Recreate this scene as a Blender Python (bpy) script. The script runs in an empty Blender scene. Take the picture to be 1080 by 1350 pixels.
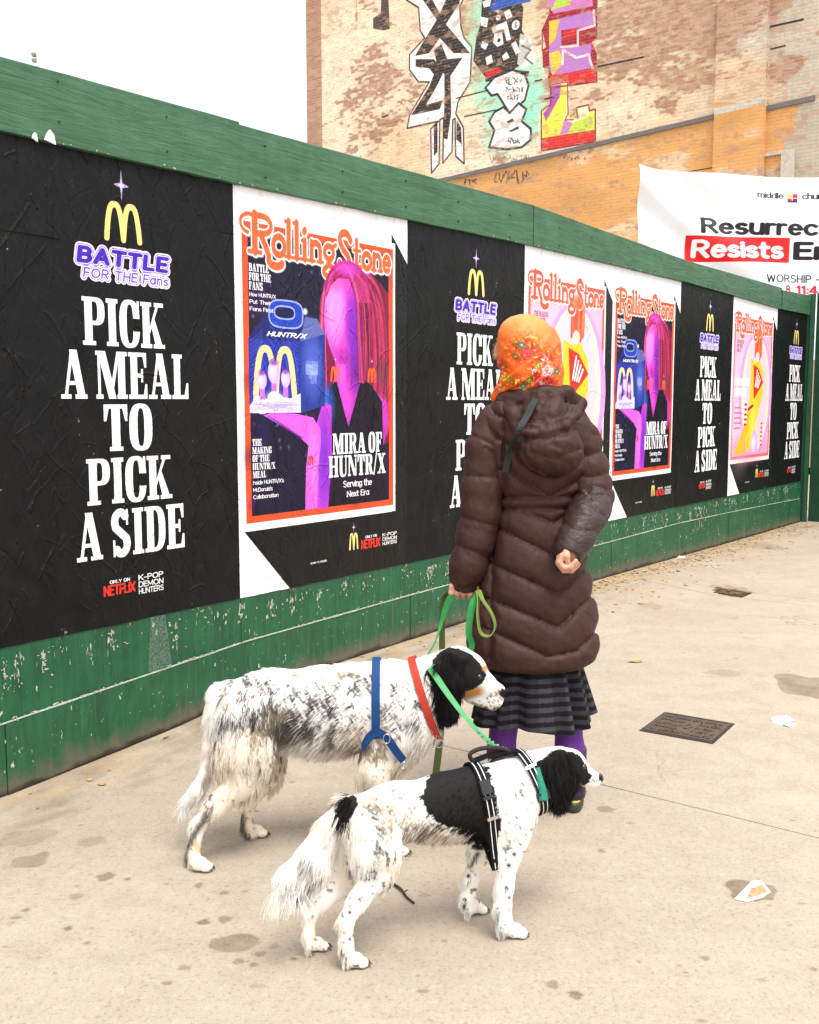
import bpy, math, random
import numpy as np
from math import radians, sin, cos, pi, atan2, sqrt

# ------------------------------------------------------------------ camera, sky, sun, exposure
FPX = 1340.0; EYE = 1.42; TH = math.atan(145/FPX)
SC = bpy.context.scene
COL = SC.collection
camd = bpy.data.cameras.new('camera'); cam = bpy.data.objects.new('camera', camd); COL.objects.link(cam)
camd.sensor_fit = 'VERTICAL'; camd.sensor_height = 36.0; camd.lens = 36.0*FPX/1350.0
camd.clip_start = 0.05; camd.clip_end = 1000
cam.location = (0, 0, EYE); cam.rotation_euler = (radians(90)-TH, 0, 0)
SC.camera = cam
SUN_EL, SUN_ROT = 66.0, 150.0            # high veiled sun, behind the camera and a little to the left
W = bpy.data.worlds.new('World'); SC.world = W; W.use_nodes = True
wn = W.node_tree.nodes; wl = W.node_tree.links; wn.clear()
sky = wn.new('ShaderNodeTexSky'); sky.sky_type = 'NISHITA'; sky.sun_disc = False
sky.sun_elevation = radians(SUN_EL); sky.sun_rotation = radians(SUN_ROT)
bg1 = wn.new('ShaderNodeBackground'); bg1.inputs['Strength'].default_value = 0.06
bg2 = wn.new('ShaderNodeBackground'); bg2.inputs['Color'].default_value = (1.0, .985, .96, 1); bg2.inputs['Strength'].default_value = 1.12
add = wn.new('ShaderNodeAddShader'); wo = wn.new('ShaderNodeOutputWorld')   # thin blue sky + white cloud deck
wl.new(sky.outputs[0], bg1.inputs['Color']); wl.new(bg1.outputs[0], add.inputs[0]); wl.new(bg2.outputs[0], add.inputs[1]); wl.new(add.outputs[0], wo.inputs[0])
tcw = wn.new('ShaderNodeTexCoord'); sxw = wn.new('ShaderNodeSeparateXYZ'); rmw = wn.new('ShaderNodeMapRange')   # overcast deck, zenith about three times the horizon
wl.new(tcw.outputs['Generated'], sxw.inputs[0]); wl.new(sxw.outputs['Z'], rmw.inputs[0]); rmw.inputs[3].default_value = .84; rmw.inputs[4].default_value = 1.5; wl.new(rmw.outputs[0], bg2.inputs['Strength'])
sund = bpy.data.lights.new('sun', 'SUN'); sund.energy = 3.1; sund.angle = radians(26); sund.color = (1, .96, .9)
sun = bpy.data.objects.new('sun', sund); COL.objects.link(sun)
sun.rotation_euler = (radians(90-SUN_EL), 0, radians(180-SUN_ROT))
SC.view_settings.view_transform = 'Standard'; SC.view_settings.look = 'None'
SC.view_settings.exposure = 0.32; SC.view_settings.gamma = 1.0; SC.view_settings.use_curve_mapping = False
SC.render.film_transparent = False
try: SC.cycles.max_bounces = 6
except Exception: pass

RNG = np.random.RandomState(7); random.seed(7)
CT, ST = math.cos(TH), math.sin(TH)
# ------------------------------------------------------------------ survey helpers (sight lines to world points)
def ray(px, py):
    u = (px-540)/FPX; v = (675-py)/FPX
    return np.array([u, CT+v*ST, -ST+v*CT])
def at(px, py, Y):
    d = ray(px, py); return np.array([0, 0, EYE])+d*Y/d[1]
def ground(px, py, z=0.0):
    d = ray(px, py); return np.array([0, 0, EYE])+d*(z-EYE)/d[2]
def proj(P):
    P = np.asarray(P); x = P[..., 0]; y = P[..., 1]; z = P[..., 2]-EYE
    f = y*CT-z*ST; up = y*ST+z*CT
    return 540+FPX*x/f, 675-FPX*up/f
FO = np.array([-1.61, 3.644]); FD = np.array([.6, .8]); FN = np.array([.8, -.6])    # fence line, its direction and facing
def fen(s, z, off=0.0): 
    q = FO+FD*s+FN*off; return (q[0], q[1], z)
def foot(s, off=0.0):
    """height of the uneven pavement along the hoarding"""
    h = np.interp(s, [-3, .1, .44, .73, 1.0, 1.25, 1.9, 2.8, 5.0, 5.9, 7.1, 7.9, 11, 14], [-.09, -.072, -.052, -.034, -.014, .018, .042, .050, .062, .054, .040, .030, .006, 0])
    t = np.clip((off-.03)/.95, 0, 1); return h*(1-t*t*(3-2*t))
def onf(px, py):
    r = ray(px, py); t = np.dot(FO, FN)/np.dot(r[:2], FN); q = np.array([0, 0, EYE])+t*r
    return np.dot(q[:2]-FO, FD), q[2]
WQ = np.array([.403*22, 22.]); WA = np.array([-.8, .6])
def onw(px, py):
    r = ray(px, py); t = np.dot(WQ, FD)/np.dot(r[:2], FD); q = np.array([0, 0, EYE])+t*r
    return np.dot(q[:2]-WQ, WA), q[2]
def wal(t, z, off=0.0):
    q = WQ+WA*t-FD*off; return (q[0], q[1], z)

# ------------------------------------------------------------------ object helpers
def tag(o, label=None, cat=None, group=None, kind=None):
    if label: o['label'] = label
    if cat: o['category'] = cat
    if group: o['group'] = group
    if kind: o['kind'] = kind
    return o
def empty(name, loc, label=None, cat=None, group=None, parent=None):
    o = bpy.data.objects.new(name, None); COL.objects.link(o); o.location = tuple(loc)
    o.empty_display_size = .1
    if parent: o.parent = parent
    return tag(o, label, cat, group)
def mesh_obj(name, V, F, mat=None, parent=None, smooth=False, origin=None, colors=None, uv=None, mats=None, midx=None):
    """V world coordinates; origin = world point for the object's origin (default parent's or zero)."""
    V = np.asarray(V, dtype=np.float64).reshape(-1, 3)
    org = np.zeros(3)
    if parent is not None:
        p = parent; org = np.zeros(3)
        while p is not None: org = org+np.array(p.location); p = p.parent
        loc = (0, 0, 0)
    elif origin is not None:
        org = np.array(origin, dtype=float); loc = tuple(org)
    else: loc = (0, 0, 0)
    me = bpy.data.meshes.new(name)
    if isinstance(F, np.ndarray):
        n, k = F.shape
        me.vertices.add(len(V)); me.vertices.foreach_set('co', (V-org).ravel())
        me.loops.add(n*k); me.loops.foreach_set('vertex_index', F.ravel().astype(np.int32))
        me.polygons.add(n); me.polygons.foreach_set('loop_start', np.arange(0, n*k, k, dtype=np.int32))
        me.update(calc_edges=True)
    else:
        me.from_pydata([tuple(v) for v in (V-org)], [], [tuple(int(i) for i in f) for f in F]); me.update()
    if smooth: me.polygons.foreach_set('use_smooth', np.ones(len(me.polygons), dtype=bool))
    if colors is not None:
        ca = me.color_attributes.new('Col', 'FLOAT_COLOR', 'POINT')
        c = np.ones((len(V), 4), dtype=np.float32); c[:, :3] = colors; ca.data.foreach_set('color', c.ravel())
    if uv is not None:
        ul = me.uv_layers.new(name='UVMap'); li = np.zeros(len(me.loops), dtype=np.int32); me.loops.foreach_get('vertex_index', li)
        ul.data.foreach_set('uv', np.asarray(uv, dtype=np.float32)[li].ravel())
    if mats: 
        for m in mats: me.materials.append(m)
    elif mat: me.materials.append(mat)
    if midx is not None: me.polygons.foreach_set('material_index', np.asarray(midx, dtype=np.int32))
    me.validate(); me.update()
    o = bpy.data.objects.new(name, me); COL.objects.link(o); o.location = loc
    if parent is not None: o.parent = parent
    return o
class MB:
    def __init__(s): s.v = []; s.f = []
    def add(s, V, F):
        b = len(s.v); s.v += [tuple(v) for v in V]; s.f += [tuple(i+b for i in f) for f in F]
    def hexa(s, c):   # 8 corners: bottom 4 ccw, top 4 ccw
        s.add(c, [(0, 3, 2, 1), (4, 5, 6, 7), (0, 1, 5, 4), (1, 2, 6, 5), (2, 3, 7, 6), (3, 0, 4, 7)])
    def box(s, x0, x1, y0, y1, z0, z1):
        s.hexa([(x0, y0, z0), (x1, y0, z0), (x1, y1, z0), (x0, y1, z0), (x0, y0, z1), (x1, y0, z1), (x1, y1, z1), (x0, y1, z1)])
    def tube(s, pts, r, n=8, closed=False, caps=True):
        V, F = tube_mesh(pts, r, n, closed, caps); s.add(V, F)
    def make(s, name, mat, parent=None, smooth=False, origin=None): return mesh_obj(name, s.v, s.f, mat, parent, smooth, origin)
def frames(P, closed=False):
    P = np.asarray(P, float); n = len(P)
    T = np.gradient(P, axis=0)
    if closed: T = np.roll(P, -1, 0)-np.roll(P, 1, 0)
    T /= np.linalg.norm(T, axis=1)[:, None]+1e-12
    up = np.array([0, 0, 1.]) if abs(T[0][2]) < .9 else np.array([1., 0, 0])
    N = [np.cross(T[0], up)]; N[0] /= np.linalg.norm(N[0])
    for i in range(1, n):
        v = N[-1]-T[i]*np.dot(N[-1], T[i]); N.append(v/(np.linalg.norm(v)+1e-12))
    N = np.array(N); B = np.cross(T, N); return P, T, N, B
def tube_mesh(pts, r, n=8, closed=False, caps=True):
    P, T, N, B = frames(pts, closed); m = len(P); r = np.broadcast_to(np.asarray(r, float), (m,))
    a = np.arange(n)*2*pi/n
    V = (P[:, None]+r[:, None, None]*(np.cos(a)[None, :, None]*N[:, None]+np.sin(a)[None, :, None]*B[:, None])).reshape(-1, 3)
    F = []
    for i in range(m if closed else m-1):
        j = (i+1) % m
        for k in range(n): F.append((i*n+k, i*n+(k+1) % n, j*n+(k+1) % n, j*n+k))
    if caps and not closed: F.append(tuple(range(n))[::-1]); F.append(tuple((m-1)*n+k for k in range(n)))
    return V, F
def smooth_path(pts, n=8):
    """Catmull-Rom through the points"""
    P = np.asarray(pts, float); P = np.vstack([2*P[0]-P[1], P, 2*P[-1]-P[-2]]); out = []
    for i in range(1, len(P)-2):
        for t in np.arange(n)/n:
            a, b, c, d = P[i-1], P[i], P[i+1], P[i+2]
            out.append(.5*((2*b)+(-a+c)*t+(2*a-5*b+4*c-d)*t*t+(-a+3*b-3*c+d)*t**3))
    out.append(P[-2]); return np.array(out)
def ribbon_mesh(pts, width, side, thick=.003):
    """flat strap: side = direction(s) across the strap"""
    P = np.asarray(pts, float); m = len(P); S = np.broadcast_to(np.asarray(side, float), P.shape)
    T = np.gradient(P, axis=0); T /= np.linalg.norm(T, axis=1)[:, None]+1e-12
    S = S-T*np.sum(S*T, 1)[:, None]; S = S/(np.linalg.norm(S, axis=1)[:, None]+1e-12); Nn = np.cross(T, S)
    w = np.broadcast_to(np.asarray(width, float), (m,))[:, None]*.5; h = thick*.5
    V = np.stack([P-S*w-Nn*h, P+S*w-Nn*h, P+S*w+Nn*h, P-S*w+Nn*h], 1).reshape(-1, 3); F = []
    for i in range(m-1):
        for k in range(4): F.append((i*4+k, i*4+(k+1) % 4, i*4+4+(k+1) % 4, i*4+4+k))
    F += [(3, 2, 1, 0), tuple((m-1)*4+k for k in range(4))]
    return V, F

# ------------------------------------------------------------------ material helpers
def lin(c):
    c = np.asarray(c, float)/255.; return np.where(c <= .04045, c/12.92, ((c+.055)/1.055)**2.4)
def L(r, g, b): 
    v = lin((r, g, b)); return (float(v[0]), float(v[1]), float(v[2]), 1)
class NT:
    def __init__(s, name, rough=.7, spec=.3):
        s.m = bpy.data.materials.new(name); s.m.use_nodes = True; t = s.m.node_tree; s.n = t.nodes; s.l = t.links; s.n.clear()
        s.out = s.n.new('ShaderNodeOutputMaterial'); s.b = s.n.new('ShaderNodeBsdfPrincipled'); s.l.new(s.b.outputs[0], s.out.inputs[0])
        s.b.inputs['Roughness'].default_value = rough; s.b.inputs['Specular IOR Level'].default_value = spec
        s._c = None
    def coords(s, kind='Position'):
        if kind == 'Position': return s.n.new('ShaderNodeNewGeometry').outputs['Position']
        return s.n.new('ShaderNodeTexCoord').outputs[kind]
    def mapping(s, v, scale=(1, 1, 1), rot=(0, 0, 0), loc=(0, 0, 0)):
        m = s.n.new('ShaderNodeMapping'); s.l.new(v, m.inputs[0]); m.inputs['Scale'].default_value = scale; m.inputs['Rotation'].default_value = rot; m.inputs['Location'].default_value = loc
        return m.outputs[0]
    def noise(s, v, scale, detail=4, rough=.55, dist=0):
        q = s.n.new('ShaderNodeTexNoise'); s.l.new(v, q.inputs['Vector']); q.inputs['Scale'].default_value = scale; q.inputs['Detail'].default_value = detail
        q.inputs['Roughness'].default_value = rough; q.inputs['Distortion'].default_value = dist; return q.outputs['Fac']
    def ramp(s, f, a, b, c0=(0, 0, 0, 1), c1=(1, 1, 1, 1)):
        r = s.n.new('ShaderNodeValToRGB'); s.l.new(f, r.inputs[0]); e = r.color_ramp.elements; e[0].position = a; e[1].position = b; e[0].color = c0; e[1].color = c1
        return r.outputs[0]
    def mix(s, f, a, b, mode='MIX'):
        m = s.n.new('ShaderNodeMix'); m.data_type = 'RGBA'; m.blend_type = mode
        for i, v in ((0, f), (6, a), (7, b)):
            if hasattr(v, 'default_value') or hasattr(v, 'is_linked'): s.l.new(v, m.inputs[i])
            else: m.inputs[i].default_value = v
        return m.outputs[2]
    def math(s, op, a, b=0.0, clamp=False):
        m = s.n.new('ShaderNodeMath'); m.operation = op; m.use_clamp = clamp
        for i, v in ((0, a), (1, b)):
            if hasattr(v, 'is_linked'): s.l.new(v, m.inputs[i])
            else: m.inputs[i].default_value = v
        return m.outputs[0]
    def bump(s, h, strength=.3, dist=.01, prev=None):
        b = s.n.new('ShaderNodeBump'); s.l.new(h, b.inputs['Height']); b.inputs['Strength'].default_value = strength; b.inputs['Distance'].default_value = dist
        if prev is not None: s.l.new(prev, b.inputs['Normal'])
        return b.outputs[0]
    def color(s, c):
        if hasattr(c, 'is_linked'): s.l.new(c, s.b.inputs['Base Color'])
        else: s.b.inputs['Base Color'].default_value = c
    def normal(s, nn): s.l.new(nn, s.b.inputs['Normal'])
    def img(s, im, v=None, ext='EXTEND', interp='Linear'):
        t = s.n.new('ShaderNodeTexImage'); t.image = im; t.extension = ext; t.interpolation = interp
        if v is not None: s.l.new(v, t.inputs[0])
        return t
def plain(name, c, rough=.6, spec=.3, bump=0, scale=200, metal=0, var=.15):
    t = NT(name, rough, spec); p = t.coords(); nz = t.noise(p, scale, 3)
    d = tuple(x*(1-var) for x in c[:3])+(1,); b = tuple(min(1, x*(1+var)) for x in c[:3])+(1,)
    t.color(t.mix(t.ramp(nz, .3, .7), d, b)); t.b.inputs['Metallic'].default_value = metal
    if bump: t.normal(t.bump(nz, bump, .002))
    return t.m

# ------------------------------------------------------------------ print shop: numpy drawing of flat print
def fbm(h, w, cell, octaves=4, seed=0, ax=1.0):
    r = np.random.RandomState(seed); out = np.zeros((h, w), np.float32); amp = 1; tot = 0
    for o in range(octaves):
        cy = max(1.0, cell/2**o); cx = max(1.0, cell*ax/2**o)
        gh, gw = int(h/cy)+3, int(w/cx)+3; g = r.rand(gh, gw).astype(np.float32)
        yy = np.arange(h)/cy; xx = np.arange(w)/cx; y0 = yy.astype(int); x0 = xx.astype(int); fy = yy-y0; fx = xx-x0
        fy = (fy*fy*(3-2*fy))[:, None].astype(np.float32); fx = (fx*fx*(3-2*fx))[None].astype(np.float32)
        a = g[y0][:, x0]; b = g[y0][:, x0+1]; c = g[y0+1][:, x0]; d = g[y0+1][:, x0+1]
        out += amp*((a*(1-fx)+b*fx)*(1-fy)+(c*(1-fx)+d*fx)*fy); tot += amp; amp *= .5
    return out/tot
class Canvas:
    """print area in metres, origin lower left"""
    def __init__(s, w, h, ppm, bg=(255, 255, 255), alpha=None):
        s.w, s.h, s.p = w, h, ppm; s.W = int(round(w*ppm)); s.H = int(round(h*ppm))
        s.a = np.zeros((s.H, s.W, 4), np.float32); s.a[..., :3] = np.array(bg)/255.; s.a[..., 3] = 1 if alpha is None else alpha
    def _box(s, x0, y0, x1, y1):
        return (max(0, int(math.floor(x0))-2), max(0, int(math.floor(y0))-2), min(s.W, int(math.ceil(x1))+3), min(s.H, int(math.ceil(y1))+3))
    def blend(s, b, cov, col, op=1.0):
        if cov is None: return
        c = np.array(col, np.float32)/255.; k = (cov*op)[..., None]
        r = s.a[b[1]:b[3], b[0]:b[2]]; r[..., :3] = r[..., :3]*(1-k)+c*k; r[..., 3:] = r[..., 3:]*(1-k)+k
    def cov_poly(s, pts, ss=3):
        P = np.asarray(pts, float)*s.p; b = s._box(P[:, 0].min(), P[:, 1].min(), P[:, 0].max(), P[:, 1].max())
        if b[2] <= b[0] or b[3] <= b[1]: return b, None
        xs = b[0]+(np.arange((b[2]-b[0])*ss)+.5)/ss; ys = b[1]+(np.arange((b[3]-b[1])*ss)+.5)/ss
        ins = np.zeros((len(ys), len(xs)), bool)
        for i in range(len(P)):
            x1, y1 = P[i]; x2, y2 = P[(i+1) % len(P)]
            if y1 == y2: continue
            m = ((ys >= min(y1, y2)) & (ys < max(y1, y2))); 
            if not m.any(): continue
            xc = x1+(ys[m]-y1)*(x2-x1)/(y2-y1)
            ins[m] ^= (xs[None] > xc[:, None])
        H, Wd = b[3]-b[1], b[2]-b[0]
        return b, ins.reshape(H, ss, Wd, ss).mean((1, 3)).astype(np.float32)
    def poly(s, pts, col, op=1.0):
        b, c = s.cov_poly(pts); s.blend(b, c, col, op)
    def cov_stroke(s, pts, rx, ry=None, soft=0.0):
        ry = rx if ry is None else ry; P = np.asarray(pts, float)*s.p; rx = rx*s.p; ry = ry*s.p
        b = s._box(P[:, 0].min()-rx-soft*s.p, P[:, 1].min()-ry-soft*s.p, P[:, 0].max()+rx+soft*s.p, P[:, 1].max()+ry+soft*s.p)
        if b[2] <= b[0] or b[3] <= b[1]: return b, None
        X = (b[0]+np.arange(b[2]-b[0])+.5)[None]/rx; Y = (b[1]+np.arange(b[3]-b[1])+.5)[:, None]/ry
        Q = P/np.array([rx, ry]); d = np.full((b[3]-b[1], b[2]-b[0]), 1e9)
        if len(Q) == 1: d = np.hypot(X-Q[0, 0], Y-Q[0, 1])
        for i in range(len(Q)-1):
            a = Q[i]; v = Q[i+1]-a; q = v@v+1e-12; t = np.clip(((X-a[0])*v[0]+(Y-a[1])*v[1])/q, 0, 1)
            d = np.minimum(d, np.hypot(X-a[0]-t*v[0], Y-a[1]-t*v[1]))
        rr = min(rx, ry)
        if soft: return b, np.clip(1-(d-1)*rr/(soft*s.p), 0, 1).astype(np.float32)
        return b, np.clip((1-d)*rr+.5, 0, 1).astype(np.float32)
    def stroke(s, pts, r, col, ry=None, op=1.0, soft=0.0):
        b, c = s.cov_stroke(pts, r, ry, soft); s.blend(b, c, col, op)
    def glow(s, cx, cy, rx, ry, col, op=1.0, ang=0, power=1.0):
        R = max(rx, ry); b = s._box((cx-R)*s.p, (cy-R)*s.p, (cx+R)*s.p, (cy+R)*s.p)
        if b[2] <= b[0] or b[3] <= b[1]: return
        X = (b[0]+np.arange(b[2]-b[0])+.5)[None]/s.p-cx; Y = (b[1]+np.arange(b[3]-b[1])+.5)[:, None]/s.p-cy
        ca, sa = cos(ang), sin(ang); U = (X*ca+Y*sa)/rx; V = (-X*sa+Y*ca)/ry; d = U*U+V*V
        s.blend(b, (np.clip(1-d, 0, 1)**power).astype(np.float32), col, op)
    def ell(s, cx, cy, rx, ry, col, op=1.0): s.stroke([(cx, cy)], rx, col, ry, op)
    def image(s, name, alpha=False):
        im = bpy.data.images.new(name, s.W, s.H, alpha=True); im.colorspace_settings.name = 'sRGB'
        a = s.a.copy(); 
        if not alpha: a[..., 3] = 1
        im.alpha_mode = 'CHANNEL_PACKED'
        im.pixels.foreach_set(np.clip(a, 0, 1).ravel()); im.update(); im.pack(); return im
def arc(cx, cy, rx, ry, a0, a1, n=12):
    t = np.radians(np.linspace(a0, a1, n)); return [(cx+rx*np.cos(k), cy+ry*np.sin(k)) for k in t]
def E_(cx, cy, rx, ry): return arc(cx, cy, rx, ry, 0, 360, 17)
# skeleton alphabet: width and strokes, capital height 1, x height .7
XH = .7
SK = {
 'A': (.62, [[(0, 0), (.31, 1), (.62, 0)], [(.1, .3), (.52, .3)]]),
 'B': (.52, [[(0, 0), (0, 1)], [(0, 1), (.28, 1)]+arc(.28, .76, .2, .24, 90, -90)+[(0, .52)], [(0, .52)]+[(.28, .52)]+arc(.28, .26, .24, .26, 90, -90)+[(0, 0)]]),
 'C': (.6, [arc(.34, .5, .34, .5, 48, 312, 18)]), 'D': (.58, [[(0, 0), (0, 1), (.22, 1)]+arc(.22, .5, .36, .5, 90, -90)+[(0, 0)]]),
 'E': (.46, [[(.46, 1), (0, 1), (0, 0), (.46, 0)], [(0, .52), (.4, .52)]]), 'F': (.44, [[(.44, 1), (0, 1), (0, 0)], [(0, .5), (.38, .5)]]),
 'G': (.64, [arc(.34, .5, .34, .5, 48, 345, 18)+[(.66, .46), (.4, .46)]]), 'H': (.54, [[(0, 0), (0, 1)], [(.54, 0), (.54, 1)], [(0, .5), (.54, .5)]]),
 'I': (.02, [[(0.01, 0), (0.01, 1)]]), 'J': (.4, [[(.4, 1), (.4, .25)]+arc(.2, .25, .2, .25, 0, -160)]), 'K': (.56, [[(0, 0), (0, 1)], [(.52, 1), (0, .42)], [(.16, .6), (.56, 0)]]),
 'L': (.44, [[(0, 1), (0, 0), (.44, 0)]]), 'M': (.72, [[(0, 0), (0, 1), (.36, .2), (.72, 1), (.72, 0)]]), 'N': (.56, [[(0, 0), (0, 1), (.56, 0), (.56, 1)]]),
 'O': (.7, [E_(.35, .5, .35, .5)]), 'P': (.5, [[(0, 0), (0, 1), (.24, 1)]+arc(.24, .73, .26, .27, 90, -90)+[(0, .46)]]),
 'R': (.54, [[(0, 0), (0, 1), (.24, 1)]+arc(.24, .74, .26, .26, 90, -90)+[(0, .48)], [(.24, .48), (.54, 0)]]),
 'S': (.5, [arc(.26, .75, .24, .25, 30, 250, 12)+arc(.25, .26, .25, .26, 75, -150, 12)]), 'T': (.56, [[(0, 1), (.56, 1)], [(.28, 1), (.28, 0)]]),
 'U': (.54, [[(0, 1), (0, .28)]+arc(.27, .28, .27, .28, 180, 360)+[(.54, 1)]]), 'V': (.58, [[(0, 1), (.29, 0), (.58, 1)]]),
 'W': (.86, [[(0, 1), (.21, 0), (.43, .9), (.65, 0), (.86, 1)]]), 'X': (.56, [[(0, 0), (.56, 1)], [(0, 1), (.56, 0)]]), 'Y': (.56, [[(0, 1), (.28, .5), (.56, 1)], [(.28, .5), (.28, 0)]]),
 'a': (.46, [E_(.22, .35, .22, .35), [(.46, .7), (.46, 0)]]), 'b': (.46, [[(0, 1), (0, 0)], E_(.24, .35, .22, .35)]), 'c': (.4, [arc(.23, .35, .23, .35, 45, 315, 14)]),
 'd': (.46, [[(.46, 1), (.46, 0)], E_(.22, .35, .22, .35)]), 'e': (.45, [[(.02, .37), (.45, .37)]+arc(.23, .35, .22, .35, 5, 312, 15)]),
 'f': (.3, [[(.12, 0), (.12, .75)]+arc(.27, .78, .15, .2, 180, 80, 6), [(0, .66), (.28, .66)]]), 'g': (.46, [E_(.22, .37, .22, .33), [(.46, .7), (.46, -.05)]+arc(.24, -.05, .22, .22, 0, -150)]),
 'h': (.42, [[(0, 1), (0, 0)], [(0, .42)]+arc(.21, .45, .21, .25, 180, 0, 8)+[(.42, 0)]]), 'i': (.02, [[(.01, .7), (.01, 0)], [(.01, .93), (.01, .95)]]),
 'k': (.4, [[(0, 1), (0, 0)], [(.38, .7), (0, .3)], [(.14, .42), (.42, 0)]]), 'l': (.02, [[(.01, 1), (.01, 0)]]),
 'm': (.7, [[(0, .7), (0, 0)], [(0, .45)]+arc(.175, .47, .175, .23, 180, 0, 7)+[(.35, 0)], [(.35, .45)]+arc(.525, .47, .175, .23, 180, 0, 7)+[(.7, 0)]]),
 'n': (.42, [[(0, .7), (0, 0)], [(0, .42)]+arc(.21, .45, .21, .25, 180, 0, 8)+[(.42, 0)]]), 'o': (.46, [E_(.23, .35, .23, .35)]),
 'p': (.46, [[(0, .7), (0, -.28)], E_(.24, .35, .22, .35)]), 'r': (.26, [[(0, .7), (0, 0)], [(0, .4)]+arc(.2, .45, .2, .24, 180, 70, 6)]),
 's': (.36, [arc(.18, .52, .16, .17, 35, 250, 9)+arc(.18, .18, .18, .18, 75, -150, 9)]), 't': (.3, [[(.1, .95), (.1, .2)]+arc(.24, .18, .14, .18, 180, 280, 6), [(0, .68), (.28, .68)]]),
 'u': (.42, [[(0, .7), (0, .24)]+arc(.21, .24, .21, .24, 180, 360, 8)+[(.42, .7)], [(.42, .3), (.42, 0)]]), 'v': (.42, [[(0, .7), (.21, 0), (.42, .7)]]),
 'x': (.4, [[(0, 0), (.4, .7)], [(0, .7), (.4, 0)]]), 'w': (.62, [[(0, .7), (.15, 0), (.31, .6), (.47, 0), (.62, .7)]]),
 'D_': (0, []), '1': (.2, [[(0, .8), (.16, 1), (.16, 0)]]), '4': (.5, [[(.36, 0), (.36, 1), (0, .3), (.5, .3)]]), '5': (.46, [[(.42, 1), (.06, 1), (.04, .58)]+arc(.2, .32, .24, .31, 100, -140, 12)]),
 '8': (.48, [E_(.24, .75, .2, .24), E_(.24, .27, .24, .27)]), ':': (.02, [[(.01, .12), (.01, .14)], [(.01, .6), (.01, .62)]]), ',': (.04, [[(.04, .04), (0, -.14)]]),
 '-': (.3, [[(0, .42), (.3, .42)]]), '/': (.36, [[(0, -.1), (.36, 1.1)]]), "'": (.02, [[(.01, 1), (.01, .82)]]), '_': (.3, []), ' ': (.22, []), 'h_': (0, []),
}
def sk_text(cv, txt, x0, y0, x1, y1, col, pen=.07, peny=None, gap=.16, slant=0.0, op=1, serif=False, hmax=1.0, grow=0.0, tracking=None):
    """text fitted to the box; pen in cap heights"""
    peny = pen if peny is None else peny
    tot = sum(SK[c][0] for c in txt)+gap*(len(txt)-1)+2*pen
    sx = (x1-x0)/tot; sy = (y1-y0)/(hmax if hmax else 1); x = pen; 
    for c in txt:
        w, st = SK[c]
        for s_ in st:
            P = [((x+p[0]+slant*p[1])*sx+x0, y0+(peny+p[1]*(1-2*peny))*sy) for p in s_]
            cv.stroke(P, pen*sx+grow, col, peny*sy+grow, op)
            if serif:
                for e in (s_[0], s_[-1]):
                    ex = (x+e[0])*sx+x0; ey = y0+(peny+e[1]*(1-2*peny))*sy
                    if e[1] in (0, 1, .7, -.28): cv.stroke([(ex-.1*sx-pen*sx*.6, ey), (ex+.1*sx+pen*sx*.6, ey)], .03*sx+grow, col, .035*sy+grow, op)
        x += w+gap
# slab serif display alphabet from solid pieces; each glyph: width, [(+/-, polygon)...]
def rc(x0, y0, x1, y1): return [(x0, y0), (x1, y0), (x1, y1), (x0, y1)]
def sup(cx, cy, rx, ry, a0=0, a1=360, n=28, e=.72):
    t = np.radians(np.linspace(a0, a1, n)); return [(cx+rx*np.sign(np.cos(k))*abs(np.cos(k))**e, cy+ry*np.sign(np.sin(k))*abs(np.sin(k))**e) for k in t]
SW, SB, SO = .25, .09, .075
def stm(x, w=None, y0=0, y1=1, sb=True, stp=True, l=SO, r=SO):
    w = w or SW; o = [('+', rc(x, y0, x+w, y1))]
    if sb: o.append(('+', rc(x-l, y0, x+w+r, y0+SB)))
    if stp: o.append(('+', rc(x-l, y1-SB, x+w+r, y1)))
    return o
def dshape(x0, xs, x1, y0, y1): 
    cy = (y0+y1)/2; return [(x0, y1)]+sup(xs, cy, x1-xs, (y1-y0)/2, 90, -90, 16)+[(x0, y0)]
def diag(x0, y0, x1, y1, w): return [(x0, y0), (x0+w, y0), (x1+w, y1), (x1, y1)]
a_ = SO
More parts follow.
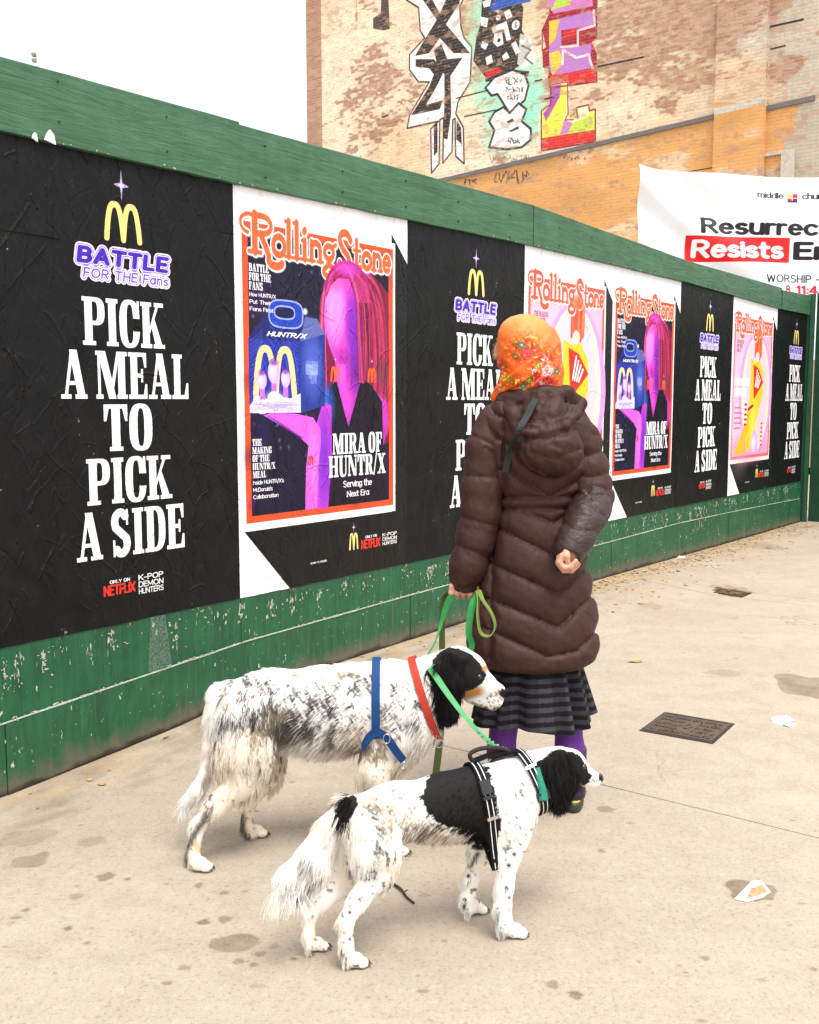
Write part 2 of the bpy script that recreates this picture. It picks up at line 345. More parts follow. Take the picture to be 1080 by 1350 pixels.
SL = {
 'I': (SW+2*a_, stm(a_)),
 'P': (.74, [('+', dshape(a_, .42, .74, .42, 1)), ('-', dshape(a_+SW, .4, .5, .51, .91))]+stm(a_, r=.1)+[('-', rc(a_+SW, .52, a_+SW+.06, .9))]),
 'R': (.80, [('+', dshape(a_, .42, .74, .46, 1)), ('-', dshape(a_+SW, .4, .5, .55, .91))]+stm(a_, r=.03)+[('+', diag(.5, .05, .36, .5, .25)), ('+', rc(.5, 0, .84, SB)), ('-', rc(a_+SW+.02, .56, a_+SW+.06, .9))]),
 'B': (.76, [('+', dshape(a_, .42, .70, .47, 1)), ('+', dshape(a_, .44, .76, 0, .55)), ('-', dshape(a_+SW, .4, .47, .56, .91)), ('-', dshape(a_+SW, .42, .51, .09, .46))]+stm(a_, r=0)),
 'D': (.76, [('+', dshape(a_, .36, .76, 0, 1)), ('-', dshape(a_+SW, .36, .51, .09, .91))]+stm(a_, r=0)),
 'O': (.72, [('+', sup(.36, .5, .36, .52)), ('-', sup(.36, .5, .105, .42))]),
 'C': (.70, [('+', sup(.36, .5, .36, .52)), ('-', sup(.37, .5, .115, .42)), ('-', rc(.38, .36, .8, .62)), ('+', rc(.62, .62, .70, 1.0)), ('-', rc(.5, .34, .8, .40))]),
 'G': (.76, [('+', sup(.36, .5, .36, .52)), ('-', sup(.37, .5, .115, .42)), ('-', rc(.38, .42, .8, .64)), ('+', rc(.46, 0, .68, .45)), ('+', rc(.38, .4, .76, .48)), ('+', rc(.62, .64, .70, 1.0))]),
 'E': (.68, stm(a_)+[('+', rc(.1, 0, .68, SB)), ('+', rc(.1, 1-SB, .66, 1)), ('+', rc(.3, .46, .5, .55)), ('+', rc(.46, .36, .53, .65)), ('+', [(.68, 0), (.68, .32), (.61, .32), (.54, .06)]), ('+', [(.66, 1), (.66, .68), (.59, .68), (.52, .94)])]),
 'F': (.64, stm(a_)+[('+', rc(.1, 1-SB, .64, 1)), ('+', rc(.3, .46, .48, .55)), ('+', rc(.44, .36, .51, .65)), ('+', [(.64, 1), (.64, .66), (.57, .66), (.5, .94)])]),
 'L': (.64, stm(a_)+[('+', rc(.1, 0, .64, SB)), ('+', [(.64, 0), (.64, .36), (.57, .36), (.48, .06)])]),
 'T': (.70, stm(.225)+[('+', rc(0, 1-SB, .70, 1)), ('+', [(0, 1), (0, .64), (.07, .64), (.16, .94)]), ('+', [(.7, 1), (.7, .64), (.63, .64), (.54, .94)])]),
 'H': (.90, stm(a_)+stm(.90-a_-SW)+[('+', rc(.3, .46, .6, .55))]),
 'U': (.82, [('+', rc(a_, .3, a_+SW, 1)), ('+', rc(0, 1-SB, a_*2+SW, 1)), ('+', rc(.63, .3, .72, 1)), ('+', rc(.54, 1-SB, .82, 1)), ('+', sup(.398, .34, .323, .36, 180, 360)), ('-', sup(.48, .36, .15, .27, 180, 360)), ('-', rc(a_+SW, .34, .63, .9))]),
 'N': (.90, stm(a_, w=.1, r=.09)+[('+', rc(.72, 0, .82, 1)), ('+', rc(.62, 1-SB, .9, 1)), ('+', diag(.56, 0, .05, 1, .26))]),
 'M': (1.10, stm(a_, w=.09, stp=True, r=.08)+stm(1.1-a_-SW, l=.04)+[('+', diag(.44, 0, .08, 1, .26)), ('+', [(.44, 0), (.56, 0), (.84, 1), (.74, 1)])]),
 'A': (.86, [('+', diag(.56-.0, 0, .30, 1, .25)), ('+', [(.10, 0), (.20, 0), (.44, 1), (.34, 1)]), ('+', rc(.2, .28, .6, .36)), ('+', rc(0, 0, .33, SB)), ('+', rc(.46, 0, .86, SB))]),
 'V': (.82, [('+', diag(.30, 0, .04, 1, .27)), ('+', [(.34, 0), (.50, 0), (.74, 1), (.64, 1)]), ('+', rc(0, 1-SB, .4, 1)), ('+', rc(.54, 1-SB, .84, 1))]),
 'K': (.86, stm(a_)+[('+', [(.32, .30), (.32, .44), (.60, 1), (.70, 1)]), ('+', [(.38, .52), (.50, .66), (.82, 0), (.55, 0)]), ('+', rc(.50, 1-SB, .84, 1)), ('+', rc(.46, 0, .88, SB))]),
 'X': (.84, [('+', diag(.54, 0, .04, 1, .28)), ('+', diag(.1, 0, .62, 1, .1)), ('+', rc(0, 1-SB, .38, 1)), ('+', rc(.5, 1-SB, .82, 1)), ('+', rc(0, 0, .3, SB)), ('+', rc(.46, 0, .86, SB))]),
 '/': (.4, [('+', diag(0, -.05, .3, 1.05, .1))]), ' ': (.20, []),
 'S': (.70, [('s', arc(.33, .73, .20, .21, 35, 180, 12)+[(.16, .62), (.52, .38)]+arc(.35, .27, .20, .21, 0, -145, 12)), ('+', rc(.53, .66, .60, 1.0)), ('+', rc(.06, 0, .13, .36))]),
}
def slab(cv, txt, x0, y0, x1, y1, col, gap=.05, op=1.0, ys=0.0):
    tot = sum(SL[c][0] for c in txt)+gap*(len(txt)-1); sx = (x1-x0)/tot; sy = y1-y0; x = 0
    for c in txt:
        w, ops = SL[c]
        bx = cv._box((x0+(x-.1)*sx)*cv.p, (y0-.1*sy)*cv.p, (x0+(x+w+.12)*sx)*cv.p, (y0+1.1*sy)*cv.p)
        if bx[2] > bx[0] and bx[3] > bx[1]:
            C = np.zeros((bx[3]-bx[1], bx[2]-bx[0]), np.float32)
            for k, pg in ops:
                P = [(x0+(x+p[0])*sx, y0+p[1]*sy) for p in pg]
                if k == 's': b, cc = cv.cov_stroke(P, .125*sx, .085*sy)
                else: b, cc = cv.cov_poly(P)
                if cc is None: continue
                q0, q1, q2, q3 = max(b[0], bx[0]), max(b[1], bx[1]), min(b[2], bx[2]), min(b[3], bx[3])
                if q2 <= q0 or q3 <= q1: continue
                cc = cc[q1-b[1]:q3-b[1], q0-b[0]:q2-b[0]]; R = C[q1-bx[1]:q3-bx[1], q0-bx[0]:q2-bx[0]]
                if k == '-': np.minimum(R, 1-cc, out=R)
                else: np.maximum(R, cc, out=R)
            cv.blend(bx, C, col, op)
        x += w+gap
# ------------------------------------------------------------------ the prints
PW, PH = 1.31, 1.94
def arches(cv, x0, y0, w, h, col, r):
    m = x0+w/2
    for (a, b) in ((x0+r, m), (m, x0+w-r)):
        c = (a+b)/2; rx = (b-a)/2
        P = [(c+rx*np.sign(k)*abs(k)**.8, y0+r+(h-2*r)*(1-abs(k)**2.6)) for k in np.linspace(-1, 1, 25)]
        cv.stroke(P, r, col)
def sparkle(cv, cx, cy, w, h, edge=(215, 190, 245), core=(245, 240, 255)):
    for k, c in ((1.0, edge), (.72, (90, 70, 150)), (.5, core)):
        P = []
        for i in range(8):
            t = i*pi/4; rr = (1 if i % 2 == 0 else .22)*k; P.append((cx+w/2*rr*sin(t), cy+h/2*rr*cos(t)))
        cv.poly(P, c)
def battle(cv, x0, y0, x1, y1):
    h = y1-y0; m = y0+h*.44
    for g, c1 in ((.016, (245, 240, 255)), (.010, (120, 90, 215)), (.006, (250, 248, 255))):
        sk_text(cv, 'BATTLE', x0+.015, m+.006, x1-.012, y1-.012, c1, .1, .09, gap=.3, slant=.08, grow=g)
        sk_text(cv, 'FOR THE Fans', x0+.04, y0+.012, x1-.012, m-.012, c1, .06, .07, gap=.22, slant=.1, grow=g*.8)
    sk_text(cv, 'BATTLE', x0+.015, m+.006, x1-.012, y1-.012, (66, 40, 170), .1, .085, gap=.3, slant=.08, grow=.003)
    sk_text(cv, 'FOR THE Fans', x0+.04, y0+.012, x1-.012, m-.012, (92, 70, 190), .06, .07, gap=.22, slant=.1, grow=.0006)
def netflix(cv, x0, y0, x1, y1):
    sk_text(cv, 'NETFLIX', x0, y0, x1, y1, (232, 52, 40), .1, .07, gap=.16, grow=.001)
def kpop(cv, x0, y0, x1, y1):
    h = (y1-y0)/3
    for i, w in enumerate(('K-POP', 'DEMON', 'HUNTERS')):
        sk_text(cv, w, x0, y1-h*(i+1)+.002, x1, y1-h*i-.002, (240, 240, 240), .07, .08, gap=.16)
def poster_a():
    cv = Canvas(PW, PH, 760, (17, 17, 18))
    WH = (246, 244, 246)
    sparkle(cv, .697, 1.79, .075, .125); arches(cv, .607, 1.563, .188, .160, (240, 216, 128), .0125)
    battle(cv, .462, 1.397, .936, 1.540)
    for t, x0, x1, z0, z1 in (('PICK', .491, .897, 1.145, 1.334), ('A MEAL', .383, 1.024, .933, 1.124), ('TO', .577, .822, .720, .910), ('PICK', .486, .917, .505, .692), ('A SIDE', .428, .982, .282, .477)):
        slab(cv, t, x0, z0, x1, z1, WH)
    netflix(cv, .549, .125, .709, .168); sk_text(cv, 'ONLY ON', .579, .173, .682, .188, WH, .1, .1, gap=.2)
    kpop(cv, .726, .106, .859, .194)
    return cv.image('print_pick_a_meal')
def wordmark(cv, x0, y0, x1, y1, col=(236, 96, 52), edge=(250, 246, 240), shade=(150, 150, 155)):
    """heavy swash serif masthead"""
    w, h = x1-x0, y1-y0
    def q(P): return [(x0+p[0]*w, y0+p[1]*h) for p in P]
    def st_(x, b, t): return ('s', [(x, b), (x, t)], 1.0)
    L_ = []
    # R with a curl at the left and a long leg swash
    L_ += [('s', arc(.055, .78, .05, .17, 260, 60, 12)+[(.12, .97)], .5), ('s', [(.085, .95), (.085, .30)], 1.25), ('s', [(.05, .28), (.12, .28)], .55),
           ('s', [(.085, .95)]+arc(.13, .79, .05, .16, 90, -90, 10)+[(.09, .62)], .75), ('s', [(.12, .62), (.165, .25)]+arc(.205, .2, .045, .13, 200, 330, 10), 1.0)]
    L_ += [('s', E_(.225, .46, .035, .17), .85)]
    for i, x in enumerate((.285, .335)): L_ += [('s', [(x, .95), (x, .30)], 1.0), ('s', [(x-.02, .94), (x, .95)], .5), ('s', [(x-.022, .285), (x+.022, .285)], .45)]
    L_ += [('s', [(.385, .64), (.385, .30)], 1.0), ('s', [(.383, .82), (.387, .84)], 1.0), ('s', [(.363, .285), (.408, .285)], .45), ('s', [(.366, .64), (.385, .645)], .5)]
    L_ += [('s', [(.430, .64), (.430, .30)], .95), ('s', [(.43, .52)]+arc(.458, .52, .028, .12, 180, 0, 8)+[(.486, .30)], .85), ('s', [(.41, .285), (.45, .285)], .45), ('s', [(.468, .285), (.505, .285)], .45)]
    L_ += [('s', E_(.545, .50, .03, .13), .8), ('s', [(.555, .36), (.535, .27), (.575, .2)]+arc(.548, .12, .04, .1, 40, -200, 14)+[(.53, .22)], .8), ('s', [(.57, .62), (.592, .67)], .6)]
    L_ += [('s', [(.695, .82)]+arc(.655, .80, .036, .15, 20, 200, 12)+[(.64, .62), (.675, .5)]+arc(.652, .36, .036, .14, 40, -170, 12), 1.0)]
    L_ += [('s', [(.737, .84), (.737, .42)]+arc(.757, .40, .02, .12, 180, 300, 7), .9), ('s', [(.715, .64), (.765, .64)], .45)]
    L_ += [('s', E_(.812, .46, .03, .15), .85)]
    L_ += [('s', [(.866, .62), (.866, .31)], .9), ('s', [(.866, .50)]+arc(.89, .5, .024, .12, 180, 0, 8)+[(.914, .31)], .8), ('s', [(.85, .3), (.882, .3)], .4), ('s', [(.9, .3), (.93, .3)], .4)]
    L_ += [('s', [(.94, .47), (.985, .47)]+arc(.963, .47, .024, .15, 0, 310, 14), .75)]
    r = .0165*w
    for off, g, c in (((.004, -.02), .0115, shade), ((0, 0), .0125, edge), ((0, 0), .005, shade), ((0, 0), .0025, edge)):
        for k, P, f in L_: cv.stroke([(a+off[0]*w, b+off[1]*h) for a, b in q(P)], r*f*.72+g*w*.6, c, r*f+g*w*.6)
    for k, P, f in L_: cv.stroke(q(P), r*f*.78, col, r*f*1.02)
def nebula(cv, x0, y0, x1, y1, base, cols, n=40, seed=3):
    r = np.random.RandomState(seed); cv.poly(rc(x0, y0, x1, y1), base)
    for i in range(n):
        cx, cy = x0+r.rand()*(x1-x0), y0+r.rand()*(y1-y0); c = cols[r.randint(len(cols))]
        cv.glow(cx, cy, .03+.12*r.rand(), .03+.1*r.rand(), c, .35*r.rand()+.1, ang=r.rand()*3, power=1.5)
def footer(cv):
    WH = (240, 240, 242)
    sparkle(cv, .832, .255, .03, .06); arches(cv, .794, .133, .076, .092, (240, 216, 128), .006)
    netflix(cv, .895, .129, 1.059, .178); sk_text(cv, 'ONLY ON', .93, .184, 1.03, .199, WH, .1, .1, gap=.2); kpop(cv, 1.079, .127, 1.210, .199)
    sk_text(cv, 'SCAN TO ORDER', .49, .098, .615, .108, WH, .1, .1, gap=.2)
def dark_shape(cv):
    """dark slanted shadow of the printed cover on the white sheet"""
    K = (17, 16, 17)
    cv.poly([(.035, .31), (.335, 0.0), (PW, 0), (PW, 1.675), (1.165, 1.822), (1.165, .31)], K)
def poster_b():
    cv = Canvas(PW, PH, 900, (236, 234, 238)); dark_shape(cv); WH = (246, 244, 248)
    cv.poly(rc(.030, .312, 1.197, 1.775), (244, 240, 240))
    cv.poly(rc(.048, .347, 1.178, 1.742), (232, 78, 40)); X0, Y0, X1, Y1 = .085, .380, 1.140, 1.705
    # plain generic cover picture: night-blue field with sparkles, a crimson and magenta plume, a blue carton on a hand
    nebula(cv, X0, Y0, X1, Y1, (22, 18, 42), [(48, 34, 130), (110, 30, 130), (20, 26, 80), (150, 40, 130), (18, 16, 36)], 60)
    r = np.random.RandomState(5)
    for i in range(110):
        cx, cy = X0+r.rand()*(X1-X0), .62+r.rand()*.95; cv.glow(cx, cy, .012, .012, (150, 140, 255), .5*r.rand())
    cv.glow(.47, 1.36, .022, .022, (255, 245, 255), 1.0); cv.glow(.16, .80, .09, .09, (20, 18, 60), .6)
    # a plain shop dummy under magenta light: smooth head without features, long crimson wig, dark top
    HB = [(.60, .80), (.572, 1.05), (.575, 1.30), (.61, 1.50), (.68, 1.62), (.78, 1.665), (.90, 1.65), (1.02, 1.58), (1.14, 1.50), (1.14, .70), (1.02, .66), (.95, .86), (.90, .98), (.70, .98), (.66, .80)]
    cv.poly(HB, (120, 18, 58))
    def strands(n, xa, xb, za, zb, cols, w=.004, op=.5, bow=.10):
        for i in range(n):
            k = r.rand(); x = xa+(xb-xa)*k; z1_ = zb+.14*r.rand(); c = cols[r.randint(len(cols))]
            P = smooth_path([(.77+(x-.77)*.25, za-.03*r.rand(), 0), (.77+(x-.77)*.80, za-.12-.05*r.rand(), 0), (x, (za+z1_)/2+.08, 0), (x+bow*(r.rand()-.4)*.5, z1_+.08, 0), (x+bow*(r.rand()-.5), z1_, 0)], 6)[:, :2]
            cv.stroke(P, w*(.5+r.rand()), c, op=op)
    strands(80, .90, 1.12, 1.65, .72, [(190, 36, 80), (96, 14, 52), (214, 60, 70), (70, 12, 60), (150, 30, 110), (228, 84, 96)], .006, .5)
    strands(26, .582, .62, 1.64, .82, [(214, 50, 110), (240, 110, 150), (120, 20, 70)], .004, .6, .03)
    # neck and shoulders
    cv.poly([(.695, 1.20), (.69, 1.05), (.66, .98), (.60, .93), (.56, .84), (.60, .70), (1.08, .66), (1.14, .80), (1.12, .92), (.98, .99), (.885, 1.05), (.875, 1.22)], (176, 44, 176))
    cv.glow(.74, 1.08, .05, .16, (232, 96, 214), .8); cv.glow(.86, 1.10, .06, .16, (84, 20, 130), .8); cv.glow(.78, .92, .06, .12, (224, 84, 204), .7); cv.glow(1.06, .86, .10, .12, (220, 60, 160), .6)
    cv.poly([(.64, .985), (.70, 1.03), (.765, .86), (.795, .79), (.845, .90), (.90, 1.04), (.985, 1.01), (1.08, .92), (1.10, .38), (.575, .38), (.60, .62), (.575, .84)], (22, 14, 30))
    cv.glow(.64, .90, .06, .14, (34, 84, 170), .9); cv.poly([(.58, .96), (.645, .985), (.62, .80), (.585, .80)], (46, 100, 190), .8)
    # smooth head
    HD = [(.735+.128*p_[0]*(1-.28*max(0, -p_[1])), 1.345+.235*p_[1]) for p_ in sup(0, 0, 1, 1, e=.95, n=40)]
    cv.poly(HD, (212, 66, 190)); cv.glow(.69, 1.40, .10, .22, (252, 150, 226), .95, power=.8); cv.glow(.84, 1.30, .075, .24, (120, 30, 178), .95); cv.glow(.76, 1.15, .07, .05, (150, 34, 150), .7); cv.glow(.70, 1.52, .09, .06, (190, 60, 150), .5)
    cv.stroke([(.705, 1.43), (.69, 1.34), (.70, 1.30)], .006, (236, 120, 210), soft=.02, op=.5)
    # parted fringe over the head
    for i in range(40):
        k = r.rand(); cv.stroke(smooth_path([(.765, 1.625, 0), (.82+.03*k, 1.56, 0), (.868+.02*k, 1.42, 0), (.872+.03*k, 1.24, 0), (.88+.05*k, 1.02, 0)], 6)[:, :2], .0045, [(180, 40, 110), (110, 22, 90), (220, 70, 130), (86, 16, 70)][r.randint(4)], op=.6)
        cv.stroke(smooth_path([(.765, 1.625, 0), (.69-.02*k, 1.565, 0), (.625-.02*k, 1.46, 0), (.606-.02*k, 1.28, 0), (.61-.02*k, 1.02, 0)], 6)[:, :2], .0035, [(214, 60, 120), (240, 120, 160), (150, 30, 90)][r.randint(3)], op=.6)
    cv.glow(.86, 1.60, .16, .06, (196, 60, 200), .8); cv.glow(1.08, 1.08, .08, .10, (80, 60, 60), .5)
    # raised forearm and flat hand
    cv.poly([(.46, .38), (.47, .58), (.50, .72), (.60, .92), (.66, .90), (.66, .66), (.63, .38)], (190, 60, 200)); cv.glow(.60, .62, .07, .3, (110, 40, 190), .8)
    cv.poly([(.455, .38), (.465, .60), (.485, .70), (.42, .745), (.30, .80), (.17, .855), (.24, .868), (.40, .86), (.52, .84), (.575, .78), (.575, .70), (.555, .60), (.545, .38)], (222, 92, 208))
    for k in range(4): cv.stroke([(.20+.03*k, .85-.012*k), (.31+.03*k, .80-.014*k), (.44, .74)], .0035, (130, 40, 160), op=.7)
    cv.glow(.52, .62, .05, .25, (245, 140, 225), .5)
    # blue carton
    cv.poly([(.430, .862), (.430, 1.215), (.615, 1.258), (.612, .900)], (38, 54, 140)); cv.glow(.52, 1.1, .09, .2, (96, 110, 210), .7)
    cv.poly(rc(.080, .864, .430, 1.212), (34, 46, 150)); cv.poly([(.08, 1.212), (.20, 1.335), (.53, 1.345), (.615, 1.258), (.43, 1.212)], (26, 34, 104))
    cv.poly([(.43, 1.212), (.47, 1.335), (.56, 1.33), (.615, 1.258)], (120, 130, 190), .7)
    cv.poly(sup(.335, 1.338, .118, .065, e=.6), (36, 62, 176)); cv.stroke(sup(.335, 1.338, .118, .065, e=.6), .004, (150, 170, 240)); cv.poly(sup(.325, 1.345, .07, .03, e=.7), (20, 26, 70)); cv.stroke(sup(.325, 1.345, .07, .03, e=.7), .004, (150, 170, 240))
    for k in range(9): cv.stroke(arc(.08, 1.05, .05+.035*k, .05+.03*k, -60, 60, 12), .0018, (90, 120, 235), op=.5)
    sk_text(cv, 'HUNTR/X', .20, 1.228, .47, 1.252, (240, 240, 255), .09, .1, gap=.2, slant=.25)
    arches(cv, .105, .94, .30, .245, (246, 214, 128), .015)
    for k in range(16):
        for x_ in (.09, .42): cv.stroke(smooth_path([(x_, .90+.02*k, 0), (x_+(.04 if x_ < .2 else -.04), .94+.019*k, 0), (.255+(x_-.255)*.5, 1.06+.013*k, 0)], 4)[:, :2], .0012, (96, 130, 240), op=.55)
    arches(cv, .105, .90, .30, .285, (244, 206, 150), .017); cv.poly([(.082, .866), (.082, .90), (.13, .95), (.2, .93), (.26, .965), (.34, .93), (.43, .96), (.43, .866)], (214, 206, 240)); cv.glow(.25, .92, .10, .06, (246, 220, 220), .7)
    for x_, z_, s_ in ((.165, 1.02, .9), (.245, 1.06, 1.15), (.325, 1.03, .9)):     # plain oval blanks
        cv.poly(rc(x_-.018, z_-.11, x_+.018, z_-.02), (190, 110, 200)); cv.ell(x_, z_, .034*s_, .048*s_, (226, 170, 228)); cv.glow(x_-.008, z_+.005, .03*s_, .045*s_, (250, 210, 240), .8); cv.glow(x_, z_+.04*s_, .034*s_, .02, (110, 50, 150), .8); cv.ell(x_, z_-.125, .045, .035, (222, 206, 238))
    for k in range(40): cv.stroke([(.09+.33*r.rand(), .87+.05*r.rand()), (.09+.33*r.rand(), .87+.05*r.rand())], .0012, (90, 80, 170), op=.25)
    for k in range(9): cv.poly(rc(.45+.10*r.rand(), .96+.17*r.rand(), .50+.09*r.rand(), .965+.17*r.rand()), (170, 190, 240), .35)
    for k in range(3): cv.glow(.56+.08*k if k else .60, 1.12-.03*k, .02, .03, (240, 130, 60), .0)
    for x in (.655, .955): arches(cv, x, 1.02, .075, .08, (232, 96, 40), .007); sparkle(cv, x+.037, 1.135, .02, .05)
    arches(cv, .475, .60, .045, .05, (220, 60, 60), .005)
    wordmark(cv, .037, 1.54, 1.165, 1.79)
    DM = arc(.80, 1.475, .185, .165, 0, 180, 20); cv.poly(DM+[(.63, 1.44), (.66, 1.50), (.72, 1.545), (.80, 1.55), (.86, 1.50), (.90, 1.42)], (158, 26, 96))
    for i in range(90):
        k = r.rand(); cv.stroke(smooth_path([(.775, 1.62-.02*r.rand(), 0), (.80+.10*k, 1.59-.02*k, 0), (.84+.12*k, 1.52, 0), (.87+.11*k, 1.44, 0)], 5)[:, :2], .003, [(214, 60, 150), (120, 20, 84), (232, 90, 180), (176, 40, 60)][r.randint(4)], op=.55)
        k = r.rand(); cv.stroke(smooth_path([(.775, 1.62-.02*r.rand(), 0), (.73-.02*k, 1.60-.015*k, 0), (.68-.03*k, 1.55, 0), (.645-.02*k, 1.47, 0)], 5)[:, :2], .003, [(220, 70, 150), (150, 26, 90), (240, 110, 180)][r.randint(3)], op=.55)
    cv.glow(.80, 1.60, .13, .05, (222, 74, 214), .75)
    slab(cv, 'BATTLE', .090, 1.520, .220, 1.556, WH); slab(cv, 'FOR THE', .090, 1.478, .234, 1.514, WH); slab(cv, 'FANS', .090, 1.436, .18, 1.472, WH)
    for i, t in enumerate(('How HUNTR/X', 'Put Their', 'Fans First')): sk_text(cv, t, .092, 1.405-.033*i, .092+.0158*len(t), 1.424-.033*i, WH, .07, gap=.14)
    for i, (t, w) in enumerate((('THE', .062), ('MAKING', .128), ('OF THE', .112), ('HUNTR/X', .150), ('MEAL', .088))): slab(cv, t, .095, .712-.038*i, .095+w, .744-.038*i, WH)
    for i, t in enumerate(("Inside HUNTR/X's", "McDonald's", 'Collaboration')): sk_text(cv, t, .096, .528-.034*i, .096+.0130*len(t), .548-.034*i, WH, .07, gap=.12)
    slab(cv, 'MIRA OF', .667, .648, 1.075, .756, WH); slab(cv, 'HUNTR/X', .636, .530, 1.108, .640, WH)
    sk_text(cv, 'Serving the', .748, .472, .988, .507, WH, .075, .06, gap=.13, serif=True); sk_text(cv, 'Next Era', .778, .420, .962, .452, WH, .075, .06, gap=.13, serif=True)
    footer(cv)
    return cv.image('print_purple_cover')
def poster_c():
    cv = Canvas(PW, PH, 800, (238, 236, 240)); dark_shape(cv)
    cv.poly(rc(.030, .312, 1.197, 1.775), (250, 240, 238))
    cv.poly(rc(.052, .350, 1.175, 1.745), (232, 84, 66)); X0, Y0, X1, Y1 = .085, .380, 1.142, 1.705
    cv.poly(rc(X0, Y0, X1, Y1), (248, 178, 204)); cv.glow(.3, .9, .5, .8, (255, 205, 220), .6); cv.glow(.6, .45, .7, .2, (236, 120, 160), .6)
    for rr, c in ((.5, (226, 150, 224)), (.42, (252, 226, 190)), (.34, (250, 196, 210))): cv.poly([(.72+rr*p[0], 1.0+p[1]) for p in sup(0, 0, 1, .62-.3*(.5-rr), e=1)], c, .9)
    # plain generic stand-in: upright yellow form with a red wedge, an orange-red cap of brush strokes, striped props
    r = np.random.RandomState(9)
    cv.poly([(.54, 1.36), (.66, 1.32), (.80, 1.34), (.92, 1.22), (.93, 1.0), (.84, .86), (.76, .74), (.60, .44), (.52, .40), (.46, .44), (.50, .62), (.53, .86), (.55, 1.1)], (248, 196, 40))
    cv.poly([(.40, .40), (.14, .40), (.2, .46), (.36, .62), (.5, .84), (.56, .80), (.5, .6)], (244, 178, 44)); cv.glow(.66, .70, .12, .3, (252, 222, 90), .8)
    cv.poly([(.62, 1.30), (.78, 1.26), (.93, 1.12), (.66, .94)], (214, 40, 36))
    for k in range(4): cv.stroke([(.74+.035*k, 1.24-.03*k), (.69+.03*k, 1.08-.005*k)], .010, (250, 244, 240))
    cv.poly([(.66, 1.42), (.655, 1.55), (.70, 1.64), (.77, 1.66), (.84, 1.62), (.865, 1.52), (.85, 1.40), (.80, 1.34), (.74, 1.36)], (222, 84, 48))
    for i in range(26):
        x = .66+.2*r.rand(); cv.stroke([(x, 1.63-.05*r.rand()), (x+.03*(r.rand()-.5), 1.36+.1*r.rand())], .008, [(240, 110, 60), (190, 48, 40), (246, 140, 90), (214, 60, 60)][r.randint(4)], op=.7)
    cv.poly(sup(.735, 1.375, .055, .05, e=1), (246, 206, 190)); cv.poly([(.80, .86), (.86, .86), (.9, .5), (.86, .5)], (250, 200, 190), .8)
    for k in range(5): cv.poly(rc(.40, .68+.05*k, .47, .705+.05*k), (196, 36, 40)); cv.poly(rc(.40, .705+.05*k, .47, .73+.05*k), (250, 236, 236))
    for k in range(6): cv.poly(rc(.90, .46+.045*k, .95, .48+.045*k), (196, 36, 40))
    cv.poly([(.60, .42), (.62, .56), (.70, .64), (.80, .58), (.82, .40)], (206, 170, 226)); cv.glow(.7, .5, .09, .1, (250, 235, 255), .7)
    cv.poly([(.50, .86), (.66, .90), (.66, .87), (.5, .82)], (170, 40, 60))
    wordmark(cv, .040, 1.54, 1.165, 1.79, (232, 84, 66), (252, 244, 236), (214, 170, 150))
    cv.glow(.75, 1.62, .09, .06, (236, 110, 60), .9, power=.6)
    D = (110, 50, 92)
    for i, (t, w) in enumerate((('THE MAKING', .19), ('OF THE', .16), ('MEAL', .12))): slab(cv, t, .13, 1.49-.042*i, .13+w, 1.525-.042*i, D)
    for i, (z, w) in enumerate(((1.08, .42), (.98, .34))): 
        for k in range(5): cv.poly(rc(.11+k*w/5, z, .11+k*w/5+w/6.5, z+.075), (250, 240, 244), .9)
    for i in range(5): cv.stroke([(.12, .86-.05*i), (.28+.03*(i % 2), .86-.05*i)], .008, (180, 80, 120), op=.7)
    footer(cv)
    return cv.image('print_pink_cover')
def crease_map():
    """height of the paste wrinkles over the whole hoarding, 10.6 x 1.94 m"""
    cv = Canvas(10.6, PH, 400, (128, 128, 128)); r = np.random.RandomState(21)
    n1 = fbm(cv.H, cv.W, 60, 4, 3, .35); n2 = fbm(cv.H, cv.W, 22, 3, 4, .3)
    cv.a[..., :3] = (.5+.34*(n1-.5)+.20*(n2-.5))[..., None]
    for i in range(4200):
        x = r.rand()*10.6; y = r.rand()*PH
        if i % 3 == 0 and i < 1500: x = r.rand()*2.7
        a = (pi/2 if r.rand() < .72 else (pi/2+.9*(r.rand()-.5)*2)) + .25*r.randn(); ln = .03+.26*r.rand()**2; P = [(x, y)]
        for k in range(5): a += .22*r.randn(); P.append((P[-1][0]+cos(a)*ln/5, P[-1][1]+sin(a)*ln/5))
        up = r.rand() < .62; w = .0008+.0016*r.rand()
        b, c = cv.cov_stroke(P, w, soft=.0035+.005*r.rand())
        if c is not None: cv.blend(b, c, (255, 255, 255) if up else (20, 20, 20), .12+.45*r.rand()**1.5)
    return cv.image('paste_wrinkles')
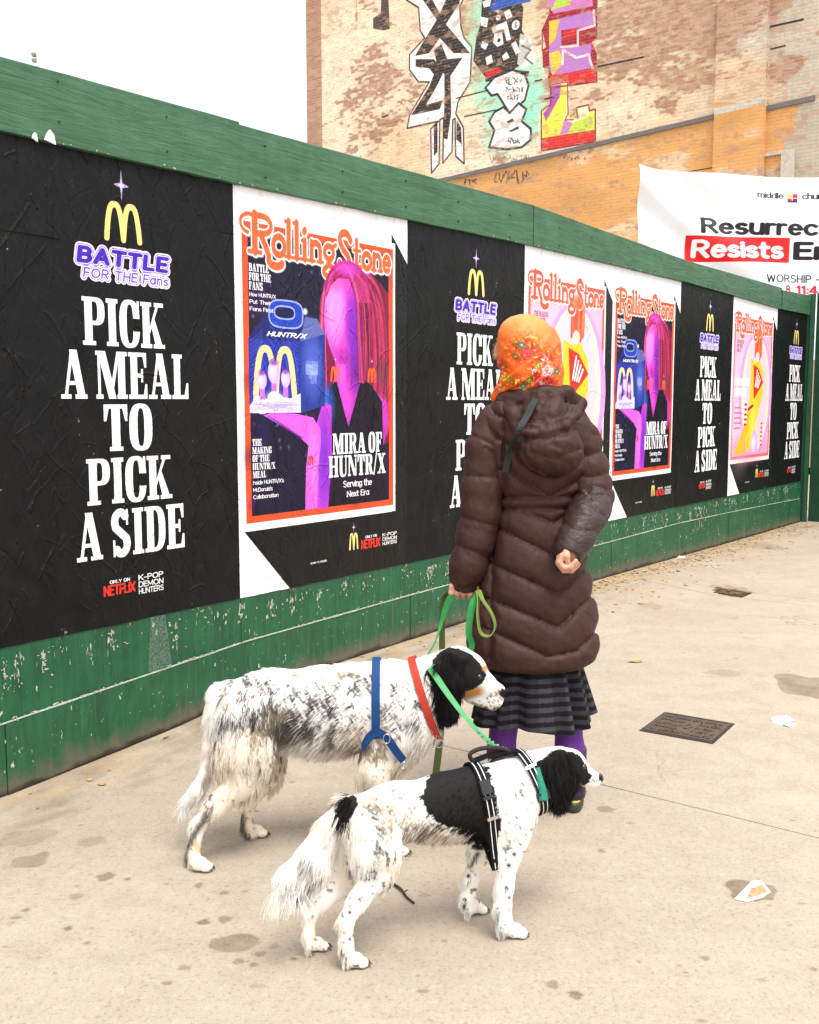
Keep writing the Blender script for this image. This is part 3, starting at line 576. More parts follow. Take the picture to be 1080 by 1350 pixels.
def banner_print():
    cv = Canvas(6.2, 2.5, 220, (240, 238, 240)); K = (30, 24, 28); 
    s = 13.5/1340.
    def X(px): return (px-843)*s
    def Z(py): return 2.5-(py-216)*s
    def T(t, x0, y0, x1, y1, c, pen, **k): sk_text(cv, t, X(x0), Z(y1), X(x1), Z(y0), c, pen, pen*.9, **k)
    T('middle', 995, 238, 1031, 247, K, .075, gap=.16, serif=True); T('church', 1055, 238, 1093, 247, K, .075, gap=.16, serif=True)
    for i, (a, b, c) in enumerate(((0, 0, (230, 180, 60)), (1, 0, (190, 40, 60)), (0, 1, (200, 50, 50)), (1, 1, (120, 30, 60)))): cv.poly(rc(X(1036+7*a), Z(245+6.5*b), X(1042+7*a), Z(239.5+6.5*b)), c)
    cv.poly(rc(X(1036), Z(252), X(1049), Z(249)), (60, 40, 90))
    T('Resurrect', 922, 276, 1092, 299, K, .1, gap=.2)
    cv.poly(rc(X(904), Z(336), X(1039), Z(302)), (226, 30, 34)); T('Resists', 912, 307, 1032, 331, (248, 246, 246), .105, gap=.2); T('En', 1044, 307, 1096, 332, K, .11, gap=.22)
    T('WORSHIP -', 1008, 352, 1082, 363, K, .075, gap=.22); T('11:45', 1049, 366, 1092, 379, (196, 26, 50), .1, gap=.2); T('8,', 1034, 366, 1043, 379, (196, 26, 50), .1)
    return cv.image('print_banner')
WTW, WZ0, WZH = 26.0, 3.0, 14.0
def wall_print():
    """paint layers on the brick gable; alpha = paint cover"""
    cv = Canvas(WTW, WZH, 95, (226, 208, 182), alpha=0.0)
    def p(x, y): t, z = onw(x, y); return (WTW-9.0-t, z-WZ0)
    def PP(pts): return [p(*q) for q in pts]
    H_, W_ = cv.H, cv.W
    n1 = fbm(H_, W_, 82, 5, 11, 1.8); n2 = fbm(H_, W_, 20, 4, 12, 2.2); n3 = fbm(H_, W_, 6, 3, 13, 2.2); n4 = fbm(H_, W_, 170, 3, 14)
    # bare patches
    bare = np.zeros((H_, W_), np.float32)
    def spot(x0, y0, x1, y1, v):
        a = p(x0, y0); b = p(x1, y1); cx, cy = (a[0]+b[0])/2, (a[1]+b[1])/2; rx, ry = abs(a[0]-b[0])/2+.01, abs(a[1]-b[1])/2+.01
        X = (np.arange(W_)/cv.p-cx)/rx; Y = (np.arange(H_)/cv.p-cy)/ry; d = X[None]**2+Y[:, None]**2; np.maximum(bare, v*np.clip(1.5-d, 0, 1), out=bare)
    for q in ((780, -60, 960, 75, 1.0), (780, 20, 880, 90, .9), (900, -20, 1005, 70, .8), (700, -60, 800, 60, .7), (840, 80, 940, 118, .62), (460, 60, 520, 150, .62), (430, 110, 560, 170, .5), (600, 0, 640, 110, .6), (940, 70, 1000, 100, .55), (1010, 75, 1060, 105, .75),
              (1010, -40, 1050, 10, .6), (640, 180, 720, 215, .4), (700, 100, 800, 150, .45), (620, 120, 720, 170, .35), (450, 170, 520, 200, .35), (860, 120, 900, 150, .45), (470, -20, 540, 40, .25)): spot(*q)
    m = bare*.66+.30*(n1-.5)*2+.34*(n2-.5)*2+.30*(n3-.5)*2; paint = 1-np.clip((m-.27)*6, 0, 1)*(.72+.28*np.clip((n3-.42)*8, 0, 1))
    paint = np.minimum(paint, 1)
    xs = np.arange(W_)/cv.p; zs = np.arange(H_)/cv.p
    strip = p(424, 100)[0]; paint[:, xs < strip] = 0
    base = np.array([228, 210, 184])/255.; warm = np.array([214, 182, 142])/255.; grey = np.array([186, 176, 160])/255.
    right = np.clip((xs-p(860, 100)[0])/3.0, 0, 1)[None, :, None]
    colr = base*(1-right)+grey*right; k = np.clip((n4-.45)*3, 0, .6)[..., None]; colr = colr*(1-k)+warm*k; colr = colr*(.9+.2*n3[..., None])
    cv.a[..., :3] = colr; cv.a[..., 3] = paint*.94
    # yellow paint below the flashing
    ledge = [p(560, 245), p(610, 235), p(700, 214), p(943, 157)]
    Y_ = [p(540, 252)]+ledge[1:]+[p(944, 136), p(1010, 139), p(1052, 140), p(1046, 176), p(1035, 183), p(1034, 520), p(540, 520)]
    b, c = cv.cov_poly(Y_, 2); n = fbm(b[3]-b[1], b[2]-b[0], 40, 4, 33, 3)
    cov = c*(1-np.clip((n-.66)*8, 0, .8)); cc = np.array([206, 152, 92])/255.*(0.88+.24*n[..., None]); r_ = cv.a[b[1]:b[3], b[0]:b[2]]; r_[..., :3] = r_[..., :3]*(1-cov[..., None])+cc*cov[..., None]; r_[..., 3] = np.maximum(r_[..., 3], cov)
    cv.poly(PP([(1046, 178), (1058, 140), (1120, 120), (1500, 30), (1500, 600), (1034, 500), (1034, 184)]), (176, 166, 148), .95)
    cv.poly(PP([(944, 144), (1010, 131), (1010, 139), (944, 154)]), (190, 184, 176), .9)
    BL, WT, RD = (42, 38, 40), (238, 234, 230), (204, 40, 44)
    def P_(pts, c, op=.97): cv.poly(PP(pts), c, op)
    def S_(pts, r, c, op=.95): cv.stroke(PP(pts), r, c, op=op)
    # rusty drip and a black remnant at the left
    S_([(470, 0), (470, 25)], .02, (196, 130, 60), .6); S_([(470, 18), (470, 26)], .05, (190, 110, 50), .7)
    P_([(503, -10), (512, -10), (514, 38), (506, 40), (492, 38), (492, 24), (502, 18)], BL, .85)
    # black and white letter piece
    out = [(540, -10), (536, 0), (552, 10), (554, 40), (560, 50), (540, 72), (540, 92), (552, 108), (566, 108), (540, 152), (537, 169), (578, 160), (568, 170), (569, 228), (579, 216), (580, 158), (585, 155), (584, 215), (596, 200), (597, 158), (600, 156), (601, 206), (612, 216), (611, 168), (601, 150), (604, 134), (620, 108), (622, 62), (612, 50), (608, 36), (606, 8), (616, -10)]
    P_(out, WT); S_(out+[out[0]], .022, BL)
    for q in ([(552, -8), (576, 26), (560, 52), (547, 74), (566, 70), (580, 50), (598, 70), (620, 70), (588, 32), (606, 4), (606, -10), (592, -10), (580, 18), (566, -8)],
              [(572, 66), (582, 58), (590, 78), (610, 76), (594, 100), (595, 150), (590, 184), (585, 182), (586, 130), (586, 98), (576, 84)],
              [(548, 78), (572, 78), (586, 92), (578, 110), (562, 138), (584, 132), (580, 144), (542, 152), (566, 114), (572, 98), (566, 90), (548, 88)],
              [(572, 168), (577, 160), (577, 200), (572, 206)], [(602, 158), (608, 168), (609, 190), (602, 184)]): P_(q, BL)
    P_([(574, -4), (580, 8), (588, -6)], WT)
    # mint haze, checkered character shape replaced by black and white letter blocks, 8 ball
    for q in ((650, 30, 42, 70), (655, 110, 40, 60), (670, 170, 40, 45), (700, 130, 24, 70)):
        c = p(q[0], q[1]); a = p(q[0]+q[2], q[1]); cv.glow(c[0], c[1], abs(a[0]-c[0]), q[3]/60., (130, 226, 196), .8, power=.7)
    blk = [(636, -10), (634, 30), (628, 50), (624, 80), (640, 102), (662, 100), (690, 84), (700, 60), (688, 40), (690, 10), (680, -10)]
    P_(blk, BL, .95); rr = np.random.RandomState(4)
    for q in ([(634, 22), (644, 24), (642, 36), (634, 34)], [(636, 2), (648, -2), (646, 8), (638, 10)], [(648, 36), (668, 28), (674, 52), (668, 54), (664, 38), (650, 44)], [(652, 44), (662, 42), (664, 58), (656, 62), (650, 56)], [(674, 58), (680, 54), (686, 68), (680, 72)],
              [(684, 54), (694, 48), (696, 52), (688, 60)], [(662, 74), (668, 68), (672, 76), (664, 80)], [(640, 76), (648, 72), (650, 82), (642, 86)], [(636, 54), (644, 58), (640, 66), (634, 62)], [(664, 16), (672, 12), (676, 22), (668, 26)], [(652, 14), (658, 10), (658, 18)]): P_(q, WT)
    for q in ((680, 33, .115), (657, 23, .07)):
        c = p(q[0], q[1]); cv.ell(c[0], c[1], q[2], q[2], WT)
        if q[0] == 680: cv.ell(c[0], c[1]+.045, .028, .034, BL); cv.ell(c[0], c[1]-.035, .034, .04, BL); cv.ell(c[0], c[1]+.045, .012, .015, WT); cv.ell(c[0], c[1]-.035, .015, .018, WT)
        else: cv.stroke([(c[0]-.02, c[1]+.02), (c[0]+.02, c[1]-.02)], .012, BL)
    c = p(658, 53); cv.ell(c[0], c[1], .05, .05, BL)
    P_([(646, 14), (648, 4), (660, -4), (700, -10), (700, 2), (672, 8), (654, 14)], (40, 84, 170)); P_([(686, 44), (700, 50), (706, 80), (690, 92), (682, 84)], (216, 226, 220), .8); S_([(688, 60), (700, 66), (692, 76), (702, 84)], .02, BL, .7)
    P_([(640, 94), (656, 88), (664, 94), (640, 104)], RD, .9); P_([(640, 108), (640, 104), (676, 92), (698, 94), (696, 100)], BL)
    P_([(640, 116), (652, 102), (676, 92), (692, 98), (697, 112), (692, 132), (672, 150), (656, 124), (648, 126)], WT); S_([(640, 116), (652, 102), (676, 92), (692, 98), (697, 112), (692, 132), (672, 150), (656, 124), (648, 126), (640, 116)], .03, BL)
    P_([(672, 149), (684, 136), (694, 144), (688, 160), (700, 170), (700, 184), (688, 194), (668, 197), (645, 194), (652, 172), (645, 160), (652, 148), (664, 141)], WT); S_([(672, 149), (684, 136), (694, 144), (688, 160), (700, 170), (700, 184), (688, 194), (668, 197), (645, 194), (652, 172), (645, 160), (652, 148), (664, 141), (672, 149)], .03, BL)
    P_([(668, 160), (676, 156), (678, 160), (670, 163)], (60, 60, 64)); P_([(670, 173), (684, 166), (684, 170), (674, 174)], (60, 60, 64))
    def scrawl(x0, y0, x1, y1, n, w=.012, op=.8):
        for k in range(n):
            x = x0+(x1-x0)*k/n; q = [(x+rr.rand()*(x1-x0)/n*1.4, y0+(y1-y0)*rr.rand()) for _ in range(4)]; S_(q, w, BL, op)
    scrawl(662, 102, 688, 112, 6); scrawl(664, 114, 690, 122, 6); scrawl(668, 124, 682, 132, 4); scrawl(668, 180, 684, 190, 5); scrawl(645, 204, 702, 216, 13, .009, .6); scrawl(650, 224, 698, 243, 10, .014, .75); scrawl(740, 204, 770, 212, 6, .009, .7); scrawl(612, 236, 628, 244, 4, .018, .8)
    # stacked letters in red, yellow, violet
    RDk = (150, 26, 50)
    P_([(715, 40), (724, 20), (724, -10), (786, -10), (786, 14), (787, 50), (780, 56), (786, 68), (786, 108), (724, 116), (724, 88), (716, 88), (715, 66), (720, 62)], RDk)
    P_([(722, 6), (722, -10), (780, -10), (782, 8), (730, 18)], (204, 120, 190)); P_([(726, 14), (734, -2), (754, -8), (752, 6)], (170, 210, 70)); P_([(724, 28), (782, 14), (782, 34), (740, 40), (740, 64), (780, 58), (778, 90), (730, 100), (724, 92)], (178, 120, 196))
    P_([(724, 28), (738, 26), (732, 52), (724, 60)], (240, 190, 60)); P_([(724, 70), (738, 66), (742, 84), (728, 100)], (240, 196, 70)); P_([(742, 42), (762, 36), (762, 46), (744, 50)], RD)
    S_([(740, 62), (762, 60), (762, 40), (784, 34), (783, 14)], .03, WT, .8); S_([(742, 84), (742, 66), (760, 76), (776, 72), (782, 92)], .03, WT, .8); P_([(722, 100), (786, 90), (787, 108), (724, 116)], RD)
    P_([(726, 112), (748, 108), (748, 150), (752, 156), (762, 156), (760, 142), (776, 138), (778, 146), (784, 144), (784, 186), (715, 198), (714, 146), (726, 138)], (240, 222, 70))
    P_([(726, 112), (740, 110), (738, 128), (720, 160), (716, 150), (726, 138)], (160, 74, 170)); P_([(742, 168), (784, 150), (784, 172), (742, 178)], (186, 214, 70)); P_([(744, 158), (756, 160), (748, 176), (738, 178)], (190, 120, 190)); P_([(715, 182), (784, 171), (784, 187), (715, 199)], RD)
    P_([(762, 144), (776, 140), (777, 152), (764, 156)], (244, 238, 200)); S_([(726, 112), (748, 108), (748, 150), (744, 156), (754, 160), (768, 156)], .028, WT, .8)
    S_([(726, 112), (748, 108), (749, 150), (745, 158), (756, 158)], .014, (110, 30, 40)); S_([(762, 156), (760, 142), (776, 138), (777, 146), (785, 144), (785, 187), (714, 199), (714, 146), (726, 138), (726, 112)], .018, (110, 30, 40)); S_([(715, 66), (715, 40), (724, 20)], .016, (110, 30, 40)); S_([(787, -10), (787, 50)], .016, (80, 20, 40)); S_([(716, 88), (724, 90), (724, 116), (787, 108), (786, 70)], .016, (100, 20, 40))
    # worn through to the brick
    cv.a[..., 3] *= 1-np.clip((n2*.4+n3*.6-.54)*7, 0, .62); cv.a[..., :3] *= (.98+.12*(n3[..., None]))
    return cv.image('wall_paint', alpha=True)
def ground_stains():
    """R: dark stain, G: ochre, on the pavement x -2.5..5.5, y 1.5..12"""
    cv = Canvas(8, 10.5, 190, (0, 0, 0)); r = np.random.RandomState(8)
    def q(px, py): g = ground(px, py); return g[0]+2.5, g[1]-1.5
    def blot(px, py, rx, ry, op, col=(255, 0, 0)):
        g = q(px, py); a = q(px+rx, py); b = q(px, py-ry); R = abs(a[0]-g[0]); S = abs(b[1]-g[1]); n = 14; ph = r.rand(n)
        P = [(g[0]+R*(.75+.5*ph[i])*cos(i*2*pi/n), g[1]+S*(.75+.5*ph[i])*sin(i*2*pi/n)) for i in range(n)]
        P = smooth_path([(a_, b_, 0) for a_, b_ in P+[P[0]]], 4)[:, :2]; cv.poly(P, col, op)
    for b in ((305, 1243, 30, 12, .7), (268, 1216, 9, 4, .7), (297, 1212, 9, 5, .6), (315, 1268, 9, 4, .6), (342, 1258, 8, 4, .6), (335, 1272, 6, 3, .6), (362, 1248, 7, 3, .5), (140, 1156, 12, 5, .6), (168, 1159, 5, 2, .6), (40, 1128, 26, 12, .45), (120, 1105, 20, 7, .35),
              (34, 1200, 6, 3, .7), (90, 1224, 5, 3, .7), (115, 1243, 4, 2, .8), (243, 1276, 10, 4, .5), (220, 1296, 7, 2, .6), (340, 1300, 12, 3, .4), (262, 1167, 5, 4, .6), (296, 1177, 7, 3, .5), (100, 1182, 10, 4, .5), (388, 1264, 4, 2, .8), (797, 1067, 12, 5, .5), (793, 1122, 5, 3, .5), (760, 1312, 10, 5, .75), (728, 1298, 8, 6, .6), (929, 1263, 6, 3, .7), (1073, 1278, 5, 3, .7), (842, 1268, 3, 2, .7), (925, 1346, 8, 3, .5),
              (993, 1175, 30, 15, .7), (1075, 905, 45, 16, .6), (955, 887, 26, 5, .28), (30, 1090, 40, 12, .3), (560, 1180, 8, 3, .3), (965, 778, 26, 6, .35), (1008, 723, 22, 4, .4), (860, 802, 16, 4, .3), (900, 702, 60, 8, .4), (830, 1085, 5, 2, .4), (585, 1240, 4, 2, .5)): blot(*b)
    for i in range(900):
        x, y = r.rand()*8, r.rand()**1.6*10.5; rr = .0025+.007*r.rand()**4; cv.ell(x, y, rr*(1+r.rand()), rr, (255, 0, 0), .3+.5*r.rand())
    # grime band along the foot of the hoarding, ochre leaf dust
    for i in range(1500):
        s = r.rand()*10.6; o = abs(r.randn())*.16; g = fen(s, 0, o); cv.glow(g[0]+2.5, g[1]-1.5, .05+.1*r.rand(), .02+.05*r.rand(), (255, 0, 0) if r.rand() < .55 else (0, 255, 0), .20*r.rand()+.05, ang=.93)
    for i in range(260):
        s = 3.5+r.rand()*6; o = abs(r.randn())*.3; g = fen(s, 0, o); cv.glow(g[0]+2.5, g[1]-1.5, .06+.14*r.rand(), .02+.04*r.rand(), (0, 255, 0), .3, ang=.93)
    n = fbm(cv.H, cv.W, 60, 5, 51); n2 = fbm(cv.H, cv.W, 14, 3, 52)
    cv.a[..., 2] = n; cv.a[..., 0] *= (.55+.9*n2)
    im = cv.image('pavement_stains'); im.colorspace_settings.name = 'Non-Color'; return im
# ------------------------------------------------------------------ materials
def mat_concrete():
    t = NT('concrete', .85, .2); p = t.coords()
    im = t.img(ground_stains(), t.mapping(p, (1/8, 1/10.5, 1), loc=(2.5/8, -1.5/10.5, 0)), 'EXTEND')
    sep = t.n.new('ShaderNodeSeparateColor'); t.l.new(im.outputs[0], sep.inputs[0])
    big = t.noise(p, .9, 5, .6); mid = t.noise(p, 7, 5, .65, .4); fine = t.noise(p, 140, 3, .7); grit = t.noise(p, 420, 2, .6)
    str_ = t.noise(t.mapping(p, (1, 9, 1), rot=(0, 0, .64)), 2.2, 5, .6)
    c = t.mix(t.ramp(big, .3, .7), (.27, .212, .148, 1), (.46, .385, .295, 1))
    c = t.mix(t.math('MULTIPLY', t.ramp(t.noise(p, 1.9, 5, .7, .6), .50, .70), .45), c, (.24, .185, .125, 1)); c = t.mix(t.ramp(mid, .46, .72), c, (.25, .19, .125, 1)); c = t.mix(t.math('MULTIPLY', t.ramp(t.noise(p, 28, 4, .7), .52, .72), .5), c, (.56, .48, .38, 1)); c = t.mix(t.math('MULTIPLY', t.ramp(str_, .52, .75), .45), c, (.30, .235, .165, 1))
    gr2 = t.noise(p, 75, 6, .82); gr3 = t.noise(p, 38, 5, .8)
    c = t.mix(t.math('MULTIPLY', t.ramp(gr2, .54, .64), .85), c, (.20, .145, .095, 1)); c = t.mix(t.math('MULTIPLY', t.ramp(gr2, .44, .34), .4), c, (.66, .59, .49, 1)); c = t.mix(t.math('MULTIPLY', t.ramp(gr3, .59, .69), .7), c, (.17, .12, .075, 1)); c = t.mix(t.ramp(fine, .60, .75), c, (.22, .165, .11, 1)); c = t.mix(t.ramp(grit, .62, .75), c, (.64, .59, .51, 1)); c = t.mix(t.math('MULTIPLY', t.ramp(grit, .40, .26), .35), c, (.2, .16, .12, 1))
    st2 = t.math('MULTIPLY', sep.outputs[0], t.math('ADD', .75, t.math('MULTIPLY', gr3, .7)), True); cw = t.n.new('ShaderNodeTexVoronoi'); cw.feature = 'DISTANCE_TO_EDGE'; cw.inputs['Scale'].default_value = .55; wv = t.n.new('ShaderNodeVectorMath'); wv.operation = 'ADD'; t.l.new(p, wv.inputs[0]); nc = t.n.new('ShaderNodeTexNoise'); nc.inputs['Scale'].default_value = 2.2; nc.inputs['Detail'].default_value = 6; t.l.new(p, nc.inputs['Vector']); ms = t.n.new('ShaderNodeVectorMath'); ms.operation = 'SCALE'; t.l.new(nc.outputs['Color'], ms.inputs[0]); ms.inputs['Scale'].default_value = .8; t.l.new(ms.outputs[0], wv.inputs[1]); t.l.new(wv.outputs[0], cw.inputs['Vector'])
    ck = t.math('MULTIPLY', t.math('SUBTRACT', 1.0, t.ramp(cw.outputs[0], .0008, .0026)), t.ramp(t.noise(p, 1.1, 3), .52, .60)); c = t.mix(t.math('MULTIPLY', ck, .55), c, (.10, .075, .05, 1)); c = t.mix(st2, c, t.mix(t.ramp(fine, .35, .65), (.12, .086, .055, 1), (.22, .165, .105, 1)))
    c = t.mix(t.math('MULTIPLY', sep.outputs[1], .6), c, (.42, .26, .09, 1))
    t.color(c); h = t.math('ADD', t.math('MULTIPLY', gr2, 1.0), t.math('MULTIPLY', grit, .5)); t.normal(t.bump(h, .5, .004)); return t.m
def mat_green(name, base, dark, peel=.0, dirt=False, horiz=True):
    t = NT(name, .5, .35); p = t.coords()
    v = t.mapping(t.mapping(p, rot=(0, 0, -math.atan2(.8, .6))), (1, 1, 9) if horiz else (9, 9, .8))      # along the boards
    g = t.noise(v, 3.2, 6, .62, 1.2); n2 = t.noise(p, 5, 5, .6); n3 = t.noise(p, 60, 4, .65)
    c = t.mix(t.ramp(g, .3, .7), base, dark); c = t.mix(t.math('MULTIPLY', t.ramp(n2, .45, .75), .5), c, tuple(x*1.35 for x in base[:3])+(1,))
    hh = t.math('ADD', g, t.math('MULTIPLY', n3, .25))
    if peel:
        m1 = t.noise(p, 5.5, 2, .5); m2 = t.noise(t.mapping(p, (1, 1, .6)), 46, 5, .72, .8)
        pk = t.ramp(t.math('ADD', t.math('MULTIPLY', m1, .55), m2), 1.075-peel, 1.09-peel)
        c = t.mix(pk, c, t.mix(t.ramp(n3, .4, .6), (.60, .58, .50, 1), (.28, .26, .2, 1)))
        pk2 = t.ramp(t.math('ADD', t.math('MULTIPLY', t.noise(p, 3.1, 3), .6), t.noise(p, 25, 5, .7)), 1.16-peel, 1.20-peel); c = t.mix(t.math('MULTIPLY', pk2, .7), c, (.02, .035, .02, 1))
        hh = t.math('SUBTRACT', hh, t.math('MULTIPLY', pk, .5))
    if dirt:
        sp = t.n.new('ShaderNodeSeparateXYZ'); t.l.new(t.coords('UV'), sp.inputs[0])
        dn = t.noise(t.mapping(p, (1, 1, .5)), 14, 4, .6)
        d = t.math('SUBTRACT', t.math('ADD', dn, .10), t.math('MULTIPLY', sp.outputs[1], 5.5)); c = t.mix(t.math('MULTIPLY', t.ramp(d, .02, .5), .85), c, (.13, .105, .07, 1))
        dd = t.math('SUBTRACT', t.noise(p, 9, 4, .6), t.math('MULTIPLY', sp.outputs[1], 13)); c = t.mix(t.ramp(dd, .1, .35), c, (.03, .024, .016, 1))
        st = t.ramp(t.noise(t.mapping(p, (22, 22, 1.2)), 1.6, 3, .6), .60, .82); c = t.mix(t.math('MULTIPLY', st, .35), c, (.18, .22, .15, 1))
    t.color(c); t.normal(t.bump(hh, .8, .008)); return t.m
M = {}
M['concrete'] = mat_concrete()
M['subsoil'] = plain('joint_dirt', (.03, .024, .018, 1), .95, .1, .3, 60)
M['green_board'] = mat_green('green_board', (.054, .142, .074, 1), (.028, .086, .043, 1), .06)
M['green_ply'] = mat_green('green_plywood', (.017, .110, .050, 1), (.008, .056, .025, 1), .125, False, False)
M['green_base'] = mat_green('green_base_board', (.019, .108, .050, 1), (.010, .062, .028, 1), .11, True, False)
M['green_dark'] = mat_green('green_dark', (.010, .062, .028, 1), (.007, .042, .020, 1), .0, False, False)
M['flake'] = plain('peeled_primer', (.44, .43, .36, 1), .8, .2, .3, 90, var=.3)
CREASE = crease_map()
def mat_print(name, im, rough=.50, spec=.16, worn=.4):
    t = NT(name, rough, spec); uv = t.coords('UV'); ti = t.img(im, uv); p = t.coords()
    # place along the hoarding (s, z) for the creases
    rot = t.mapping(p, loc=(-(-1.61), -3.644, -.5)); r2 = t.mapping(rot, rot=(0, 0, -math.atan2(.8, .6)))
    sx = t.n.new('ShaderNodeSeparateXYZ'); t.l.new(r2, sx.inputs[0]); cb = t.n.new('ShaderNodeCombineXYZ')
    t.l.new(t.math('MULTIPLY', sx.outputs[0], 1/10.6), cb.inputs[0]); t.l.new(t.math('MULTIPLY', sx.outputs[2], 1/PH), cb.inputs[1])
    cr = t.img(CREASE, cb.outputs[0], 'REPEAT'); n = t.noise(p, 9, 4); n2 = t.noise(p, 90, 3, .7)
    c = ti.outputs[0]; c = t.mix(t.math('MULTIPLY', t.ramp(cr.outputs[0], .70, .95), worn*.55), c, (.5, .5, .5, 1)); c = t.mix(t.math('MULTIPLY', t.ramp(n, .45, .75), worn*.03), c, (.35, .34, .32, 1));  # worn: scuffed ink, plus pale highlight lines painted along the crease ridges
    sc = t.ramp(t.math('ADD', t.math('MULTIPLY', n, .5), t.noise(p, 34, 5, .75)), .985, 1.01); c = t.mix(t.math('MULTIPLY', sc, .6), c, (.55, .55, .52, 1))
    t.color(c); b = t.bump(cr.outputs[0], 1.0, .013); b = t.bump(n2, .12, .002, b); t.normal(b)
    return t.m
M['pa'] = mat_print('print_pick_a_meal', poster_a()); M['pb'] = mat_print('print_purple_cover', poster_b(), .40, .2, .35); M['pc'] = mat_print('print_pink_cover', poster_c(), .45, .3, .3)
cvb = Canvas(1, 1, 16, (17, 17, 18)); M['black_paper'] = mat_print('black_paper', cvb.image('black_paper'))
def mat_wall():
    t = NT('painted_brick', .85, .2); uv = t.coords('UV')
    br = t.n.new('ShaderNodeTexBrick'); t.l.new(uv, br.inputs['Vector']); br.inputs['Scale'].default_value = 1; br.inputs['Brick Width'].default_value = .215; br.inputs['Row Height'].default_value = .076
    br.inputs['Mortar Size'].default_value = .009; br.inputs['Mortar Smooth'].default_value = .25; br.inputs['Color1'].default_value = (.36, .15, .085, 1); br.inputs['Color2'].default_value = (.50, .28, .18, 1); br.inputs['Mortar'].default_value = (.40, .33, .26, 1)
    n = t.noise(uv, 1.4, 5, .65); n2 = t.noise(uv, 30, 3, .7)
    c = t.mix(t.ramp(n, .38, .68), br.outputs[0], (.24, .115, .075, 1)); c = t.mix(.65, c, br.outputs[0]); c = t.mix(t.math('MULTIPLY', t.ramp(n2, .4, .8), .5), c, (.50, .36, .26, 1))
    im = t.img(wall_print(), t.mapping(uv, (1/WTW, 1/WZH, 1), loc=(0, -WZ0/WZH, 0)), 'EXTEND')
    # paint is thinner on arrises: let some joints show
    al = t.math('MULTIPLY', im.outputs[1], t.math('SUBTRACT', 1.0, t.math('MULTIPLY', br.outputs[1], .16)))
    pc = t.mix(t.math('MULTIPLY', br.outputs[1], .12), im.outputs[0], (.30, .24, .18, 1))
    pc = t.mix(t.math('MULTIPLY', t.ramp(n2, .5, .8), .22), pc, (.36, .27, .19, 1))
    t.color(t.mix(al, c, pc)); t.normal(t.bump(t.math('SUBTRACT', t.math('MULTIPLY', n2, .4), br.outputs[1]), .6, .012)); return t.m
M['wall'] = mat_wall()
M['flash'] = plain('lead_flashing', (.15, .13, .125, 1), .7, .4, .3, 20)
M['slot'] = plain('slot_shade', (.05, .035, .03, 1), .9, .2, .3, 20)  # near-black colour painted in for the shade of wall recesses
M['stucco'] = plain('stucco', (.50, .45, .38, 1), .9, .2, .3, 14)
M['steel'] = plain('cast_iron', (.115, .088, .066, 1), .6, .4, .4, 120, .35)
M['steel_d'] = plain('cast_iron_dark', (.04, .03, .024, 1), .7, .3, .4, 120)
M['galv'] = plain('galvanised_pole', (.42, .41, .38, 1), .5, .4, .1, 20)
M['banner'] = None

# ------------------------------------------------------------------ ground
g = MB(); g.box(-120, 120, -30, 300, -.5, -.16); o = g.make('ground', M['concrete']); tag(o, kind='structure')
def fq(s0, s1, o0, o1, z0, z1, dz=(0, 0, 0, 0)):
    return [fen(s0, z0, o0), fen(s0, z0, o1), fen(s1, z0, o1), fen(s1, z0, o0), fen(s0, z1+dz[0], o0), fen(s0, z1+dz[1], o1), fen(s1, z1+dz[2], o1), fen(s1, z1+dz[3], o0)]
g = MB(); g.hexa(fq(-9, 40, -.4, 9, -.15, -.11)); pav = g.make('pavement', M['subsoil']); tag(pav, kind='structure')
js = [-6.4, -3.85, 1.412, 5.34, 5.59, 8.2, 10.9, 16, 24, 32]
for i in range(len(js)-1):
    for (o0, o1) in ((-.3, 3.92), (3.92, 7.8)):
        q = .0028; a_, b_ = js[i]+q, js[i+1]-q; na = max(2, int((b_-a_)/.15)) if a_ < 11 else 2; nb = 26; sg = np.linspace(a_, b_, na+1); og = o0+q+(o1-o0-2*q)*np.linspace(0, 1, nb+1)**1.4
        V = []; F = []
        for o_ in og:
            for s_q in sg: V.append(fen(s_q, float(foot(s_q, o_)), o_))
        n0 = len(V); w = na+1; F = [(j*w+k, (j+1)*w+k, (j+1)*w+k+1, j*w+k+1) for j in range(nb) for k in range(na)]
        rim = [k for k in range(w)]+[j*w+na for j in range(1, nb+1)]+[nb*w+k for k in range(na-1, -1, -1)]+[j*w for j in range(nb-1, 0, -1)]
        for k in rim: V.append((V[k][0], V[k][1], V[k][2]-.09))
        m_ = len(rim); F += [(rim[k], rim[(k+1) % m_], n0+(k+1) % m_, n0+k) for k in range(m_)]
        mesh_obj('slab', V, F, M['concrete'], pav, True if False else False)

# ------------------------------------------------------------------ hoarding
FG = 'plywood hoarding'
fence = empty('hoarding', fen(4.5, 0, 0), 'long green plywood hoarding with a wide green top board, pasted over with posters', 'fence')
pj = [-1.28, .035, 1.352, 2.664, 3.975, 5.290, 6.60, 7.915, 9.235, 10.36]
for i in range(len(pj)-1):
    g = MB(); a, b = pj[i]+.0015, pj[i+1]-.0015; g.hexa(fq(a, b, -.019, 0.0+.0012*((i*7) % 3), -.08, 2.52)); g.make('plywood_panel', M['green_ply'], fence)
caps = [(-1.3, 1.371, 2.380, 2.396, 2.625, 2.672, .030), (1.375, 4.00, 2.398, 2.440, 2.662, 2.702, .026), (4.004, 6.66, 2.440, 2.448, 2.700, 2.632, .030), (6.664, 9.29, 2.448, 2.410, 2.632, 2.634, .027), (9.294, 10.34, 2.408, 2.420, 2.612, 2.640, .031)]
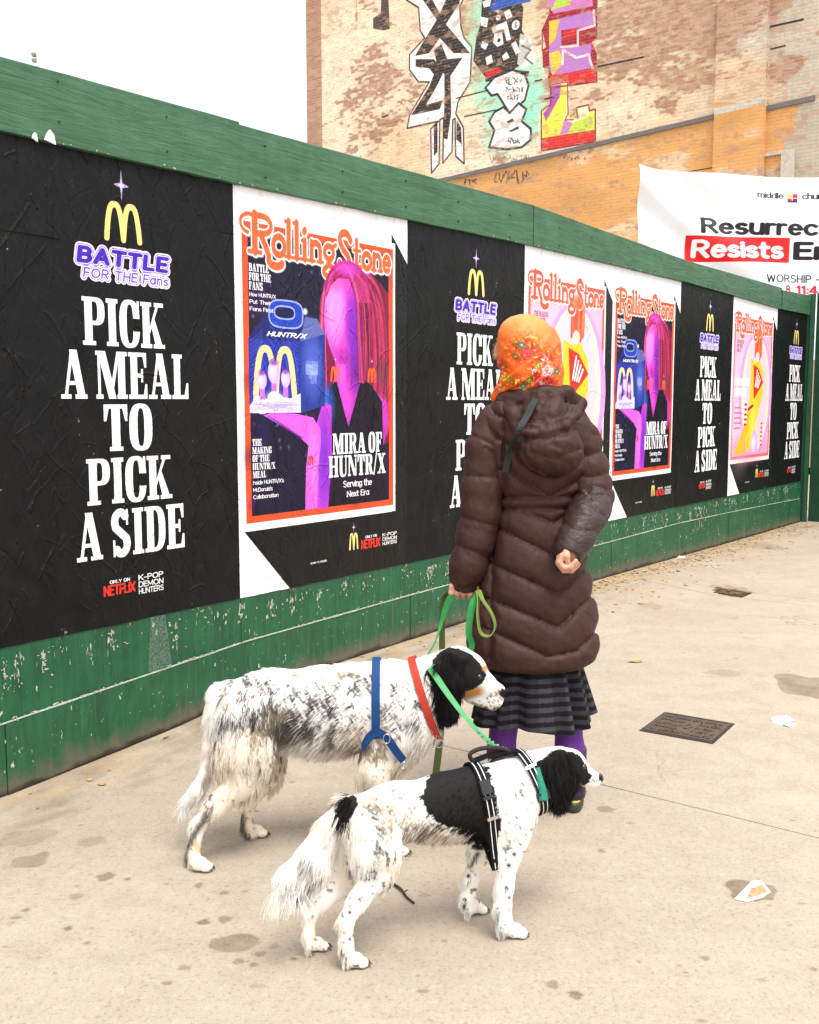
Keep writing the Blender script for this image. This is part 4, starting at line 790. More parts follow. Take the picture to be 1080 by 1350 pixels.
def board(name, s0, s1, b0, b1, t0, t1, o0, o1, mat, parent, seed, n=26, chip=.004, follow=False):
    """a board with slightly waney edges"""
    r = np.random.RandomState(seed); V = []; F = []
    ss = np.linspace(s0, s1, n)
    for i, s in enumerate(ss):
        k = (s-s0)/(s1-s0); zb = b0+(b1-b0)*k+chip*(r.rand()-.5)+(float(foot(s)) if follow else 0); zt = t0+(t1-t0)*k+chip*.5*(r.rand()-.5); ob = o1+.002*(r.rand()-.5)
        V += [fen(s, zb, o0), fen(s, zb+.001, ob-.0015), fen(s, zb+.004, ob), fen(s, zt-.004, ob), fen(s, zt, ob-.004), fen(s, zt, o0)]
    for i in range(n-1):
        for k in range(6): F.append((i*6+k, i*6+(k+1) % 6, i*6+6+(k+1) % 6, i*6+6+k))
    F += [tuple(range(5, -1, -1)), tuple((n-1)*6+k for k in range(6))]
    UV = []
    for i, s in enumerate(ss):
        for v_ in V[i*6:i*6+6]: UV.append((s, v_[2]-float(foot(s))))
    return mesh_obj(name, V, F, mat, parent, uv=UV)
for i, (s0, s1, b0, b1, t0, t1, th) in enumerate(caps): board('top_board', s0, s1, b0, b1, t0, t1, .0045, th, M['green_board'], fence, i)
bj = [-1.29, .118, 1.36, 2.672, 3.98, 5.30, 6.61, 7.92, 9.23, 10.34]
bt = [.15, .212, .288, .312, .325, .335, .350, .335, .312, .290]
for i in range(len(bj)-1): board('base_board', bj[i]+.002, bj[i+1]-.002, .004, .006, bt[i], bt[i+1]+.002, .0045, .013+.002*(i % 2), M['green_base'], fence, 20+i, chip=.005, follow=True)
# primer flakes left along the seam between plywood and base board, and chips under the top board
r = np.random.RandomState(31); g = MB()
def flake(g, s, z, off, w, h, th=.0008):
    n = 9; ph = r.rand(n); P = [(s+w*(.25+.9*ph[i])*cos(i*2*pi/n), z+h*(.25+.9*ph[i])*sin(i*2*pi/n)) for i in range(n)]
    g.add([fen(a, b, off) for a, b in P]+[fen(a, b, off+th) for a, b in P], [tuple(range(n, 2*n))]+[(i, (i+1) % n, n+(i+1) % n, n+i) for i in range(n)])
for i in range(1100):
    s = -.2+10.4*r.rand(); zt = np.interp(s, bj, bt); dens = .5+.5*sin(s*3.1)+.4*sin(s*7.7)
    if r.rand() > .35+.5*dens: continue
    flake(g, s, zt+.003+.003*r.randn(), .0052+.012*(r.rand()), .004+.014*r.rand()**2, .0012+.0035*r.rand())
for i in range(520):
    s = -.2+10.4*r.rand(); z = .47-abs(r.randn())*.05 if i % 3 else .30+.15*r.rand(); flake(g, s, max(float(np.interp(s, bj, bt))+.012, z), .0028, .0015+.009*r.rand()**3, .002+.020*r.rand()**3)
for i in range(260):
    s = -.2+10.4*r.rand(); z = .20*r.rand()+.06+max(0, float(foot(s))); flake(g, s, z, .0150, .0015+.006*r.rand()**3, .002+.012*r.rand()**3)
for i in range(34):
    s0_ = 10.3*r.rand() if i > 5 else [.18, .30, .62, .95, 1.7, 2.9][i]; z0_ = .47-.03*r.rand(); L__ = .04+.12*r.rand()
    for j in range(16): 
        z = z0_-L__*r.rand()**1.5; s = s0_+.012*r.randn(); flake(g, s, max(float(np.interp(s, bj, bt))+.012, z), .0028, .0015+.010*r.rand()**3, .003+.018*r.rand()**2)
for i in range(90):
    s = 3.5+6.8*r.rand() if i % 3 else 10*r.rand(); k = np.interp(s, [0, 1.37, 4, 6.66, 9.3, 10.3], [2.385, 2.398, 2.44, 2.448, 2.41, 2.42]); flake(g, s, k+.004+.008*r.rand(), .031, .003+.007*r.rand(), .002+.004*r.rand())
nh = MB(); rn = np.random.RandomState(5)
for i in range(20):
    s = -.1+.55*i+.05*rn.randn()
    for z in (2.47, 2.60):
        q = fen(s, z+.012*rn.randn(), .026); nh.tube([q, (q[0]+.8*.007, q[1]-.6*.007, q[2])], .0045, 8)
o = nh.make('nail_heads', M['steel_d'], fence); tag(o, kind='stuff')
o = g.make('paint_flakes', M['flake'], fence); tag(o, kind='stuff')
# drips of thin paste below the first poster
g = MB(); 
t = NT('dried_paste', .7, .2); p = t.coords(); nn = t.noise(p, 120, 4, .7); t.color((.30, .36, .32, 1)); t.b.inputs['Alpha'].default_value = .4
al = t.math('MULTIPLY', t.ramp(nn, .35, .75), .55); t.l.new(al, t.b.inputs['Alpha'])
gv = [fen(.82, .498, .0055), fen(.90, .498, .0055), fen(.93, .262, .0055), fen(.80, .262, .0055)]; g.add(gv+[(x, y, z) for x, y, z in [fen(.82, .498, .0045), fen(.90, .498, .0045), fen(.93, .262, .0045), fen(.80, .262, .0045)]], [(0, 3, 2, 1)]); g.make('paste_run', t.m, fence)
# worn bare edge along the top of the base boards
V = []; F = []; n = 700; rr_ = np.random.RandomState(44); nz_ = fbm(1, n, 9, 4, 45)[0]; nz2 = fbm(1, n, 60, 3, 46)[0]
for i in range(n):
    s = -.2+10.5*i/(n-1); zt = np.interp(s, bj, bt); w = max(0.0004, .0075*(nz_[i]-.34)*(1.2 if nz2[i] > .45 else .35)); V += [fen(s, zt-w*.7, .0168), fen(s, zt+.0016, .0168), fen(s, zt+.0022, .006), fen(s, zt+.0022+w*.5, .0048)]
F = [(i*4+k, i*4+4+k, i*4+5+k, i*4+1+k) for i in range(n-1) for k in range(3)]
mesh_obj('worn_edge', V, F, plain('worn_edge', (.34, .36, .28, 1), .85, .2, .3, 120, var=.4), fence)
# end post and return hoarding
g = MB(); g.tube([fen(10.43, .0, .02), fen(10.43, 2.66, .02)], .045, 12); g.make('end_post', M['green_dark'], fence, smooth=False)
g = MB(); g.hexa(fq(10.33, 10.40, -.02, .006, 0, 2.60)); g.make('corner_batten', M['green_dark'], fence)
ret = empty('return_hoarding', fen(10.55, 0, 1.2), 'dark green plain hoarding closing the far end, under the church banner', 'fence')
for i in range(3):
    a = .06+i*1.22; g = MB(); g.hexa([fen(10.50, 0, a), fen(10.50, 0, a+1.215), fen(10.54, 0, a+1.215), fen(10.54, 0, a), fen(10.50, 2.66, a), fen(10.50, 2.66, a+1.215), fen(10.54, 2.66, a+1.215), fen(10.54, 2.66, a)]); g.make('plywood_panel', M['green_dark'], ret)
g = MB(); g.hexa([fen(10.46, 2.58, .07), fen(10.46, 2.58, 3.7), fen(10.497, 2.58, 3.7), fen(10.497, 2.58, .07), fen(10.46, 2.68, .07), fen(10.46, 2.68, 3.7), fen(10.497, 2.68, 3.7), fen(10.497, 2.68, .07)]); g.make('top_rail', M['green_dark'], ret)

# ------------------------------------------------------------------ posters
def sheet(name, s0, s1, z0, z1, off, mat, label, cat='poster', group=None, seed=0, u0=0.0, u1=1.0, nx=60, ny=90, amp=.0018, edge=.0025):
    r = np.random.RandomState(100+seed); gx = np.linspace(0, 1, nx+1); gz = np.linspace(0, 1, ny+1); X, Z = np.meshgrid(gx, gz)
    h = fbm(ny+1, nx+1, 14, 4, 200+seed)-.5; S = s0+(s1-s0)*X; ZZ = z0+(z1-z0)*Z
    e = fbm(1, ny+1, 6, 3, 300+seed)[0]-.5; e2 = fbm(1, nx+1, 6, 3, 400+seed)[0]-.5
    S[:, 0] += edge*e; S[:, -1] += edge*e[::-1]; ZZ[0] += edge*2*e2; ZZ[-1] += edge*2*e2[::-1]
    OFF = off+.0025+amp*h*2; OFF = np.maximum(OFF, off)
    n = (nx+1)*(ny+1); V = [fen(a, b, c) for a, b, c in zip(S.ravel(), ZZ.ravel(), OFF.ravel())]
    I = np.arange(n).reshape(ny+1, nx+1); F = np.stack([I[:-1, :-1], I[:-1, 1:], I[1:, 1:], I[1:, :-1]], -1).reshape(-1, 4)
    uv = np.stack([u0+(u1-u0)*X.ravel(), (ZZ.ravel()-z0)/(z1-z0)*1.0], 1)
    o = mesh_obj(name, V, F, mat, None, True, origin=fen((s0+s1)/2, (z0+z1)/2, off), uv=uv); return tag(o, label, cat, group)
PG = 'posters pasted on the hoarding'
seq = [(.037, 1.345, 'pa', 'largest black slogan poster, at the left end of the hoarding'),
       (1.347, 2.655, 'pb', 'largest purple magazine cover poster, left of the woman'),
       (2.657, 3.930, 'pa', 'black slogan poster partly hidden by the woman in brown'),
       (3.932, 5.245, 'pc', 'pink magazine cover poster right behind the orange headscarf'),
       (5.247, 6.570, 'pb', 'smaller purple magazine cover poster just right of the woman in the brown coat'),
       (6.572, 7.875, 'pa', 'black slogan poster between the far purple cover and the far pink cover'),
       (7.877, 9.235, 'pc', 'pink magazine cover poster with white corners near the far end of the hoarding'),
       (9.237, 10.325, 'pa', 'narrow looking black slogan poster at the far end beside the dark green post')]
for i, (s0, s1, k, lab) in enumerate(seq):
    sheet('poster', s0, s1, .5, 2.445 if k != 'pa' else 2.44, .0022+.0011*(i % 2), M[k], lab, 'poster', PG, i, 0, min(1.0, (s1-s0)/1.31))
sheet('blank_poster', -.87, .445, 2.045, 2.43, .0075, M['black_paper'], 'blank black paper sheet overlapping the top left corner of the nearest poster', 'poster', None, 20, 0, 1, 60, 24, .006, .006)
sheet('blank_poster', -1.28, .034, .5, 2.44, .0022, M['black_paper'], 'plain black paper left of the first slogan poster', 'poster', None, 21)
# torn white scraps caught under the top board
paper = plain('white_paper', (.78, .78, .80, 1), .7, .2, .1, 60, var=.05)
for i, (px, py, w, h) in enumerate(((58, 184, .045, .03), (38, 181, .02, .012))):
    s, z = onf(px, py); g = MB(); P = [(s-w/2, z-.01), (s+w*.5, z-.02), (s+w*.35, z+h*.5), (s, z+h), (s-w*.3, z+h*.4)]
    g.add([fen(a, b, .034) for a, b in P]+[fen(a+.002, b, .040) for a, b in P], [(5, 6, 7, 8, 9), (4, 3, 2, 1, 0)]+[(k, (k+1) % 5, 5+(k+1) % 5, 5+k) for k in range(5)])
    o = g.make('paper_scrap', paper, None, origin=fen(s, z, .03)); tag(o, ['white paper scrap stuck under the green top board near its left end', 'tiny white paper shred under the top board, left of the bigger scrap'][i], 'paper scrap')

# ------------------------------------------------------------------ brick building
bld = empty('brick_building', wal(5, 0, 0), 'tall old brick building with worn paint and graffiti behind the hoarding', 'building')
def wbox(name, t0, t1, z0, z1, o0, o1, mat, parent=bld, slope=0.0):
    c = [(t1, z0, o1), (t0, z0, o1), (t0, z0, o0), (t1, z0, o0), (t1, z1, o1), (t0, z1, o1), (t0, z1, o0), (t1, z1, o0)]
    c = [(t, z+slope*(t-t0), o) for t, z, o in c]
    V = []; F = []; UV = []
    fs = [(0, 1, 5, 4), (1, 2, 6, 5), (2, 3, 7, 6), (3, 0, 4, 7), (4, 5, 6, 7), (0, 3, 2, 1)]
    for f in fs:
        b = len(V); V += [wal(c[i][0], c[i][1], c[i][2]) for i in f]; F.append((b, b+1, b+2, b+3))
        side = f in (fs[1], fs[3]); UV += [((WTW-9-c[i][0])+(c[i][2] if side else 0), c[i][1]) for i in f]
    return mesh_obj(name, V, F, mat, parent, uv=UV)
wbox('wall', -9, 14.85, 0, 17, -12, 0, M['wall'])
wbox('pilaster', 1.40, 2.52, 0, 17, .001, .14, M['wall'])
def along(px0, py0, px1, py1): a = onw(px0, py0); b = onw(px1, py1); return a, b
def strip(name, p0, p1, h, o1, mat, o0=.001):
    a, b = onw(*p0), onw(*p1)   # p0 right, p1 left
    t0, z0 = a; t1, z1 = b; sl = (z1-z0)/(t1-t0); return wbox(name, t0, t1, z0-h, z0, o0, o1, mat, slope=sl)
strip('roof_flashing', (942, 151), (560, 241), .10, .05, M['flash'])
strip('roof_flashing', (1075, 126), (1012, 140), .10, .05, M['flash'])
for a, b, h in (((849, 74), (788, 87), .035), ((715, 104), (705, 106), .03), ((730, 127), (718, 130), .03), ((644, 118), (601, 129), .028), ((660, 143), (612, 153), .028), ((1060, 24), (1011, 35), .04), ((1036, 59), (1016, 64), .03), ((512, 151), (504, 154), .04), ((842, 175), (828, 178), .03), ((1003, 210), (900, 227), .02)): strip('slot_shade_strip', a, b, h, .006, M['slot'])  # raised dark strips put in for the shade inside small slots
strip('crumbled_ledge', (1036, 198), (985, 207), .07, .06, M['stucco'])
a = onw(1032, 200); b = onw(1044, 320); wbox('downpipe_casing', b[0], a[0], 4, onw(1038, 199)[1], .001, .10, M['stucco'])

# ------------------------------------------------------------------ banner behind the hoarding
t = NT('banner_vinyl', .45, .3); uv = t.coords('UV'); ti = t.img(banner_print(), uv); p = t.coords(); t.color(ti.outputs[0])
t.normal(t.bump(t.noise(p, 1.2, 4, .5, .8), .25, .08)); M['banner'] = t.m
s_ = 13.5/1340.; BW, BH = 6.2, 2.5; nx, ny = 120, 50; V = []; UV = []
base = at(843, 216, 13.5); 
def banner_pt(u, v):
    x = u*BW; z = v*BH; px = 843+x/s_
    sag = -.17*(1-math.exp(-x/.75))*v**2.0                     # top edge drops from the tied corner
    d1 = .75*x-(BH-z); y = .11*math.sin(9*d1/(1+.35*x))*math.exp(-abs(d1)/.8)*max(0, 1-x/3.5)+.03*math.sin(x*2.1+z*1.3)+.02*math.sin(x*5+2*z)+.025*math.sin(3.2*z)
    return (base[0]+x, 13.5+y, base[2]-BH+z+sag)
for j in range(ny+1):
    for i in range(nx+1): V.append(banner_pt(i/nx, j/ny)); UV.append((i/nx, j/ny))
I = np.arange((nx+1)*(ny+1)).reshape(ny+1, nx+1); F = np.stack([I[:-1, :-1], I[:-1, 1:], I[1:, 1:], I[1:, :-1]], -1).reshape(-1, 4)
ban = empty('church_banner', (base[0]+BW/2, 13.5, 0), 'white church banner with black and red lettering above the far end of the hoarding', 'banner')
bs = mesh_obj('banner_sheet', V, F, M['banner'], ban, True, uv=UV)
for i, x in enumerate((.25, BW-.25)):
    g = MB(); g.tube([(base[0]+x, 13.66, 0), (base[0]+x, 13.66, base[2]-.08)], .03, 10); g.make('support_pole', M['galv'], ban, smooth=True)
g = MB(); g.tube([(base[0]+.25, 13.62, base[2]-.35), (base[0]+BW-.25, 13.62, base[2]-.35)], .02, 8); g.make('rail', M['galv'], ban, smooth=True)

# ------------------------------------------------------------------ far street lamp
b = at(50, 90, 55); b2 = at(50, 71.5, 55); lamp = empty('street_lamp', (b[0], 55, 0), 'distant pale lamp pole with two small heads above the left end of the hoarding', 'street lamp')
g = MB(); g.tube([(b[0], 55, 0), (b[0], 55, b2[2])], [.09, .07], 10); g.make('pole', M['galv'], lamp, smooth=True)
for (px, py) in ((45.5, 72.5), (46, 80)):
    h = at(px, py, 55); g = MB(); g.tube([(b[0], 55, h[2]+.02), (h[0]+.05, 55, h[2]+.05)], .03, 6); g.make('arm', M['galv'], lamp)
    g = MB(); g.box(h[0]-.12, h[0]+.10, 54.85, 55.15, h[2]-.07, h[2]+.08); g.make('lamp_head', plain('lamp_head', (.25, .22, .15, 1), .5), lamp)

# ------------------------------------------------------------------ covers in the pavement
def quad_plate(P, z0, z1, inset=0.0):
    c = np.mean(P, 0); Q = [c+(p-c)*(1-inset) for p in P]; g = MB(); g.hexa([(q[0], q[1], z0) for q in Q]+[(q[0], q[1], z1) for q in Q]); return g
cor = [ground(843, 964)[:2], ground(940, 981)[:2], ground(969, 955)[:2], ground(876, 939)[:2]]
u_ = (cor[1]-cor[0]+cor[2]-cor[3])/2; v_ = (cor[3]-cor[0]+cor[2]-cor[1])/2; c_ = np.mean(cor, 0); cor = [c_-u_/2-v_/2, c_+u_/2-v_/2, c_+u_/2+v_/2, c_-u_/2+v_/2]
hat = empty('utility_cover', (c_[0], c_[1], 0), 'rectangular rusty cast iron utility cover with raised lettering, right of the woman', 'utility cover')
quad_plate(cor, .0005, .003).make('frame', M['steel_d'], hat); quad_plate(cor, .0032, .0045, .07).make('lid', M['steel'], hat)
g = MB(); r = np.random.RandomState(3)
def pl(u, v): return c_+u_*(u-.5)+v_*(v-.5)
def bar(g, ua, va, ub, vb, w, z0=.0045, z1=.0085):
    A, B = pl(ua, va), pl(ub, vb); d = B-A; L_ = np.linalg.norm(d)+1e-9; nn_ = np.array([-d[1], d[0]])/L_*w/2
    g.hexa([(*(A-nn_), z0), (*(B-nn_), z0), (*(B+nn_), z0), (*(A+nn_), z0), (*(A-nn_), z1), (*(B-nn_), z1), (*(B+nn_), z1), (*(A+nn_), z1)])
for (a, b, c, d) in ((.05, .06, .95, .06), (.95, .06, .95, .94), (.95, .94, .05, .94), (.05, .94, .05, .06), (.45, .5, .5, .62), (.5, .62, .56, .5), (.56, .5, .5, .38), (.5, .38, .45, .5)): bar(g, a, b, c, d, .008)
for row in range(5):
    u = .10
    while u < .90:
        w = .025+.02*r.rand(); v0 = .13+row*.16
        if not (abs(u-.5) < .08 and 1 <= row <= 3):
            bar(g, u, v0, u, v0+.10, .006)
            if r.rand() < .6: bar(g, u, v0+.10*(r.rand() > .5), u+w*.8, v0+.10*(r.rand() > .5), .006)
            if r.rand() < .5: bar(g, u+w*.8, v0, u+w*.8, v0+.10, .006)
        u += w+.022
g.make('raised_pattern', M['steel'], hat)
vb = [ground(934, 782)[:2], ground(979, 788)[:2], ground(992, 782)[:2], ground(947, 775)[:2]]; vc = np.mean(vb, 0)
val = empty('valve_box', (vc[0], vc[1], 0), 'small sunken rectangular box full of dead leaves, farther up the pavement', 'valve box')
quad_plate(vb, .0005, .004).make('rim', M['steel_d'], val); quad_plate(vb, .0042, .006, .15).make('dirt', plain('leaf_dirt', (.085, .06, .03, 1), .95, .1, .5, 60, var=.6), val)
# ------------------------------------------------------------------ leaves, twigs, litter
leafm = [plain('dead_leaf_'+n_, c, .75, .2, .2, 80, var=.3) for n_, c in (('tan', (.42, .27, .12, 1)), ('brown', (.20, .11, .05, 1)), ('straw', (.55, .45, .28, 1)), ('ochre', (.50, .30, .07, 1)))]
def leaf_mesh(c, L_, w, ang, seed, curl=.3):
    r = np.random.RandomState(seed); n = 7; V = []; F = []
    for i in range(n):
        k = i/(n-1); ww = w*sin(pi*min(1, k*.95+.03))**.7*(1+.4*(i % 2)); x = (k-.5)*L_; zz = .002+curl*L_*((k-.5)**2)*1.2
        for sgn in (-1, 0, 1): V.append((c[0]+x*cos(ang)-sgn*ww*sin(ang), c[1]+x*sin(ang)+sgn*ww*cos(ang), c[2]+zz+abs(sgn)*ww*.15*(1+.5*r.rand())))
    for i in range(n-1):
        for k in range(2): F.append((i*3+k, i*3+k+1, i*3+4+k, i*3+3+k))
    return V, F
r = np.random.RandomState(12)
for mi in range(4):
    g = MB()
    for i in range(230):
        s = 3.6+6.6*r.rand() if i % 12 else 10*r.rand()-.2; o_ = .03+abs(r.randn())*.13 if i % 5 else .1+.5*r.rand(); V, F = leaf_mesh(fen(s, float(foot(s, o_)), o_), .010+.035*r.rand()**2, .003+.009*r.rand(), r.rand()*6.3, i); g.add(V, F)
    o = g.make('leaf_litter', leafm[mi], None, origin=fen(6, 0, .1)); tag(o, 'scattered dead leaf litter along the foot of the hoarding', 'leaf litter', kind='stuff')
g = MB()
for i in range(26):
    a, b = r.rand(), r.rand(); c = vb[0]+(vb[1]-vb[0])*a+(vb[3]-vb[0])*b; V, F = leaf_mesh((c[0], c[1], .006), .03+.04*r.rand(), .006+.01*r.rand(), r.rand()*6.3, i); g.add(V, F)
o = g.make('leaves', leafm[1], val); tag(o, kind='stuff')
c = ground(838, 873); V, F = leaf_mesh((c[0], c[1], 0), .085, .016, .15, 5, .5); o = mesh_obj('dead_leaf', V, F, leafm[3], None, True, origin=c); tag(o, 'single curled orange dead leaf lying alone on the pavement right of the brown coat', 'leaf')
c = ground(232, 945, -.01); V, F = leaf_mesh((c[0], c[1], -.008), .06, .012, .6, 6, .5); o = mesh_obj('dead_leaf', V, F, leafm[3], None, True, origin=c); tag(o, 'small yellow leaf at the foot of the hoarding behind the larger dog', 'leaf')
a, b = ground(515, 1165), ground(546, 1193); P = smooth_path([a+[0, 0, .006], (a*.6+b*.4)+[.004, .0, .008], (a*.3+b*.7)+[-.002, 0, .006], b+[0, 0, .005]], 5); V, F = tube_mesh(P, np.linspace(.0045, .003, len(P)), 6)
g = MB(); g.add(V, F); g.tube([P[7], P[7]+[.012, .006, .004]], .002, 5); o = g.make('twig', plain('bark', (.05, .03, .02, 1), .9, .2, .4, 200), None, origin=a); tag(o, 'short dark brown twig on the pavement under the smaller dog', 'twig')
for k, (px, py, sz, lab) in enumerate(((1032, 952, .045, 'crumpled white foil wrapper on the pavement at the right, beyond the utility cover'), (898, 737, .05, 'crumpled white tissue near the foot of the hoarding, left of the far joint'), (895, 696, .05, 'flattened white paper by the far foot of the hoarding'), (960, 662+38, .045, 'white crumb of paper near the base boards at the right'))):
    c = ground(px, py, [0, .03, .03, .03][k]); r = np.random.RandomState(60+k); n = 60; V = []; 
    th_ = np.arange(10)*2*pi/10
    for j in range(5):
        rr = sz*(1-j/4.6)**.6
        for t_ in th_: V.append((c[0]+rr*cos(t_)*(.6+.8*r.rand()), c[1]+rr*sin(t_)*(.6+.8*r.rand())*1.3, c[2]+.001+j*.006*(.5+r.rand())))
    F = [(j*10+i, j*10+(i+1) % 10, j*10+10+(i+1) % 10, j*10+10+i) for j in range(4) for i in range(10)]+[tuple(range(40, 50))]
    o = mesh_obj('litter', V, F, paper, None, origin=c); tag(o, lab, 'litter')
# damp torn ticket: a flattened white and orange paper in a stain
P = [ground(*q) for q in ((969, 1186), (992, 1162), (1004, 1163), (1016, 1177), (1006, 1184), (985, 1190))]; c = np.mean(P, 0)
g = MB(); n = 6; g.add([(q[0], q[1], .0015) for q in P]+[(q[0], q[1], .0035) for q in P], [tuple(range(6, 12))]+[(i, (i+1) % 6, 6+(i+1) % 6, 6+i) for i in range(6)])
tk = empty('paper_ticket', c, 'flattened damp white and orange paper stuck in a dark stain at the lower right', 'litter'); g.make('sheet', paper, tk)
P2 = [ground(*q) for q in ((984, 1187), (990, 1173), (1005, 1168), (1012, 1177), (1003, 1181))]; g = MB(); g.add([(q[0], q[1], .0038) for q in P2]+[(q[0], q[1], .0046) for q in P2], [tuple(range(5, 10))]+[(i, (i+1) % 5, 5+(i+1) % 5, 5+i) for i in range(5)]); g.make('orange_print', plain('orange_ink', (.62, .26, .13, 1), .8, .2, .3, 80, var=.4), tk)
# ------------------------------------------------------------------ implicit bodies
class Sdf:
    def __init__(s): s.p = []
    def cap(s, a, b, ra, rb=None, fy=1.0, k=.02, tag='', op='+', disp=None):
        s.p.append(dict(t='cap', a=np.array(a, float), b=np.array(b, float), ra=ra, rb=ra if rb is None else rb, fy=fy, k=k, tag=tag, op=op)); return s
    def ell(s, c, r, R=None, k=.02, tag='', op='+'):
        s.p.append(dict(t='ell', c=np.array(c, float), r=np.array(r, float), R=np.eye(3) if R is None else np.array(R, float), k=k, tag=tag, op=op)); return s
    def prof(s, z, cx, hx, cy, hy, k=.02, tag='', op='+', e=2.0, zc0=None, zc1=None):
        o = np.argsort(z); A = [np.array(q, float)[o] for q in (z, cx, hx, cy, hy)]
        s.p.append(dict(t='prof', z=A[0], cx=A[1], hx=A[2], cy=A[3], hy=A[4], k=k, tag=tag, op=op, e=e)); return s
    def chain(s, pts, rs, **kw):
        for i in range(len(pts)-1): s.cap(pts[i], pts[i+1], rs[i], rs[i+1], **kw)
        return s
    def _d(s, q, P):
        if q['t'] == 'cap':
            a, b, fy = q['a'], q['b'], q['fy']; sc = np.array([1, 1/fy, 1.]); pa = (P-a)*sc; ba = (b-a)*sc
            h = np.clip(pa@ba/(ba@ba+1e-12), 0, 1); d = np.linalg.norm(pa-h[:, None]*ba, axis=1)-(q['ra']+(q['rb']-q['ra'])*h)
            return d*(fy if fy < 1 else 1)**.5
        if q['t'] == 'ell':
            L_ = (P-q['c'])@q['R'].T; r = q['r']; k0 = np.linalg.norm(L_/r, axis=1); k1 = np.linalg.norm(L_/(r*r), axis=1); return k0*(k0-1)/(k1+1e-9)
        z = P[:, 2]; cx = np.interp(z, q['z'], q['cx']); hx = np.interp(z, q['z'], q['hx']); cy = np.interp(z, q['z'], q['cy']); hy = np.interp(z, q['z'], q['hy'])
        e = q['e']; u = (np.abs((P[:, 0]-cx)/hx)**e+np.abs((P[:, 1]-cy)/hy)**e)**(1/e); d = (u-1)*np.minimum(hx, hy)
        dz = np.maximum(q['z'][0]-z, z-q['z'][-1]); r = .012; a = np.maximum(d+r, 0); b = np.maximum(dz+r, 0); return np.hypot(a, b)+np.minimum(np.maximum(d+r, dz+r), 0)-r
    def bb(s, q):
        if q['t'] == 'cap': m = max(q['ra'], q['rb']); lo = np.minimum(q['a'], q['b'])-m; hi = np.maximum(q['a'], q['b'])+m
        elif q['t'] == 'ell': m = q['r'].max(); lo = q['c']-m; hi = q['c']+m
        else: lo = np.array([(q['cx']-q['hx']).min(), (q['cy']-q['hy']).min(), q['z'][0]]); hi = np.array([(q['cx']+q['hx']).max(), (q['cy']+q['hy']).max(), q['z'][-1]])
        return lo, hi
    @staticmethod
    def comb(D, d, k, op):
        if op == '-':
            d = -d; h = np.clip(.5-.5*(D-d)/k, 0, 1); return D+(d-D)*h+k*h*(1-h)
        h = np.clip(.5+.5*(D-d)/k, 0, 1); return D+(d-D)*h-k*h*(1-h)
    def eval(s, P):
        D = np.full(len(P), .5); best = np.full(len(P), 9.); idx = np.zeros(len(P), int)
        for i, q in enumerate(s.p):
            lo, hi = s.bb(q); m = np.all((P > lo-.08) & (P < hi+.08), axis=1)
            if not m.any(): continue
            d = s._d(q, P[m]); D[m] = s.comb(D[m], d, q['k'], q['op'])
            if q['op'] == '+':
                w = np.where(m)[0]; c = d < best[w]; best[w[c]] = d[c]; idx[w[c]] = i
        return D, idx
    def grad(s, P, e=.003):
        g = np.zeros_like(P)
        for i in range(3):
            o = np.zeros(3); o[i] = e; g[:, i] = s.eval(P+o)[0]-s.eval(P-o)[0]
        return g/(np.linalg.norm(g, axis=1)[:, None]+1e-9)
    def mesh(s, h, disp=None, cut=None, smooth=1):
        B = [s.bb(q) for q in s.p if q['op'] == '+']; lo = np.min([b[0] for b in B], 0)-.02-2*h; hi = np.max([b[1] for b in B], 0)+.02+2*h
        n = np.ceil((hi-lo)/h).astype(int)+1; ax = [lo[i]+h*np.arange(n[i]) for i in range(3)]; F = np.full(n, .5, np.float32)
        for q in s.p:
            l, u = s.bb(q); m = .03+q['k']; i0 = [max(0, int((l[i]-m-lo[i])/h)) for i in range(3)]; i1 = [min(n[i], int((u[i]+m-lo[i])/h)+2) for i in range(3)]
            sl = tuple(slice(a, b) for a, b in zip(i0, i1)); X, Y, Z = np.meshgrid(ax[0][sl[0]], ax[1][sl[1]], ax[2][sl[2]], indexing='ij')
            d = s._d(q, np.stack([X.ravel(), Y.ravel(), Z.ravel()], 1)).reshape(X.shape); F[sl] = s.comb(F[sl], d, q['k'], q['op'])
        if disp is not None:
            m = np.abs(F) < .045; w = np.where(m); P = np.stack([ax[i][w[i]] for i in range(3)], 1); F[m] -= disp(P).astype(np.float32)
        if cut is not None:
            X, Y, Z = np.meshgrid(*ax, indexing='ij'); F = np.maximum(F, cut(X, Y, Z).astype(np.float32))
        return nets(F, lo, h, smooth)
